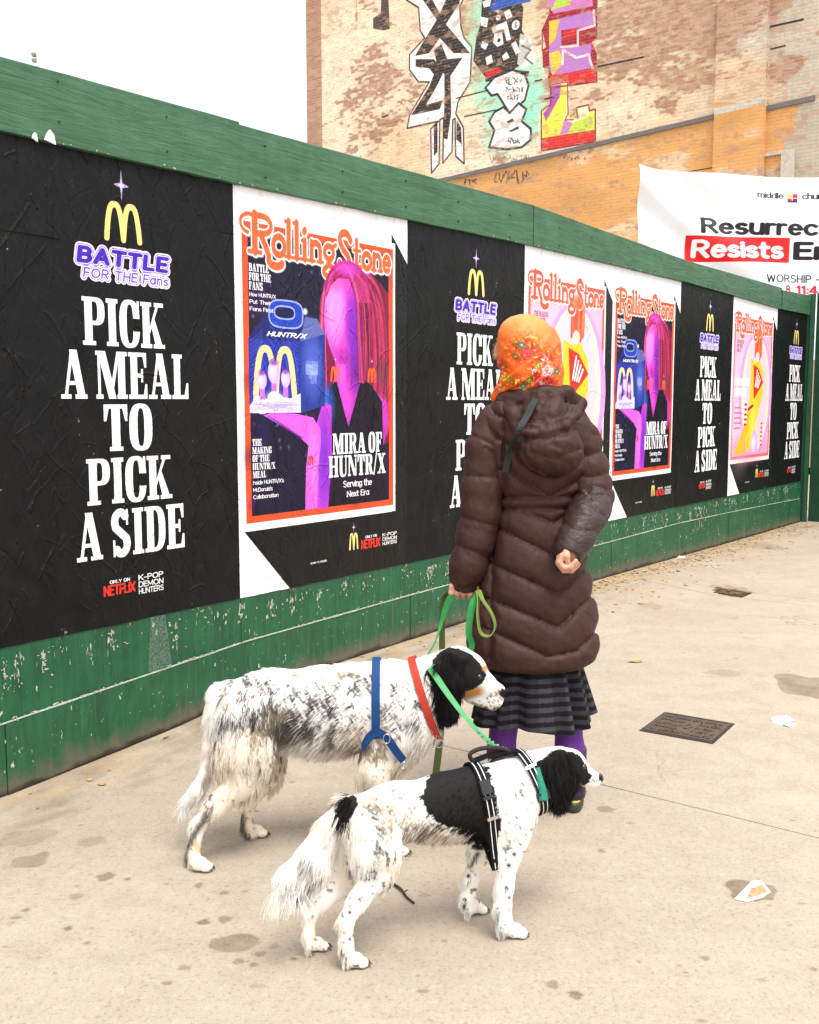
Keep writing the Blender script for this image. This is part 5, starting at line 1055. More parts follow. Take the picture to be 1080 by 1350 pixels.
def nets(F, lo, h, smooth=1):
    I = F < 0; nx, ny, nz = F.shape
    c = np.zeros((nx-1, ny-1, nz-1), np.int8)
    for a in (0, 1):
        for b in (0, 1):
            for d in (0, 1): c += I[a:nx-1+a, b:ny-1+b, d:nz-1+d]
    act = (c > 0) & (c < 8); id_ = -np.ones(act.shape, np.int64); w = np.where(act); N = len(w[0]); id_[w] = np.arange(N)
    S = np.zeros((N, 3)); K = np.zeros(N); B = np.stack(w, 1)
    cr = [(a, b, d) for a in (0, 1) for b in (0, 1) for d in (0, 1)]
    for p in cr:
        for q in cr:
            if sum(abs(p[i]-q[i]) for i in range(3)) != 1 or p > q: continue
            f0 = F[w[0]+p[0], w[1]+p[1], w[2]+p[2]]; f1 = F[w[0]+q[0], w[1]+q[1], w[2]+q[2]]; m = (f0 < 0) != (f1 < 0)
            t = f0[m]/(f0[m]-f1[m]); S[m] += np.array(p)+t[:, None]*(np.array(q)-np.array(p)); K[m] += 1
    V = lo+h*(B+S/K[:, None]); Q = []
    for ax in range(3):
        sl0 = [slice(None)]*3; sl1 = [slice(None)]*3; sl0[ax] = slice(0, -1); sl1[ax] = slice(1, None)
        a = I[tuple(sl0)]; b = I[tuple(sl1)]; e = np.where(a != b); inside = a[e]
        o1, o2 = [(1, 2), (2, 0), (0, 1)][ax]; E = np.stack(e, 1); ok = np.all((E[:, [o1, o2]] > 0), 1) & (E[:, o1] < F.shape[o1]-1) & (E[:, o2] < F.shape[o2]-1); E = E[ok]; inside = inside[ok]
        def g(d1, d2): 
            T = E.copy(); T[:, o1] -= d1; T[:, o2] -= d2; return id_[T[:, 0], T[:, 1], T[:, 2]]
        q = np.stack([g(1, 1), g(0, 1), g(0, 0), g(1, 0)], 1); q[~inside] = q[~inside][:, ::-1]; Q.append(q)
    Q = np.concatenate(Q); Q = Q[(Q >= 0).all(1)]
    for _ in range(smooth):
        A = np.zeros_like(V); n = np.zeros(len(V))
        for i, j in ((0, 1), (1, 2), (2, 3), (3, 0)):
            np.add.at(A, Q[:, i], V[Q[:, j]]); np.add.at(A, Q[:, j], V[Q[:, i]]); np.add.at(n, Q[:, i], 1); np.add.at(n, Q[:, j], 1)
        V = V*.5+.5*A/np.maximum(n, 1)[:, None]
    return V, Q.astype(np.int32)
_G = np.random.RandomState(77).rand(256, 256)
def vn(x, y, o=0):
    x = np.asarray(x)+o*37.3; y = np.asarray(y)+o*17.7; xi = np.floor(x).astype(int); yi = np.floor(y).astype(int); fx = x-xi; fy = y-yi; fx = fx*fx*(3-2*fx); fy = fy*fy*(3-2*fy)
    g = lambda a, b: _G[a % 256, b % 256]
    return (g(xi, yi)*(1-fx)+g(xi+1, yi)*fx)*(1-fy)+(g(xi, yi+1)*(1-fx)+g(xi+1, yi+1)*fx)*fy
def inpoly(px, py, P):
    r = np.zeros(len(px), bool)
    for i in range(len(P)):
        x1, y1 = P[i]; x2, y2 = P[(i+1) % len(P)]
        if y1 == y2: continue
        m = ((py >= min(y1, y2)) & (py < max(y1, y2))); r ^= m & (px < x1+(py-y1)*(x2-x1)/(y2-y1))
    return r
def segdist(px, py, P):
    d = np.full(len(px), 1e9)
    for i in range(len(P)-1):
        a = np.array(P[i], float); v = np.array(P[i+1], float)-a; t = np.clip(((px-a[0])*v[0]+(py-a[1])*v[1])/(v@v+1e-9), 0, 1); d = np.minimum(d, np.hypot(px-a[0]-t*v[0], py-a[1]-t*v[1]))
    return d
def attr_mat(name, rough=.6, spec=.3, bump=0, scale=300, sheen=0, curve=False):
    t = NT(name, rough, spec); a = t.n.new('ShaderNodeAttribute'); a.attribute_name = 'Col'; t.l.new(a.outputs['Color'], t.b.inputs['Base Color'])
    if bump: t.normal(t.bump(t.noise(t.coords(), scale, 4), bump, .003))
    if sheen: t.b.inputs['Sheen Weight'].default_value = sheen
    return t.m
def hair_obj(name, R, C, parent, mat, rad):
    """R: N x K x 3 world points, C: N x 3 colours"""
    N, K, _ = R.shape; org = np.array(parent.location)
    cv = bpy.data.hair_curves.new(name); cv.add_curves([K]*N)
    cv.attributes['position'].data.foreach_set('vector', (R-org).astype(np.float32).ravel())
    ra = cv.attributes.get('radius') or cv.attributes.new('radius', 'FLOAT', 'POINT')
    rr = np.tile((1-np.linspace(0, 1, K)**2*.75)*rad, N).astype(np.float32); ra.data.foreach_set('value', rr)
    ca = cv.attributes.new('Col', 'FLOAT_COLOR', 'POINT'); c = np.ones((N, K, 4), np.float32); c[:, :, :3] = C[:, None]; ca.data.foreach_set('color', c.ravel())
    cv.materials.append(mat); o = bpy.data.objects.new(name, cv); COL.objects.link(o); o.parent = parent; o['kind'] = 'stuff'; return o
def sample(V, Q, N, rng, wfun=None):
    T = np.concatenate([Q[:, [0, 1, 2]], Q[:, [0, 2, 3]]]); A, B, C = V[T[:, 0]], V[T[:, 1]], V[T[:, 2]]; ar = np.linalg.norm(np.cross(B-A, C-A), axis=1)
    if wfun is not None: ar = ar*wfun((A+B+C)/3)
    i = rng.choice(len(T), N, p=ar/ar.sum()); u, v = rng.rand(N, 1), rng.rand(N, 1); f = u+v > 1; u = np.where(f, 1-u, u); v = np.where(f, 1-v, v)
    return A[i]+u*(B[i]-A[i])+v*(C[i]-A[i])
def grow(P, n, flow, length, lift, droop, K=5, rng=RNG, wild=.12, clump=.55, cell=.012, curl=0.0):
    N = len(P); f = flow-n*np.sum(flow*n, 1)[:, None]; f /= np.linalg.norm(f, axis=1)[:, None]+1e-9; lf = np.asarray(lift).reshape(-1, 1) if np.ndim(lift) else lift
    L_ = (length*(.7+.6*rng.rand(N)))[:, None]; jit = rng.randn(N, 3)*wild; pts = [P-n*.002]; cur = P-n*.002
    key = np.floor(P/cell+.5*np.sin(P[:, [1, 2, 0]]*60)).astype(int); kk = key[:, 0]*73856093 ^ key[:, 1]*19349663 ^ key[:, 2]*83492791; _, inv = np.unique(kk, return_inverse=True)
    cj = rng.randn(inv.max()+1, 3)*.13; jit = jit+cj[inv]; ph = rng.rand(inv.max()+1)[inv]*6.3
    for j in range(1, K):
        t = j/(K-1); d = f+n*lf*(1-t*.9)+np.array([0, 0, -1.])*droop*t+jit*(.5+.8*t)
        if curl: d = d+curl*np.sin(ph+t*5.0)[:, None]*np.cross(n, f)
        d /= np.linalg.norm(d, axis=1)[:, None]; cur = cur+d*L_/(K-1); pts.append(cur)
    R = np.stack(pts, 1); cnt = np.bincount(inv); 
    for j in range(1, K):
        m = np.stack([np.bincount(inv, R[:, j, a])/cnt for a in range(3)], 1)[inv]; w = clump*(j/(K-1))**1.3; R[:, j] = R[:, j]*(1-w)+m*w
    return R
FURM = attr_mat('fur', .65, .07); SKINM = attr_mat('dog_coat', .75, .15, .2, 300)
NOSE = plain('wet_nose', (.012, .010, .011, 1), .3, .5, .3, 600); EYEM = plain('dog_eye', (.030, .014, .008, 1), .06, .8); CLAW = plain('claw', (.05, .04, .035, 1), .4, .4)
WHITE = np.array([.84, .815, .775]); BLACK = np.array([.012, .011, .011]); GREYH = np.array([.10, .09, .085]); TAN = np.array([.50, .235, .08]); CREAM = np.array([.72, .56, .36])
class Dog:
    def __init__(s, name, px0, Y0, k, fwd, label, base_px):
        s.px0, s.Y0, s.k = px0, Y0, k; s.F = np.array(fwd)/np.linalg.norm(fwd); s.S = Sdf(); b = ground(*base_px); s.root = empty(name, (b[0], b[1], 0), label, 'dog')
    def pt(s, px, py, off=0): return at(px, py, s.Y0+(px-s.px0)*s.k+off)
    def m(s, px): return (s.Y0+(px-s.px0)*s.k)/FPX
    def ch(s, pts, tag, fy=1.0, k=.02):
        """pts: (px, py, off, r_px)"""
        P = [s.pt(*p[:3]) for p in pts]; R = [p[3]*s.m(p[0])*(1.0) for p in pts]; s.S.chain(P, R, fy=fy, k=k, tag=tag)
    def paw(s, px, py, r, turn=0.0):
        g = ground(px, py); f = s.F; sd = np.array([f[1], -f[0], 0]); f3 = np.array([f[0], f[1], 0]); R = np.array([f3, sd, [0, 0, 1]])
        s.S.ell(g+[0, 0, r*.95], (r*1.15, r*.95, r*.95), R, k=.008, tag='paw')
        for i, t in enumerate((-1.5, -.5, .5, 1.5)):
            fr = 1.15 if abs(t) < 1 else .85
            s.S.ell(g+f3*r*fr+sd*t*r*.56+[0, 0, r*.50], (r*.70, r*.31, r*.50), R, k=.0015, tag='paw')
        return g, f3, sd
    def claws(s, gs, r):
        g_ = MB()
        for g, f3, sd in gs:
            for t in (-1.5, -.5, .5, 1.5):
                fr = 1.72 if abs(t) < 1 else 1.42; a = g+f3*r*fr+sd*t*r*.52+[0, 0, r*.42]; V, F = tube_mesh([a-f3*r*.15, a+f3*r*.18-[0, 0, r*.12], a+f3*r*.32-[0, 0, r*.32]], [r*.12, r*.10, r*.03], 6); g_.add(V, F)
        o = g_.make('claws', CLAW, s.root, True); o['kind'] = 'stuff'; return o
    def ring(s, c, U, V, off, n=48, lo=0, hi=2*pi, rmax=.26):
        out = []
        for t in np.linspace(lo, hi, n):
            d = np.array(U)*cos(t)+np.array(V)*sin(t); rr = np.linspace(.005, rmax, 90); P = np.array(c)+d*rr[:, None]; D = s.S.eval(P)[0]; w = np.where(D > 0)[0]; r_ = rr[w[0]] if len(w) else rmax
            out.append(np.array(c)+d*(r_+off))
        O = np.array(out); 
        for _ in range(3): O[1:-1] = .5*O[1:-1]+.25*(O[:-2]+O[2:])
        return O
def strap(name, O, width, side, mat, parent, thick=.003): V, F = ribbon_mesh(O, width, side, thick); return mesh_obj(name, V, F, mat, parent)
def eyeball(dog, px, py, r, sgn=-1):
    """set on the skull surface seen at px, py"""
    d = ray(px, py); ts = np.linspace(1.8, 4.0, 1500); P = np.array([0, 0, EYE])+ts[:, None]*d; D = dog.S.eval(P)[0]; w = np.where(D < 0)[0]
    if not len(w): return None
    c = P[w[0]]+d*r*.45; g = MB(); n = 10
    V, F = [], []
    for i in range(n+1):
        for j in range(16): a = pi*i/n; b = 2*pi*j/16; V.append((c[0]+r*sin(a)*cos(b), c[1]+r*sin(a)*sin(b), c[2]+r*cos(a)))
    for i in range(n):
        for j in range(16): F.append((i*16+j, i*16+(j+1) % 16, i*16+16+(j+1) % 16, i*16+16+j))
    return mesh_obj('eye', V, F, EYEM, dog.root, True), c

def furry(dog, V, Q, colfn, N, props, hide, rad=.0006, seed=1, cell=.011):
    """props: tag -> (length, flow kind, lift, droop)"""
    rng = np.random.RandomState(seed); cen = np.array([0, 0, EYE]); F3 = np.array([dog.F[0], dog.F[1], 0]); dn = np.array([0, 0, -1.])
    tags = [q['tag'] for q in dog.S.p]
    def wf(P): 
        _, i = dog.S.eval(P); w = np.array([2.2 if tags[j] in ('head', 'muzzle', 'paw', 'ear') else 1.3 if tags[j] == 'tail' else 1.0 for j in range(len(tags))])[i]
        return w
    P = sample(V, Q, N, rng, wf); n = dog.S.grad(P); _, idx = dog.S.eval(P)
    tg = np.array(tags)[idx]; px, py = proj(P); flow = np.zeros_like(P); ln = np.zeros(len(P)); lift = np.zeros(len(P)); droop = np.zeros(len(P))
    for t in set(tags):
        m = tg == t
        if not m.any(): continue
        L_, kind, lf, dr = props.get(t, (.012, 'body', .25, .2)); ln[m] = L_; lift[m] = lf; droop[m] = dr
        fl = {'body': -F3*1.0+dn*.45, 'rump': -F3*.6+dn*.9, 'leg': dn*1.0-F3*.12, 'fleg': dn*1.0-F3*.25, 'head': -F3*1.0+dn*.15, 'ear': dn*1.0-F3*.10, 'chest': dn*.8-F3*.8, 'paw': dn*.6+F3*.4, 'belly': dn*.7-F3*.7}.get(kind, None)
        if kind == 'tail': # along each capsule
            for i in np.unique(idx[m]):
                q = dog.S.p[i]; a = q['b']-q['a']; mm = m & (idx == i); flow[mm] = a/np.linalg.norm(a)*1.0+dn*.35+F3*.15
        else: flow[m] = fl
    back = np.clip(-(n@F3), 0, 1); under = np.clip(-n[:, 2], 0, 1)
    for t, fm, um in (('leg', 2.2, 0), ('fleg', 2.4, 0), ('thigh', 1.6, 1.0), ('body', 0, 1.6), ('tail', .4, 1.3), ('chest', 0, 1.0)):
        m = tg == t; ln[m] *= 1+fm*back[m]**1.5+um*under[m]; droop[m] += .8*(back[m]+under[m])*(fm+um > 0)
    for fn in hide: ln *= fn(P, px, py)
    C = colfn(px, py, P, tg, n, rng)
    C = C*(.93+.14*rng.rand(len(P), 1)); keep = ln > .002
    R = grow(P[keep], n[keep], flow[keep], ln[keep], lift[keep], droop[keep][:, None], 6, rng, .12, .5, cell, .14)
    return hair_obj('fur', R, C[keep], dog.root, FURM, rad)
def mixc(c, k, col): return c*(1-k[:, None])+np.array(col)*k[:, None]
def ell_d(px, py, cx, cy, rx, ry, a=0.0):
    ca, sa = cos(a), sin(a); X = px-cx; Y = py-cy; return np.hypot((X*ca+Y*sa)/rx, (-X*sa+Y*ca)/ry)

# ------------------------------------------------------------------ the larger dog, beside the hoarding
BD = Dog('dog', 290, 3.08, .00030, (.986, .165), 'larger white and grey flecked setter with black ears, red collar and blue harness', (400, 1118))
c = BD.ch
c([(508, 936, 0, 60), (430, 932, 0, 54)], 'body', .72, .03); c([(430, 932, 0, 54), (358, 930, 0, 47)], 'body', .72, .03); c([(358, 930, 0, 47), (318, 938, 0, 45)], 'rump', .78, .03)
c([(520, 905, 0, 34), (470, 898, 0, 20)], 'body', .8, .05)
c([(540, 930, 0, 52), (566, 905, 0, 38), (590, 886, 0, 30)], 'chest', .82, .03); c([(540, 955, 0, 40), (512, 985, 0, 36)], 'chest', .8, .03)
c([(604, 882, 0, 31), (614, 886, 0, 29)], 'head', .86, .015); c([(618, 893, 0, 24), (636, 902, 0, 18)], 'head', .8, .02)
c([(634, 903, 0, 17), (655, 912, 0, 12.5)], 'muzzle', .75, .012); c([(630, 914, 0, 14), (653, 923, 0, 11.5)], 'muzzle', .7, .008); c([(622, 916, 0, 13), (650, 931, 0, 7)], 'muzzle', .7, .008)
BD.S.cap(BD.pt(613, 866, -.045), BD.pt(634, 884, -.025), .016, .010, k=.015, tag='head'); BD.S.cap(BD.pt(613, 866, .045), BD.pt(634, 884, .025), .016, .010, k=.015, tag='head')
for sg in (-1, 1):
    c([(596, 872, sg*.062, 15), (592, 902, sg*.075, 19), (592, 934, sg*.078, 14)], 'ear', .38, .008)
    c([(580, 884, sg*.066, 13), (586, 915, sg*.074, 15)], 'ear', .38, .01)
# legs
c([(326, 948, -.055, 42), (322, 995, -.065, 36), (322, 1028, -.07, 24)], 'thigh', .62, .03); c([(318, 1030, -.07, 22), (284, 1064, -.07, 14), (261, 1088, -.07, 10)], 'leg', .8, .02); c([(261, 1088, -.07, 10), (254, 1126, -.085, 8.5), (258, 1140, -.09, 9)], 'leg', .9, .012)
c([(330, 950, .055, 40), (345, 1000, .07, 32), (352, 1022, .07, 20)], 'thigh', .62, .03); c([(352, 1022, .07, 18), (328, 1058, .075, 11)], 'leg', .8, .02); c([(328, 1058, .075, 10), (326, 1088, .08, 8), (332, 1098, .09, 8)], 'leg', .9, .012)
c([(512, 975, -.06, 30), (494, 1018, -.075, 22)], 'fleg', .7, .03); c([(494, 1018, -.075, 17), (510, 1075, -.08, 11), (516, 1112, -.085, 9)], 'fleg', .9, .015)
c([(520, 975, .06, 28), (506, 1014, .075, 20)], 'fleg', .7, .03); c([(506, 1014, .075, 15), (524, 1062, .08, 10), (530, 1080, .085, 8)], 'fleg', .9, .015)
c([(290, 915, 0, 16), (281, 945, 0, 11), (277, 985, 0, 9), (272, 1020, 0, 9), (260, 1040, 0, 9), (246, 1054, 0, 7)], 'tail', 1, .015)
gs = [BD.paw(263, 1148, .024), BD.paw(338, 1103, .022), BD.paw(524, 1127, .022), BD.paw(538, 1096, .022)]
V, Q = BD.S.mesh(.006, smooth=2)
def big_col(px, py, P, tg, n, rng=None):
    c = np.tile(WHITE, (len(px), 1)); dx, dy = (px*.9+py*.45), (py*.9-px*.45)
    qx, qy = px*.85-py*.5, px*.5+py*.85; f = vn(qx/3.0, qy/11, 1)*.45+vn(qx/1.6, qy/6, 2)*.35+vn(px/14, py/10, 3)*.20
    D = np.full(len(px), .22)
    for cx, cy, rx, ry, v in ((360, 950, 46, 30, .52), (330, 905, 40, 20, .40), (415, 930, 40, 36, .42), (470, 905, 40, 25, .34), (400, 905, 50, 16, .30), (460, 965, 40, 25, .40), (500, 960, 40, 40, .36), (395, 960, 30, 20, .5), (300, 940, 16, 30, .38), (350, 985, 30, 22, .34), (530, 905, 20, 30, .33), (495, 990, 22, 16, .45), (575, 890, 16, 26, .44), (560, 940, 24, 30, .36)):
        D = np.maximum(D, 1.12*v*np.clip(1.6-ell_d(px, py, cx, cy, rx, ry, .25), 0, 1))
    k = np.clip((D*1.02+.13-f)*7, 0, 1); shade = vn(px/4, py/4, 5)[:, None]; dk = BLACK+GREYH*shade*1.1
    body = np.isin(tg, ('body', 'rump', 'thigh', 'chest', 'fleg')); kk = k*body*.96; kk = kk if rng is None else np.where(rng.rand(len(px)) < kk*1.05, np.clip(kk+.3, 0, 1), kk*.25); c = c*(1-kk[:, None])+dk*kk[:, None]
    lowk = np.clip((py-950)/60, 0, 1)*(body | (tg == 'leg'))*.5*(vn(px/20, py/20, 7)*.6+.5); c = mixc(c, lowk, CREAM)
    c = mixc(c, np.clip(1-segdist(px, py, [(283, 985), (270, 1030)])/6, 0, 1)*(tg == 'tail')*.7, GREYH)
    leg = (tg == 'leg'); c = mixc(c, leg*np.clip(1.3-segdist(px, py, [(274, 1072), (256, 1100), (243, 1128)])/6, 0, 1)*.9, BLACK*2); c = mixc(c, leg*np.clip(1.3-segdist(px, py, [(318, 1068), (322, 1100)])/5, 0, 1)*.9, BLACK*2); c = mixc(c, leg*np.clip(1.2-segdist(px, py, [(258, 1112), (262, 1125)])/5, 0, 1)*.7, TAN)
    c = mixc(c, np.clip(vn(px/34, py/26, 34)-.45, 0, 1)*.8*(tg != 'ear'), CREAM*1.1); sp = vn(px/4.5, py/4.5, 9); c = mixc(c, np.isin(tg, ('leg', 'fleg', 'thigh'))*np.clip((sp-.80)*14, 0, 1)*.8, BLACK*2)
    ear = tg == 'ear'; c = mixc(c, ear*1.0, BLACK)
    hd = np.isin(tg, ('head', 'chest', 'muzzle')); blk = inpoly(px, py, [(569, 871), (579, 860), (592, 853), (606, 855), (622, 863), (636, 878), (642, 890), (638, 899), (626, 908), (612, 912), (606, 925), (600, 960), (580, 950), (575, 910), (571, 885)]); c = mixc(c, (hd & blk)*1.0, BLACK)
    tn = np.clip(2.0-1.6*ell_d(px, py, 622, 913, 17, 8.5, -.25), 0, 1)*(1-blk); c = mixc(c, hd*tn, TAN); c = mixc(c, hd*np.clip(2-1.7*ell_d(px, py, 640, 881, 4.5, 4.5), 0, 1), TAN)
    mz = (tg == 'muzzle') & (px > 632); s2 = vn(px/2.4, py/2.4, 11); c = mixc(c, mz*np.clip((s2-.66)*12, 0, 1)*.8, BLACK*3); c = mixc(c, mz*np.clip((vn(px/5, py/5, 12)-.6)*5, 0, 1)*.35, TAN)
    lip = segdist(px, py, [(622, 926), (634, 932), (648, 937), (657, 933)]); c = mixc(c, (hd & (px > 615))*np.clip(1.2-lip/2.2, 0, 1)*.8, BLACK*2)
    no = ell_d(px, py, 664, 914, 5.5, 6.5) < 1; c = mixc(c, (no & (tg == 'muzzle'))*1.0, BLACK)
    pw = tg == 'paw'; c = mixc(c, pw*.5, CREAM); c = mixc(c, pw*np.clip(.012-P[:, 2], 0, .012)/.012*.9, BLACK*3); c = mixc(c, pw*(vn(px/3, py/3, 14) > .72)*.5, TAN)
    return c
n_ = BD.S.grad(V); _, ii = BD.S.eval(V); tg = np.array([q['tag'] for q in BD.S.p])[ii]; px, py = proj(V)
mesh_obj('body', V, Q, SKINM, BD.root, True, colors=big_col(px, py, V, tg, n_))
# nose leather
S2 = Sdf(); S2.cap(BD.pt(661, 911, -.007), BD.pt(661, 911, .007), .0105, k=.006); S2.cap(BD.pt(663, 915, 0), BD.pt(662, 919, 0), .008, .005, k=.008); S2.ell(BD.pt(666.5, 912, -.007), (.004, .004, .003), op='-', k=.003)
V2, Q2 = S2.mesh(.0018, smooth=1); mesh_obj('nose', V2, Q2, NOSE, BD.root, True)
e_ = eyeball(BD, 631.5, 892, .0095)
BD.claws(gs[:3], .023)
red = plain('red_webbing', (.42, .040, .022, 1), .6, .2, .3, 500); blue = plain('blue_webbing', (.008, .045, .16, 1), .6, .2, .35, 500); chrome = plain('chrome', (.6, .6, .6, 1), .25, .5, 0, 50, 1.0)
# collar round the neck
A_ = BD.pt(541, 872); B_ = BD.pt(562, 934); ax_v = (B_-A_)/np.linalg.norm(B_-A_); ccol = (A_*.48+B_*.52)+np.array([.008, 0, 0]); colr_ = BD.ring(ccol, ax_v, (0, -1, 0), .010, 64)
sd = np.cross(ax_v, [0, -1, 0]); strap('collar', colr_, .024, sd, red, BD.root, .004)
kq = int(np.argmin([p[2] for p in colr_])); rg = colr_[kq]; V, F = tube_mesh([rg+np.array([.014*cos(t), -.012, -.012+.014*sin(t)]) for t in np.linspace(0, 2*pi, 20)[:-1]], .0018, 6, True); mesh_obj('collar_ring', V, F, chrome, BD.root, True)
# blue harness: girth over the shoulders, chest straps
har = []
A_ = BD.pt(496, 878); B_ = BD.pt(497, 1000); av = (B_-A_)/np.linalg.norm(B_-A_); cc = BD.pt(497, 938); gir = BD.ring(cc, av, (0, -1, 0), .010, 72, pi*.36, pi*1.9); strap('girth_strap', gir, .026, (1, 0, 0), blue, BD.root, .004); har.append(gir)
def onbody(dog, pts, off): 
    out = []
    for px, py in pts:
        d = ray(px, py); ts = np.linspace(1.9, 3.6, 1400); P = np.array([0, 0, EYE])+ts[:, None]*d; D = dog.S.eval(P)[0]; w = np.where(D < off)[0]; out.append(P[w[0]] if len(w) else (out[-1] if out else P[700]))
    O = np.array(out)
    for _ in range(2): O[1:-1] = .5*O[1:-1]+.25*(O[:-2]+O[2:])
    return O
q1 = onbody(BD, smooth_path([(476, 992, 0), (479, 984, 0), (487, 972, 0), (497, 965, 0), (510, 973, 0), (522, 990, 0), (532, 1003, 0)], 6)[:, :2], .013); strap('chest_strap', q1, .025, (.3, 0, .9), blue, BD.root, .004); har.append(q1)
k_ = len(q1)*2//3; V, F = tube_mesh([q1[k_]+np.array([.013*cos(t)*.8, -.006, .015*sin(t)]) for t in np.linspace(0, 2*pi, 14)[:-1]], .0018, 6, True); mesh_obj('strap_slider', V, F, chrome, BD.root, True)
V, F = tube_mesh([q1[-1]+np.array([.010*cos(t), -.006, -.012+.010*sin(t)]) for t in np.linspace(0, 2*pi, 14)[:-1]], .0016, 6, True); mesh_obj('harness_ring', V, F, chrome, BD.root, True)
tb = colr_[np.argmax([p[2] for p in colr_])]
def near_straps(lists, r=.016):
    A = np.concatenate(lists)
    def fn(P, px, py):
        d = np.full(len(P), 9.)
        for q in A: d = np.minimum(d, np.abs(P-q).max(1))
        return np.where(d < r, .25, 1.0)
    return fn
face = lambda P, px, py: np.where(ell_d(px, py, 631.5, 892, 6, 5) < 1, .25, 1)*np.where(ell_d(px, py, 665, 914, 8, 8) < 1, 0, 1)
V, Q = BD.S.mesh(.009, smooth=1)
furry(BD, V, Q, big_col, 115000, {'body': (.028, 'body', .15, .35), 'rump': (.030, 'rump', .2, .4), 'chest': (.030, 'chest', .3, .6), 'thigh': (.030, 'leg', .22, .4), 'leg': (.014, 'leg', .2, .2), 'fleg': (.020, 'fleg', .2, .3), 'head': (.007, 'head', .2, .1), 'muzzle': (.004, 'head', .2, .0), 'ear': (.040, 'ear', .25, .6), 'tail': (.030, 'tail', .15, .4), 'paw': (.0035, 'paw', .12, .2)}, [near_straps([gir[::2], colr_[::2], q1[::2]]), face], .00055, 1, .0085)

# ------------------------------------------------------------------ the smaller dog in front
SD = Dog('dog', 435, 2.455, .00075, (.936, .352), 'smaller white setter with black saddle patch, black ear and black harness, standing in front', (560, 1245))
c = SD.ch
c([(652, 1058, 0, 50), (590, 1060, 0, 41)], 'body', .68, .03); c([(590, 1060, 0, 41), (520, 1068, 0, 35)], 'body', .70, .03); c([(520, 1068, 0, 35), (482, 1080, 0, 36)], 'rump', .78, .03); c([(668, 1032, 0, 30), (625, 1036, 0, 20)], 'body', .8, .05)
c([(680, 1045, 0, 42), (702, 1025, 0, 31), (722, 1010, 0, 25)], 'chest', .82, .03)
c([(738, 1008, 0, 25), (750, 1009, 0, 23)], 'head', .86, .015); c([(752, 1012, 0, 19), (768, 1020, 0, 14)], 'head', .8, .02)
c([(766, 1018, 0, 12.5), (787, 1027, 0, 8.2)], 'muzzle', .78, .010); c([(762, 1027, 0, 9.5), (784, 1033, 0, 6.5)], 'muzzle', .72, .008)
for sg in (-1, 1):
    SD.S.cap(SD.pt(752, 994, sg*.036), SD.pt(768, 1008, sg*.020), .012, .008, k=.012, tag='head')
    c([(738, 1000, sg*.048, 14), (741, 1022, sg*.060, 18), (739, 1042, sg*.062, 13)], 'ear', .36, .008); c([(724, 1006, sg*.052, 10), (728, 1030, sg*.060, 13)], 'ear', .36, .01)
c([(676, 1062, -.050, 32), (672, 1098, -.060, 25), (669, 1128, -.065, 19)], 'fleg', .6, .03); c([(669, 1128, -.065, 17), (665, 1170, -.065, 12.5), (663, 1192, -.065, 11.5), (666, 1220, -.065, 11)], 'fleg', .9, .012)
c([(655, 1080, .055, 28), (632, 1122, .055, 18)], 'fleg', .65, .03); c([(632, 1122, .055, 14), (621, 1160, .060, 11), (617, 1182, .060, 10), (620, 1196, .060, 10)], 'fleg', .9, .012)
c([(488, 1090, -.045, 36), (497, 1125, -.055, 31), (500, 1152, -.055, 20)], 'thigh', .62, .03); c([(496, 1152, -.055, 20), (472, 1188, -.055, 13), (456, 1214, -.055, 11)], 'leg', .8, .02); c([(456, 1214, -.055, 11), (457, 1245, -.055, 9.5), (461, 1264, -.055, 9.5)], 'leg', .9, .01)
c([(480, 1095, .045, 34), (470, 1140, .05, 26), (456, 1160, .05, 18)], 'thigh', .62, .03); c([(456, 1160, .05, 17), (425, 1190, .05, 11), (409, 1208, .05, 9.5)], 'leg', .8, .02); c([(409, 1208, .05, 9), (407, 1232, .045, 8.5), (410, 1246, .04, 8.5)], 'leg', .9, .01)
c([(458, 1062, 0, 14), (432, 1086, -.005, 11), (404, 1124, -.01, 11), (380, 1150, -.012, 10), (368, 1172, -.015, 6)], 'tail', 1, .015)
c([(430, 1100, -.005, 12), (414, 1135, -.01, 15), (398, 1160, -.01, 12)], 'tail', .7, .02)
gs = [SD.paw(678, 1236, .0215), SD.paw(627, 1204, .020), SD.paw(468, 1275, .0205), SD.paw(417, 1253, .0195)]
V, Q = SD.S.mesh(.0052, smooth=2)
SADDLE = [(567, 1018), (600, 1008), (626, 1008), (644, 1012), (653, 1040), (662, 1084), (655, 1108), (646, 1122), (624, 1119), (630, 1098), (610, 1092), (589, 1087), (562, 1076), (553, 1049)]
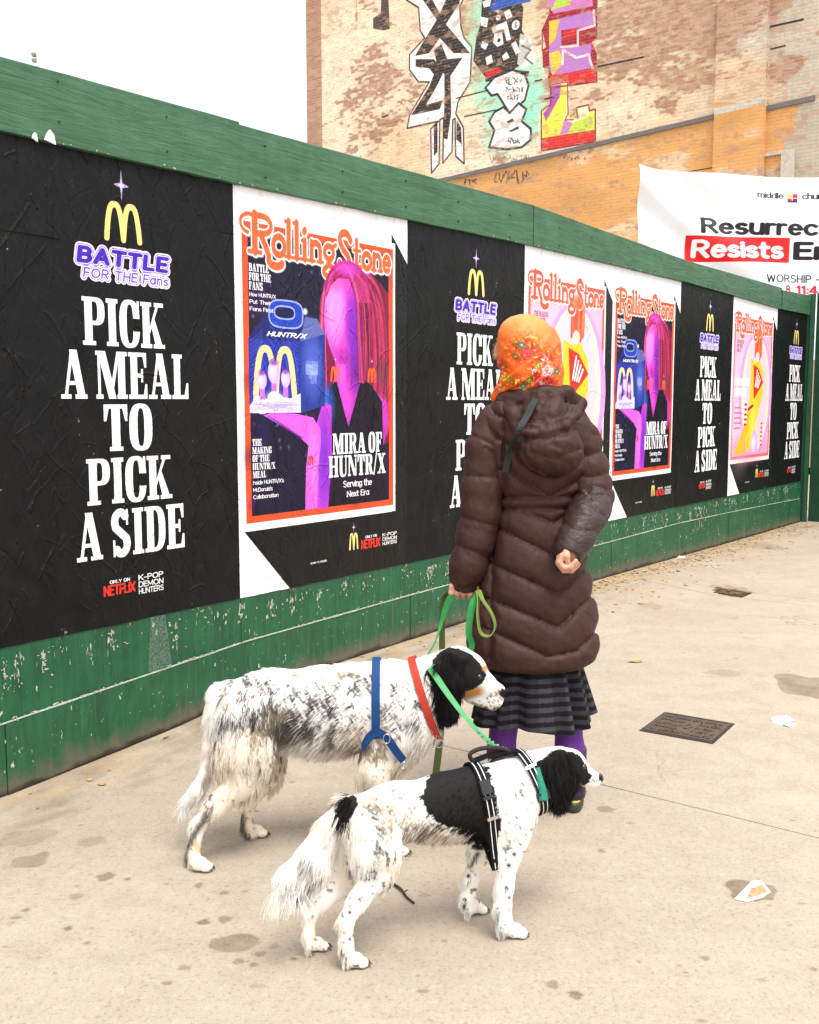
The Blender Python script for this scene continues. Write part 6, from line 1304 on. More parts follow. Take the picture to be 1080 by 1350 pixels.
def small_col(px, py, P, tg, n, rng=None):
    wob = (vn(px/7, py/7, 21)-.5)*7; wx, wy = px+wob, py+(vn(px/7, py/7, 22)-.5)*7
    c = np.tile(WHITE*1.02, (len(px), 1)); qx, qy = px*.85-py*.5, px*.5+py*.85; f = vn(qx/2.4, qy/6, 23)*.45+vn(qx/1.3, qy/3.5, 24)*.35+vn(px/10, py/8, 25)*.20
    D = np.full(len(px), .02)
    for cx, cy, rx, ry, v, a in ((498, 1062, 26, 13, .58, .3), (535, 1052, 22, 12, .42, .2), (505, 1090, 16, 24, .42, .3), (560, 1094, 40, 14, .44, .1), (600, 1104, 40, 9, .40, .1), (500, 1128, 16, 16, .40, .2), (690, 1080, 20, 26, .34, .2), (690, 1040, 22, 26, .30, 0), (486, 1160, 14, 22, .32, 0), (520, 1078, 24, 14, .44, 0), (670, 1105, 16, 16, .32, 0), (545, 1062, 14, 10, .4, 0), (400, 1140, 14, 26, .34, .6), (415, 1160, 10, 20, .4, .6)):
        D = np.maximum(D, v*np.clip(1.6-ell_d(px, py, cx, cy, rx, ry, a), 0, 1))
    k = np.clip((D*1.05+.10-f)*10, 0, 1)*.85*np.isin(tg, ('body', 'rump', 'thigh', 'chest', 'fleg', 'leg', 'tail')); k = k if rng is None else np.where(rng.rand(len(px)) < k*1.1, np.clip(k+.3, 0, 1), k*.25); sh = vn(px/3, py/3, 27)[:, None]; c = c*(1-k[:, None])+(BLACK+GREYH*.9*sh)*k[:, None]
    c = mixc(c, (tg == 'tail')*np.clip(1.2-segdist(px, py, [(398, 1125), (422, 1168)])/14, 0, 1)*.45*vn(px/3, py/9, 30), GREYH*2)
    c = mixc(c, np.clip(vn(px/30, py/22, 33)-.45, 0, 1)*.9, CREAM*1.1); cr = np.clip((py-1075)/40, 0, 1)*(tg == 'body')*.6+np.isin(tg, ('leg', 'thigh'))*np.clip(vn(px/24, py/24, 28)-.3, 0, 1)*.5; c = mixc(c, np.clip(cr, 0, 1), CREAM)
    lim = np.isin(tg, ('leg', 'fleg', 'thigh', 'paw')); s = vn(px/5, py/5, 29); c = mixc(c, lim*np.clip((s-.80)*16, 0, 1)*.85, BLACK*2)
    for cx, cy, r in ((668, 1171, 3.2), (671, 1141, 3), (678, 1126, 3), (452, 1242, 2), (454, 1230, 1.6), (461, 1203, 2.4), (474, 1186, 2.8), (613, 1187, 3), (618, 1155, 3)): c = mixc(c, lim*np.clip(2-1.5*np.hypot(px-cx, py-cy)/r, 0, 1), BLACK)
    c = mixc(c, (tg == 'fleg')*np.clip(1.3-segdist(px, py, [(630, 1126), (619, 1142)])/4, 0, 1)*(P[:, 1] > 2.62)*.9, BLACK*1.5)
    body = np.isin(tg, ('body', 'fleg', 'chest', 'rump')); c = mixc(c, (body & inpoly(wx, wy, SADDLE))*1.0, BLACK)
    c = mixc(c, (np.isin(tg, ('rump', 'tail', 'body', 'thigh')) & inpoly(wx, wy, [(439, 1066), (452, 1052), (468, 1042), (474, 1060), (458, 1084), (447, 1082)]))*1.0, BLACK)
    c = mixc(c, (tg == 'ear')*1.0, BLACK*1.3); hd = np.isin(tg, ('head', 'chest', 'muzzle'))
    blk = inpoly(px, py, [(716, 1010), (722, 998), (736, 992), (752, 990), (765, 996), (774, 1010), (776, 1018), (781, 1022), (776, 1032), (768, 1038), (756, 1040), (750, 1060), (722, 1050)]); c = mixc(c, (hd & blk)*1.0, BLACK)
    c = mixc(c, hd*np.clip(2-1.7*ell_d(px, py, 763, 1037, 6, 4.5), 0, 1), TAN); c = mixc(c, hd*np.clip(2-1.7*ell_d(px, py, 774, 1003, 2.4, 2.4), 0, 1), TAN)
    mz = (tg == 'muzzle') & (px > 777); c = mixc(c, mz*np.clip((vn(px/2, py/2, 31)-.68)*12, 0, 1)*.9, BLACK); c = mixc(c, (tg == 'muzzle')*(ell_d(px, py, 793, 1026, 4, 4.5) < 1)*1.0, BLACK)
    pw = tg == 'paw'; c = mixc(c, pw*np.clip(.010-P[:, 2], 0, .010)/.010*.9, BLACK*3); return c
n_ = SD.S.grad(V); _, ii = SD.S.eval(V); tg = np.array([q['tag'] for q in SD.S.p])[ii]; px, py = proj(V)
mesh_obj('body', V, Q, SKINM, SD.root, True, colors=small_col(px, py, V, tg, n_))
S2 = Sdf(); S2.cap(SD.pt(791, 1023.5, -.005), SD.pt(791, 1023.5, .005), .0078, k=.005); S2.cap(SD.pt(793, 1027, 0), SD.pt(792, 1031, 0), .006, .004, k=.006)
V2, Q2 = S2.mesh(.0015, smooth=1); mesh_obj('nose', V2, Q2, NOSE, SD.root, True); eyeball(SD, 769, 1011, .0075); SD.claws(gs, .021)
web = plain('black_webbing', (.007, .0065, .007, 1), .7, .12, .35, 500); reflect = plain('reflective_thread', (.70, .70, .72, 1), .4, .5); plast = plain('black_buckle', (.02, .02, .021, 1), .4, .4); steel2 = chrome
F3 = np.array([SD.F[0], SD.F[1], 0]); LAT = np.array([SD.F[1], -SD.F[0], 0])
def harness_ring(pxa, pya, pxb, pyb, off, w, name):
    A_, B_ = SD.pt(pxa, pya), SD.pt(pxb, pyb); v = (B_-A_)/np.linalg.norm(B_-A_); cc = (A_+B_)/2; O = SD.ring(cc, v, LAT, off, 80, -pi*.97, pi*1.03, .22); sd_ = np.cross(v, LAT); strap(name, O, w, sd_, web, SD.root, .004)
    for k in (-.26, .26):
        O2 = SD.ring(cc+0*sd_, v, LAT, off+.0028, 80, -pi*.97, pi*1.03, .22)+sd_*w*k; strap('reflective_stripe', O2, .0022, sd_, reflect, SD.root, .0012)
    return O, cc, v, sd_
g1, c1, v1, s1 = harness_ring(626, 1016, 640, 1116, .009, .026, 'girth_strap')
g2, c2, v2, s2 = harness_ring(686, 996, 706, 1062, .012, .024, 'neck_strap')
def buckle(O, frac, sd_, w=.034, h=.03, name='buckle', mat=None):
    """plastic buckle on the near side"""
    k = int(frac*(len(O)-1)); a = O[k]; t = O[min(k+1, len(O)-1)]-O[k-1]; t /= np.linalg.norm(t); nn = np.cross(sd_, t); nn = nn if nn[1] < 0 else -nn; nn /= np.linalg.norm(nn); sd_ = sd_/np.linalg.norm(sd_)
    cs = []
    for z in (-.001, .008):
        for (x, y) in ((-1, -1), (1, -1), (1, 1), (-1, 1)): cs.append(a+sd_*x*w/2*(1-.1*(z > 0))+t*y*h/2*(1-.1*(z > 0))+nn*z)
    g = MB(); g.hexa(cs); return g.make(name, mat or plast, SD.root)
near = np.linspace(0, 1, 80)
def kat(O, py_): P = np.array([proj(p)[1] for p in O]); m = O[:, 1] < np.median(O[:, 1]); i = np.where(m, np.abs(P-py_), 1e9).argmin(); return i/(len(O)-1)
buckle(g1, kat(g1, 1036), s1, .032, .040); buckle(g1, kat(g1, 1052), s1, .034, .010, 'strap_slider'); buckle(g1, kat(g1, 1078), s1, .034, .010, 'strap_slider', chrome); buckle(g2, kat(g2, 1050), s2, .036, .026); buckle(g2, kat(g2, 1010), s2, .032, .008, 'strap_slider', chrome)
# spine strap and rope handle
top1 = g1[np.argmax(g1[:, 2])]; top2 = g2[np.argmax(g2[:, 2])]; mid = onbody(SD, [(640, 1009), (655, 1003), (670, 999)], .01)
V, F = ribbon_mesh(smooth_path([top1+[0, 0, .004], (top1*.5+top2*.5)+[0, 0, .012], top2+[0, 0, .004]], 6), .024, LAT, .004); mesh_obj('back_strap', V, F, web, SD.root)
hb = [SD.pt(640, 1014), SD.pt(624, 1004), SD.pt(620, 994), SD.pt(634, 987), SD.pt(655, 986), SD.pt(670, 990), SD.pt(676, 996)]; V, F = tube_mesh(smooth_path(hb, 6), .0058, 10); mesh_obj('handle', V, F, plain('handle_rope', (.022, .017, .015, 1), .7, .3, .6, 400), SD.root, True)
hb = [SD.pt(640, 1014), SD.pt(652, 1002), SD.pt(668, 996), SD.pt(678, 992)]; V, F = tube_mesh(smooth_path(hb, 6), .0055, 10); mesh_obj('handle', V, F, plain('handle_rope_under', (.022, .017, .015, 1), .7, .3, .6, 400), SD.root, True)
bandana = onbody(SD, smooth_path([(708, 1012, 0), (712, 1028, 0), (716, 1044, 0), (717, 1056, 0)], 5)[:, :2], .016); V, F = ribbon_mesh(bandana, np.linspace(.014, .024, len(bandana)), (1, 0, .1), .003); mesh_obj('green_tag', V, F, plain('teal_cloth', (.018, .19, .125, 1), .6, .3, .5, 120), SD.root, True)
face2 = lambda P, px, py: np.where(ell_d(px, py, 769, 1011, 5, 4) < 1, .25, 1)*np.where(ell_d(px, py, 794, 1026, 6, 7) < 1, 0, 1)
V, Q = SD.S.mesh(.008, smooth=1)
furry(SD, V, Q, small_col, 115000, {'body': (.017, 'body', .14, .3), 'rump': (.018, 'rump', .15, .4), 'chest': (.018, 'chest', .25, .4), 'thigh': (.018, 'leg', .15, .4), 'leg': (.010, 'leg', .2, .2), 'fleg': (.011, 'fleg', .15, .2), 'head': (.006, 'head', .2, .1), 'muzzle': (.0035, 'head', .2, .0), 'ear': (.055, 'ear', .3, .5), 'tail': (.040, 'tail', .13, .25), 'paw': (.003, 'paw', .12, .2)}, [near_straps([g1[::2], g2[::2]], .015), face2], .00048, 2, .008)
# ------------------------------------------------------------------ the woman seen from behind
WY = 3.45; MP = WY/FPX
def wp(px, py, off=0): return at(px, py, WY+off)
b = ground(705, 1068)
woman = empty('person', (b[0], b[1], 0), 'woman seen from behind in long brown quilted coat and flowered orange headscarf', 'person')
def zz(py, off=0): return at(700, py, WY+off)[2]
def xx(px): return (px-540)/FPX*WY*1.0
def proftab(rows, coff=0.0):
    """rows: (py, left px, right px, half depth m, y offset)"""
    z = []; cx = []; hx = []; cy = []; hy = []
    for py, l, r, hd, yo in rows:
        a, b_ = at(l, py, WY+yo), at(r, py, WY+yo); z.append(a[2]); cx.append((a[0]+b_[0])/2); hx.append((b_[0]-a[0])/2); cy.append(WY+yo); hy.append(hd)
    return z, cx, hx, cy, hy
def disp_seams(seams, A, wd, wr=.0022, freq=1.0):
    def fn(P):
        px, py = proj(P); d = np.full(len(P), 1e9)
        for q in seams: d = np.minimum(d, segdist(px, py, q))
        u_ = np.clip(d/(wd*2.1), 0, 1); h = A*np.sqrt(np.maximum(1-(1-u_)**2, 0))
        # gathers running off the seams
        g = (vn(px/5*freq, py/16*freq, 41)-.5)*np.exp(-d/14)*wr*2.2+(vn((px+py*.5)/15, (py-px*.5)/7, 42)-.5)*wr*1.6+(vn(px/7, py/4, 43)-.5)*wr*.7
        return h+.75*g-A*.7
    return fn
COATM = NT('brown_nylon', .56, .22); p_ = COATM.coords(); nz = COATM.noise(p_, 3, 4); COATM.color(COATM.mix(COATM.ramp(nz, .3, .7), (.036, .0145, .0115, 1), (.055, .0225, .018, 1)))
w1 = COATM.noise(COATM.mapping(p_, (1, 1, .6), rot=(0, .35, 0)), 15, 4, .5, 1.2); w2 = COATM.noise(p_, 700, 2); COATM.normal(COATM.bump(w2, .08, .001, COATM.bump(w1, .45, .016))); COATM = COATM.m
COATS = NT('satin_forearm', .42, .36); p_ = COATS.coords(); COATS.color((.036, .020, .016, 1)); w1 = COATS.noise(COATS.mapping(p_, (1, 1, 2.2), rot=(0, .7, 0)), 24, 5, .6, 1.2); COATS.normal(COATS.bump(w1, .55, .014)); COATS = COATS.m
C = Sdf()
C.prof(*proftab([(520, 668, 742, .07, .0), (530, 652, 760, .095, 0), (545, 640, 772, .115, 0), (575, 640, 778, .128, 0), (620, 648, 774, .135, 0), (655, 656, 762, .13, 0), (668, 656, 761, .128, 0), (700, 650, 766, .142, 0), (740, 640, 772, .158, 0), (780, 630, 780, .170, 0), (820, 620, 786, .180, 0), (850, 618, 786, .186, 0), (864, 622, 780, .180, 0), (870, 628, 772, .170, 0)]), e=2.35)
seams = [[(640, 655), (668, 656), (754, 655), (775, 656)], [(640, 672), (668, 671), (754, 671), (775, 672)], [(686, 673), (700, 676), (730, 690), (749, 677)], [(652, 693), (662, 698), (733, 734), (768, 690)], [(641, 738), (650, 744), (736, 783), (775, 748)],
         [(636, 786), (648, 790), (736, 827), (783, 783)], [(630, 824), (650, 832), (723, 866)], [(723, 866), (760, 858), (790, 828)], [(652, 690), (650, 740), (647, 800), (646, 868)], [(660, 618), (672, 622), (726, 655), (768, 630)], [(655, 575), (700, 610), (730, 625), (770, 600)], [(650, 545), (690, 560), (740, 560), (772, 545)], [(672, 530), (664, 560), (664, 655)]]
V, Q = C.mesh(.0055, disp=disp_seams(seams, .024, 8.5), smooth=1)
coat = mesh_obj('coat', V, Q, COATM, woman, True)
# left sleeve, hanging, right sleeve folded behind the back
def sleeve(chn, seams, A, mat=None, name='sleeve', hollow=None, sm=2):
    S = Sdf(); P = [wp(*c_[:3]) for c_ in chn]; R = [c_[3]*MP for c_ in chn]; S.chain(P, R, k=.02)
    if hollow: S.cap(wp(*hollow[0]), wp(*hollow[1]), hollow[2]*MP, k=.004, op='-')
    V, Q = S.mesh(.005, disp=disp_seams(seams, A, 7, .0026, 1.2), smooth=sm); return mesh_obj(name, V, Q, mat or COATM, coat, True), S
ls, LS = sleeve([(652, 556, .0, 22), (642, 590, -.01, 26), (637, 640, -.015, 27), (635, 680, -.02, 27), (627, 715, -.03, 25), (618, 745, -.035, 23.5), (613, 764, -.035, 20)], [[(600, 566), (620, 573), (663, 592), (690, 596)], [(600, 626), (612, 627), (664, 630), (690, 631)], [(590, 680), (609, 682), (658, 695), (680, 700)], [(585, 715), (601, 718), (640, 733), (660, 738)], [(640, 590), (655, 600), (670, 610)], [(575, 766), (612, 776), (650, 772)]], .012, hollow=((612, 786, -.035), (612, 800, -.035), 14))
rs, RS_ = sleeve([(752, 556, .0, 22), (765, 585, -.01, 26), (774, 620, -.02, 27), (780, 650, -.04, 27), (779, 668, -.07, 26)], [[(740, 590), (775, 602), (810, 588)], [(745, 622), (780, 630), (815, 620)], [(745, 650), (780, 652), (820, 640)], [(765, 560), (785, 575)]], .013)
fs, FS_ = sleeve([(780, 664, -.085, 25), (772, 684, -.13, 24.5), (760, 708, -.18, 21), (752, 724, -.205, 18.5)], [[(770, 640), (782, 668), (806, 690)], [(745, 690), (760, 700), (800, 700)], [(760, 650), (785, 655), (812, 650)]], .010, COATS, 'satin_forearm', hollow=((750, 730, -.215), (746, 750, -.24), 15), sm=1)
V, F = tube_mesh([wp(753, 722, -.195)+np.array([.047*cos(t), -.010+.047*sin(t)*.9*.6, .047*sin(t)*.35-.004]) for t in np.linspace(0, 2*pi, 40)[:-1]], .0042, 8, True)
# hood lying on the back
Hd = Sdf(); Hd.ell(wp(727, 592, -.155), (.108, .075, .088), k=.02); Hd.ell(wp(722, 552, -.12), (.088, .07, .075), k=.02); Hd.cap(wp(675, 540, -.07), wp(690, 575, -.13), .030, .030, k=.02)
Hd.chain([wp(684, 570, -.185), wp(700, 572, -.20), wp(722, 570, -.205), wp(745, 562, -.195), wp(760, 548, -.17), wp(766, 530, -.12)], [.013]*6, k=.007)
Hd.chain([wp(686, 561, -.17), wp(706, 563, -.19), wp(726, 560, -.195), wp(744, 551, -.185), wp(755, 537, -.15)], [.010]*5, k=.007)
Hd.chain([wp(665, 527, -.03), wp(690, 523, -.075), wp(715, 520, -.09), wp(745, 522, -.07), wp(764, 534, -.02)], [.026, .026, .026, .028, .026], k=.02)
V, Q = Hd.mesh(.0042, disp=disp_seams([[(682, 574), (720, 580), (752, 570), (770, 550)], [(690, 560), (712, 540), (722, 522)], [(700, 596), (730, 606), (765, 592)], [(735, 556), (745, 540), (746, 525)], [(772, 545), (765, 575), (772, 600)], [(684, 590), (700, 615), (728, 628)]], .010, 6, .0042, 1.4), smooth=2)
mesh_obj('hood', V, Q, COATM, coat, True)
# belt channel gathers
# shoulder bag strap
sp = []
for q in smooth_path([(706, 526, 0), (698, 542, 0), (688, 560, 0), (678, 580, 0), (670, 600, 0), (666, 622, 0)], 5)[:, :2]:
    d = ray(*q); ts = np.linspace(2.8, 3.8, 800); P = np.array([0, 0, EYE])+ts[:, None]*d; D = np.minimum(C.eval(P)[0], Hd.eval(P)[0]); w = np.where(D < .012)[0]; sp.append(P[w[0]] if len(w) else sp[-1])
sp = np.array(sp)
for _ in range(12): sp[1:-1] = .5*sp[1:-1]+.25*(sp[:-2]+sp[2:])
sp[:, 1] -= .008; V, F = ribbon_mesh(sp, .021, (.9, 0, .4), .004); mesh_obj('bag_strap', V, F, plain('grey_webbing', (.022, .025, .025, 1), .6, .3, .4, 600), woman)
# cuff lining
# ---- skirt
n1_, n2_ = 420, 110; V = []; Cc = []; r = np.random.RandomState(2)
zt, zb = zz(845), .325; cxt, cxb = xx(703), xx(706); 
for j in range(n2_+1):
    t = j/n2_
    for i in range(n1_):
        a = 2*pi*i/n1_; pl_ = .5*sin(11*a+.6)+.35*sin(17*a+1.3*sin(2*a))+.25*sin(5*a+2); amp = .005+.026*t
        hx = .150+.052*t+amp*pl_; hy = .140+.045*t+amp*pl_; z = zt+(zb-zt)*t+.012*t*sin(3*a+1)+.004*t*pl_
        V.append((cxt+(cxb-cxt)*t+hx*cos(a), WY+hy*sin(a), z))
        row = int(((zt-z)/.0155)) ; u = i/n1_*2*pi*.19/.05; g1_ = row % 2 == 0; bl = int(u) % 2 == 0
        base = np.array([.006, .005, .007]); gr = np.array([.046, .045, .055]) if bl else np.array([.027, .027, .033]); Cc.append(gr if g1_ else base*(1.6 if bl else 1))
F = [(j*n1_+i, j*n1_+(i+1) % n1_, (j+1)*n1_+(i+1) % n1_, (j+1)*n1_+i) for j in range(n2_) for i in range(n1_)]
sk = mesh_obj('skirt', V, np.array(F)[:, ::-1], attr_mat('checked_flannel', .85, .15, .3, 500), woman, True, colors=np.array(Cc))
# ---- tights and boots
TI = Sdf(); TI.chain([wp(738, 860, .02), wp(748, 940, .0), wp(751, 985, -.03), wp(755, 1040, -.02)], [.055, .052, .047, .034], k=.02); TI.chain([wp(672, 860, .02), wp(666, 940, 0), wp(661, 990, -.03), wp(659, 1045, -.02)], [.055, .052, .047, .034], k=.02)
V, Q = TI.mesh(.006, smooth=2); mesh_obj('tights', V, Q, plain('purple_tights', (.115, .022, .22, 1), .6, .3, .15, 500), woman, True)
bootm = plain('boot_leather', (.014, .012, .012, 1), .35, .5, .2, 150); solem = plain('boot_sole', (.035, .032, .018, 1), .5, .4, .3, 200); welt = plain('yellow_welt', (.42, .36, .12, 1), .6, .3)
for (px, py, tw) in ((757, 1071, .12), (660, 1074, -.10)):
    g = ground(px, py); g = np.array([g[0], g[1]+.035, 0]); bt_ = empty('boot', (0, 0, 0)); bt_.parent = woman; bt_.location = (g[0]-b[0], g[1]-b[1], 0)
    f = np.array([sin(tw), cos(tw), 0]); sd_ = np.array([f[1], -f[0], 0])
    def bz(name, outline_scale, z0, z1, mat, taper=1.0):
        V = []; F = []; N_ = 36
        for zi, sc_ in ((z0, outline_scale), (z0+.004, outline_scale*1.02), (z1-.004, outline_scale*1.02*taper), (z1, outline_scale*taper)):
            for i in range(N_):
                a = 2*pi*i/N_; y = sin(a); w_ = .043*(1-.10*(y < 0)*abs(y))*(1+.06*y); V.append(tuple(g+f*(.10+.145*np.sign(y)*abs(y)**.75*sc_)+sd_*w_*np.sign(cos(a))*abs(cos(a))**.75*sc_+np.array([0, 0, zi])))
        for j in range(3):
            for i in range(N_): F.append((j*N_+i, j*N_+(i+1) % N_, (j+1)*N_+(i+1) % N_, (j+1)*N_+i))
        F += [tuple(range(N_))[::-1], tuple(3*N_+i for i in range(N_))]; V = np.array(V)-np.array([g[0], g[1], 0])
        me = mesh_obj(name, V, F, mat, None, True); me.parent = bt_; return me
    bz('sole', 1.0, 0.0, .034, solem); bz('welt', .985, .0345, .040, welt)
    B_ = Sdf(); gg = np.zeros(3); B_.cap(gg+f*.02+[0, 0, .055], gg+f*.17+[0, 0, .058], .038, .034, k=.03); B_.cap(gg+f*.17+[0, 0, .052], gg+f*.205+[0, 0, .05], .036, .030, k=.03); B_.cap(gg+f*.005+[0, 0, .06], gg+f*-.01+[0, 0, .21], .037, .046, k=.04); B_.ell(gg+f*.1+[0, 0, -.06], (.4, .4, .1), k=.004, op='-')
    V, Q = B_.mesh(.005, smooth=2); u_o = mesh_obj('upper', V, Q, bootm, None, True); u_o.parent = bt_
# ---- body: head, neck, trunk, arms and legs under the clothes, hands
SK_ = Sdf(); hc = wp(696, 470, .02)
SK_.ell(hc, (.078, .098, .112), k=.02); SK_.ell(hc+[-.012, .055, -.05], (.052, .05, .062), k=.03); SK_.cap(hc+[-.02, .10, .01], hc+[-.026, .122, -.022], .010, .014, k=.012)
SK_.cap(hc+[-.02, .097, -.062], hc+[-.005, .094, -.062], .010, k=.008)
for sx in (-1, 1): SK_.ell(hc+[sx*.078, .01, -.01], (.010, .018, .030), k=.008); SK_.ell(hc+[-.02+sx*.032, .098, .012], (.017, .012, .012), k=.006, op='-')
SK_.cap(hc+[0, .0, -.09], wp(700, 540, .02), .050, .056, k=.03); SK_.cap(wp(672, 560, 0), wp(738, 560, 0), .055, k=.04); SK_.cap(wp(704, 565, 0), wp(706, 700, 0), .10, .10, fy=.8, k=.05); SK_.cap(wp(706, 700, 0), wp(706, 800, 0), .10, .11, fy=.9, k=.05)
SK_.chain([wp(735, 800, 0), wp(748, 940, 0), wp(754, 1040, -.01)], [.08, .045, .028], k=.03); SK_.chain([wp(675, 800, 0), wp(666, 940, 0), wp(660, 1045, -.01)], [.08, .045, .028], k=.03)
SK_.chain([wp(660, 560, 0), wp(637, 660, -.02), wp(614, 762, -.035)], [.045, .036, .025], k=.03); SK_.chain([wp(750, 560, 0), wp(779, 662, -.06), wp(752, 716, -.19)], [.045, .036, .024], k=.03)
V1, Q1 = SK_.mesh(.008, smooth=2)
HN = Sdf()
HN.cap(wp(758, 706, -.17), wp(750, 722, -.205), .026, .024, k=.01); HN.ell(wp(750, 731, -.215), (.031, .020, .032), k=.012); HN.cap(wp(741, 727, -.215), wp(738, 738, -.22), .014, .012, k=.012)
for i in range(4):
    o_ = -.194-.0165*i; dx = (0, -.5, -1.0, .2)[i]; ln_ = (1.0, 1.08, 1.02, .85)[i]
    HN.chain([wp(741+dx, 735-i*.8, o_), wp(737.5+dx, 744-i*1.0, o_), wp(743+dx, 752-i*1.4, o_-.002), wp(743+11*ln_+dx, 752.5-i*1.7, o_-.003), wp(743+19*ln_+dx, 746-i*2.4, o_-.003)], [.0100, .0098, .0088, .0080, .0068], k=.0035)
HN.chain([wp(750, 714, -.205), wp(747.5, 723, -.232), wp(747, 732, -.247), wp(748.5, 740, -.246)], [.0190, .0150, .0110, .0090], k=.006)
HN.cap(wp(613, 756, -.035), wp(611, 769, -.035), .024, .027, k=.01); HN.ell(wp(608, 774, -.035), (.036, .026, .026), k=.012)
for i in range(4):
    x = 596+i*8.2; HN.chain([wp(x, 773+i*.3, -.052), wp(x-1.0, 781.5+i*.4, -.050), wp(x-.3, 786+i*.3, -.026), wp(x+.5, 780, -.012)], [.0105, .0100, .0090, .0080], k=.0035)
HN.chain([wp(624, 765, -.03), wp(629, 774, -.03), wp(623, 781, -.022)], [.013, .0105, .0090], k=.006)
V2, Q2 = HN.mesh(.0026, smooth=1)
skin = NT('skin', .5, .35); p_ = skin.coords(); nn = skin.noise(p_, 30, 4); skin.color(skin.mix(skin.ramp(nn, .3, .7), (.56, .27, .175, 1), (.66, .36, .255, 1))); skin.b.inputs['Subsurface Weight'].default_value = .12; skin.b.inputs['Subsurface Radius'].default_value = (.01, .004, .002); skin.normal(skin.bump(skin.noise(p_, 260, 4), .15, .0015))
mesh_obj('body', np.concatenate([V1, V2]), np.concatenate([Q1, Q2+len(V1)]), skin.m, woman, True)
for sx in (-1, 1):
    c_ = hc+[-.02+sx*.032, .090, .012]; g = MB(); V, F = [], []
    for i in range(9):
        for j in range(12): a = pi*i/8; bb = 2*pi*j/12; V.append((c_[0]+.012*sin(a)*cos(bb), c_[1]+.012*sin(a)*sin(bb), c_[2]+.012*cos(a)))
    F = [(i*12+j, i*12+(j+1) % 12, i*12+12+(j+1) % 12, i*12+12+j) for i in range(8) for j in range(12)]; mesh_obj('eye', V, F, EYEM, woman, True)
# ---- headscarf
SF = Sdf(); SF.ell(wp(697, 467, .02), (.106, .122, .124), k=.03); SF.ell(wp(703, 493, -.02), (.100, .090, .070), k=.03); SF.ell(wp(688, 440, .03), (.078, .09, .062), k=.03)
SF.cap(wp(668, 500, -.04), wp(655, 524, -.01), .026, .014, fy=.6, k=.02); SF.cap(wp(690, 512, -.07), wp(735, 512, -.06), .020, .018, k=.03); SF.ell(hc+[-.03, .14, -.01], (.066, .10, .085), k=.01, op='-')
WRAP = [(640, 520), (655, 508), (672, 494), (692, 478), (708, 462), (720, 444), (728, 430), (760, 420), (800, 600), (640, 600)]
def fold(P):
    px, py = proj(P); h = np.zeros(len(P)); near = P[:, 1] < WY+.03
    d = segdist(px, py, WRAP[:7]); ins = inpoly(px, py, WRAP); h += near*ins*.007*(1-np.exp(-d/1.6))*np.exp(-d/60)
    for q, a_, w_ in (([(648, 500), (658, 478), (668, 456), (684, 436)], .0045, 3.0), ([(656, 512), (676, 492), (690, 470)], .004, 2.5), ([(664, 516), (694, 500), (722, 476), (736, 452)], .0055, 3.2), ([(690, 516), (716, 500), (738, 480)], .0045, 2.6), ([(668, 480), (678, 455), (700, 434)], .0035, 3.5), ([(700, 452), (706, 434), (706, 424)], .003, 4)):
        h += near*a_*np.exp(-(segdist(px, py, q)/w_)**2)
    return h+.0022*(vn((px*.7+py*.7)/16, (py*.7-px*.7)/5, 44)-.5)
V, Q = SF.mesh(.0030, disp=fold, smooth=1); px, py = proj(V)
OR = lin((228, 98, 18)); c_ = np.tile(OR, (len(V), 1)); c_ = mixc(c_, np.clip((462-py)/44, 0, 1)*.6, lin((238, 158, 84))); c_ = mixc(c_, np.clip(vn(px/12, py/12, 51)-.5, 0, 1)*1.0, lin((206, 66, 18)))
kf = vn(px/5, py/5, 52)*.6+vn(px/2.2, py/2.2, 53)*.4
zone = np.clip(1.6-np.minimum.reduce([ell_d(px, py, 692, 460, 20, 18), ell_d(px, py, 718, 484, 20, 26), ell_d(px, py, 662, 492, 10, 18), ell_d(px, py, 700, 506, 34, 9)]), 0, 1)
c_ = mixc(c_, zone*np.clip((kf-.52)*10, 0, 1)*.95, lin((176, 30, 22))); c_ = mixc(c_, zone*np.clip((.40-kf)*12, 0, 1)*.95, lin((104, 76, 20))); c_ = mixc(c_, zone*np.clip((vn(px/3, py/3, 57)-.74)*14, 0, 1)*.9, lin((240, 200, 60)))
W_, P_k, R_d, BLu, YL, TL, GRn = lin((236, 214, 196)), lin((226, 100, 104)), lin((178, 18, 26)), lin((44, 110, 150)), lin((236, 190, 30)), lin((30, 116, 116)), lin((80, 100, 30))
def rose(cx, cy, r_, cols, seed):
    """full blown printed rose: ragged rings of petals"""
    global c_
    a = np.arctan2(py-cy, px-cx); wob = (vn(px/2.2, py/2.2, seed)-.5)*2.4; d = np.hypot(px-cx, (py-cy)*1.08)+wob*.9+.9*np.cos(5*a+seed)
    c_ = mixc(c_, np.clip((r_+1.2-d)/1.0, 0, 1)*.9, cols[0])
    k = (np.sin(d*1.55+1.6*np.sin(3*a+seed)+seed) > .15); c_ = mixc(c_, (np.clip((r_-d)/.8, 0, 1)*k)*.85, cols[1]); c_ = mixc(c_, np.clip((r_*.28-d)/.8, 0, 1)*.9, cols[2])
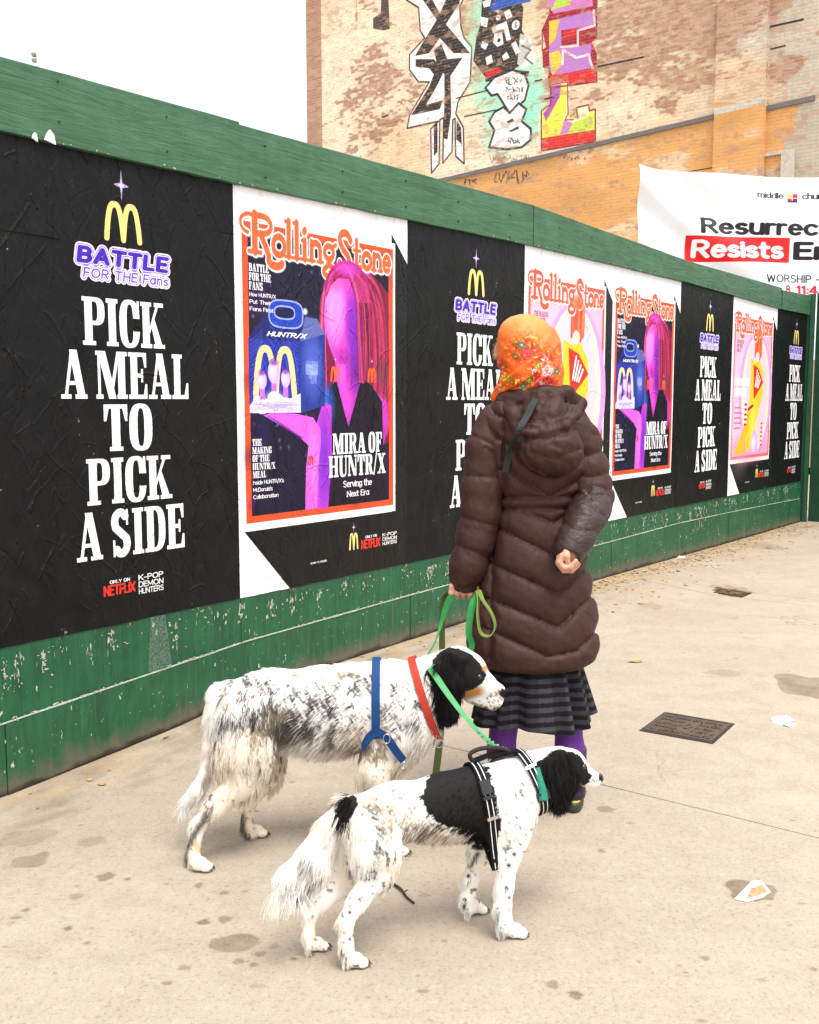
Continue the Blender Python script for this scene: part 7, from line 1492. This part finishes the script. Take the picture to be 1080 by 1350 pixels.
for q in ((688, 455, 4.6, (GRn, BLu, W_)), (695, 466, 7.5, (R_d, P_k, R_d)), (705, 462, 3.4, (R_d, P_k, YL)), (718, 472, 4.8, (R_d, W_, R_d)), (711, 481, 4.4, (GRn, YL, R_d)), (722, 489, 9.0, (P_k, W_, R_d)), (734, 490, 3.6, (GRn, BLu, W_)), (714, 505, 9.5, (R_d, P_k, W_)), (698, 501, 4.6, (GRn, YL, YL)), (690, 509, 4.2, (GRn, TL, W_)), (728, 454, 3.6, (OR, TL, W_)), (731, 505, 5, (R_d, P_k, R_d)), (663, 484, 4.4, (R_d, GRn, YL)), (668, 498, 4.6, (GRn, YL, R_d)), (659, 513, 3.6, (OR, BLu, W_)), (722, 461, 3, (R_d, YL, R_d)), (680, 470, 4, (GRn, R_d, YL)), (704, 489, 4, (R_d, W_, R_d)), (655, 497, 3.6, (R_d, P_k, YL)), (680, 512, 4, (R_d, YL, R_d))): rose(q[0], q[1], q[2], q[3], 60+int(q[0]) % 13)
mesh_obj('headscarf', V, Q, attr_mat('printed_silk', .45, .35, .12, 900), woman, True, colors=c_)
# loose fair hair at the temple
N_ = 1500; rng = np.random.RandomState(9); root_px = 662+9*rng.rand(N_)-4; root_py = 432+34*rng.rand(N_); root_px = np.interp(root_py, [425, 440, 455, 470], [676, 664, 657, 653])+3*rng.rand(N_)
Pn = np.array([wp(a, b_, .02+.05*rng.rand()) for a, b_ in zip(root_px, root_py)]); nn = Pn-wp(697, 467, .02); nn /= np.linalg.norm(nn, axis=1)[:, None]; fl = np.tile(np.array([-.3, .2, -1.]), (N_, 1)); R = grow(Pn, nn, fl, np.full(N_, .026), .75, .15, 7, rng, .35, .25, .008, .8)
hair_obj('hair', R, np.tile(lin((214, 176, 128)), (N_, 1))*(.7+.5*rng.rand(N_, 1)), woman, attr_mat('hair_fair', .5, .3), .00045)

# ------------------------------------------------------------------ leashes
gm = lambda n_, c_: plain(n_, c_, .6, .25, .5, 700, var=.25)
G1, G2, G3 = gm('bright_green_webbing', (.022, .21, .050, 1)), gm('olive_webbing', (.075, .10, .022, 1)), gm('lime_webbing', (.17, .25, .055, 1)); G4 = gm('mint_webbing', (.10, .36, .15, 1))
def path3(pts, n=8): return smooth_path([tuple(at(px, py, Y)) for px, py, Y in pts], n)
lg = path3([(600, 781, 3.40), (592, 792, 3.39), (586, 806, 3.38), (580, 828, 3.36), (572, 850, 3.30), (560, 868, 3.24), (552, 873, 3.20)])
l1 = empty('leash', at(600, 781, 3.40), 'bright green leash running from the left hand down to the red collar', 'leash'); w = np.interp(np.linspace(0, 1, len(lg)), [0, .15, .35, .6, 1], [.016, .024, .018, .005, .004]); V, F = ribbon_mesh(lg, w, (.9, .3, .2), .003); mesh_obj('webbing', V, F, G1, l1); g = MB(); g.tube(lg[-4:], .005, 8); g.make('clip', chrome, l1)
lg = path3([(592, 780, 3.41), (584, 792, 3.42), (583, 830, 3.43), (583, 880, 3.42), (583, 930, 3.42), (580, 975, 3.38), (574, 1025, 3.30), (568, 1060, 3.22)])
l2 = empty('leash', at(592, 780, 3.41), 'olive green leash hanging straight down behind the larger dog head', 'leash'); V, F = ribbon_mesh(lg, np.interp(np.linspace(0, 1, len(lg)), [0, .3, .7, 1], [.016, .020, .025, .022]), (1, .25, 0), .003); mesh_obj('webbing', V, F, G2, l2)
lg = path3([(630, 778, 3.36), (625, 790, 3.30), (620, 812, 3.28), (618, 835, 3.27), (622, 852, 3.27), (612, 870, 3.24), (590, 872, 3.14), (568, 880, 3.09), (575, 892, 3.08), (598, 925, 3.02), (622, 955, 2.92), (642, 976, 2.78), (660, 988, 2.68), (676, 993, 2.64)])
l3 = empty('leash', at(630, 778, 3.36), 'green leash from the hand past the black ear to the harness of the smaller dog', 'leash'); w = np.interp(np.linspace(0, 1, len(lg)), [0, .1, .3, .42, .55, .62, .8, 1], [.014, .022, .020, .012, .014, .020, .011, .010]); V, F = ribbon_mesh(lg, w, (.75, .1, .5), .003)
k = int(len(lg)*.45)*4; ms = [G1 if f[0] < k else G4 for f in F]; mesh_obj('webbing', V, F, None, l3, mats=[G1, G4], midx=[0 if f[0] < k else 1 for f in F])
for i in range(7): 
    kk_ = int(len(lg)*(.80+.025*i)); g = MB(); g.tube([lg[kk_]-np.array([.004, 0, -.003]), lg[kk_]+np.array([.005, 0, .004])], .0062, 7); g.make('knot', G4, l3, True)
g = MB(); g.tube(lg[-5:], .005, 8); g.make('clip', chrome, l3)
lg = path3([(632, 778, 3.34), (636, 790, 3.26), (648, 808, 3.24), (653, 826, 3.235), (646, 838, 3.235), (634, 834, 3.24), (630, 812, 3.25), (631, 790, 3.28), (630, 780, 3.33)])
l4 = empty('hanging_loop', at(632, 778, 3.34), 'lime green webbing loop dangling from the left hand over the coat', 'webbing loop'); V, F = ribbon_mesh(lg, np.interp(np.linspace(0, 1, len(lg)), [0, .2, .8, 1], [.012, .020, .020, .014]), (.35, 1, .1), .0035); mesh_obj('webbing', V, F, G3, l4)
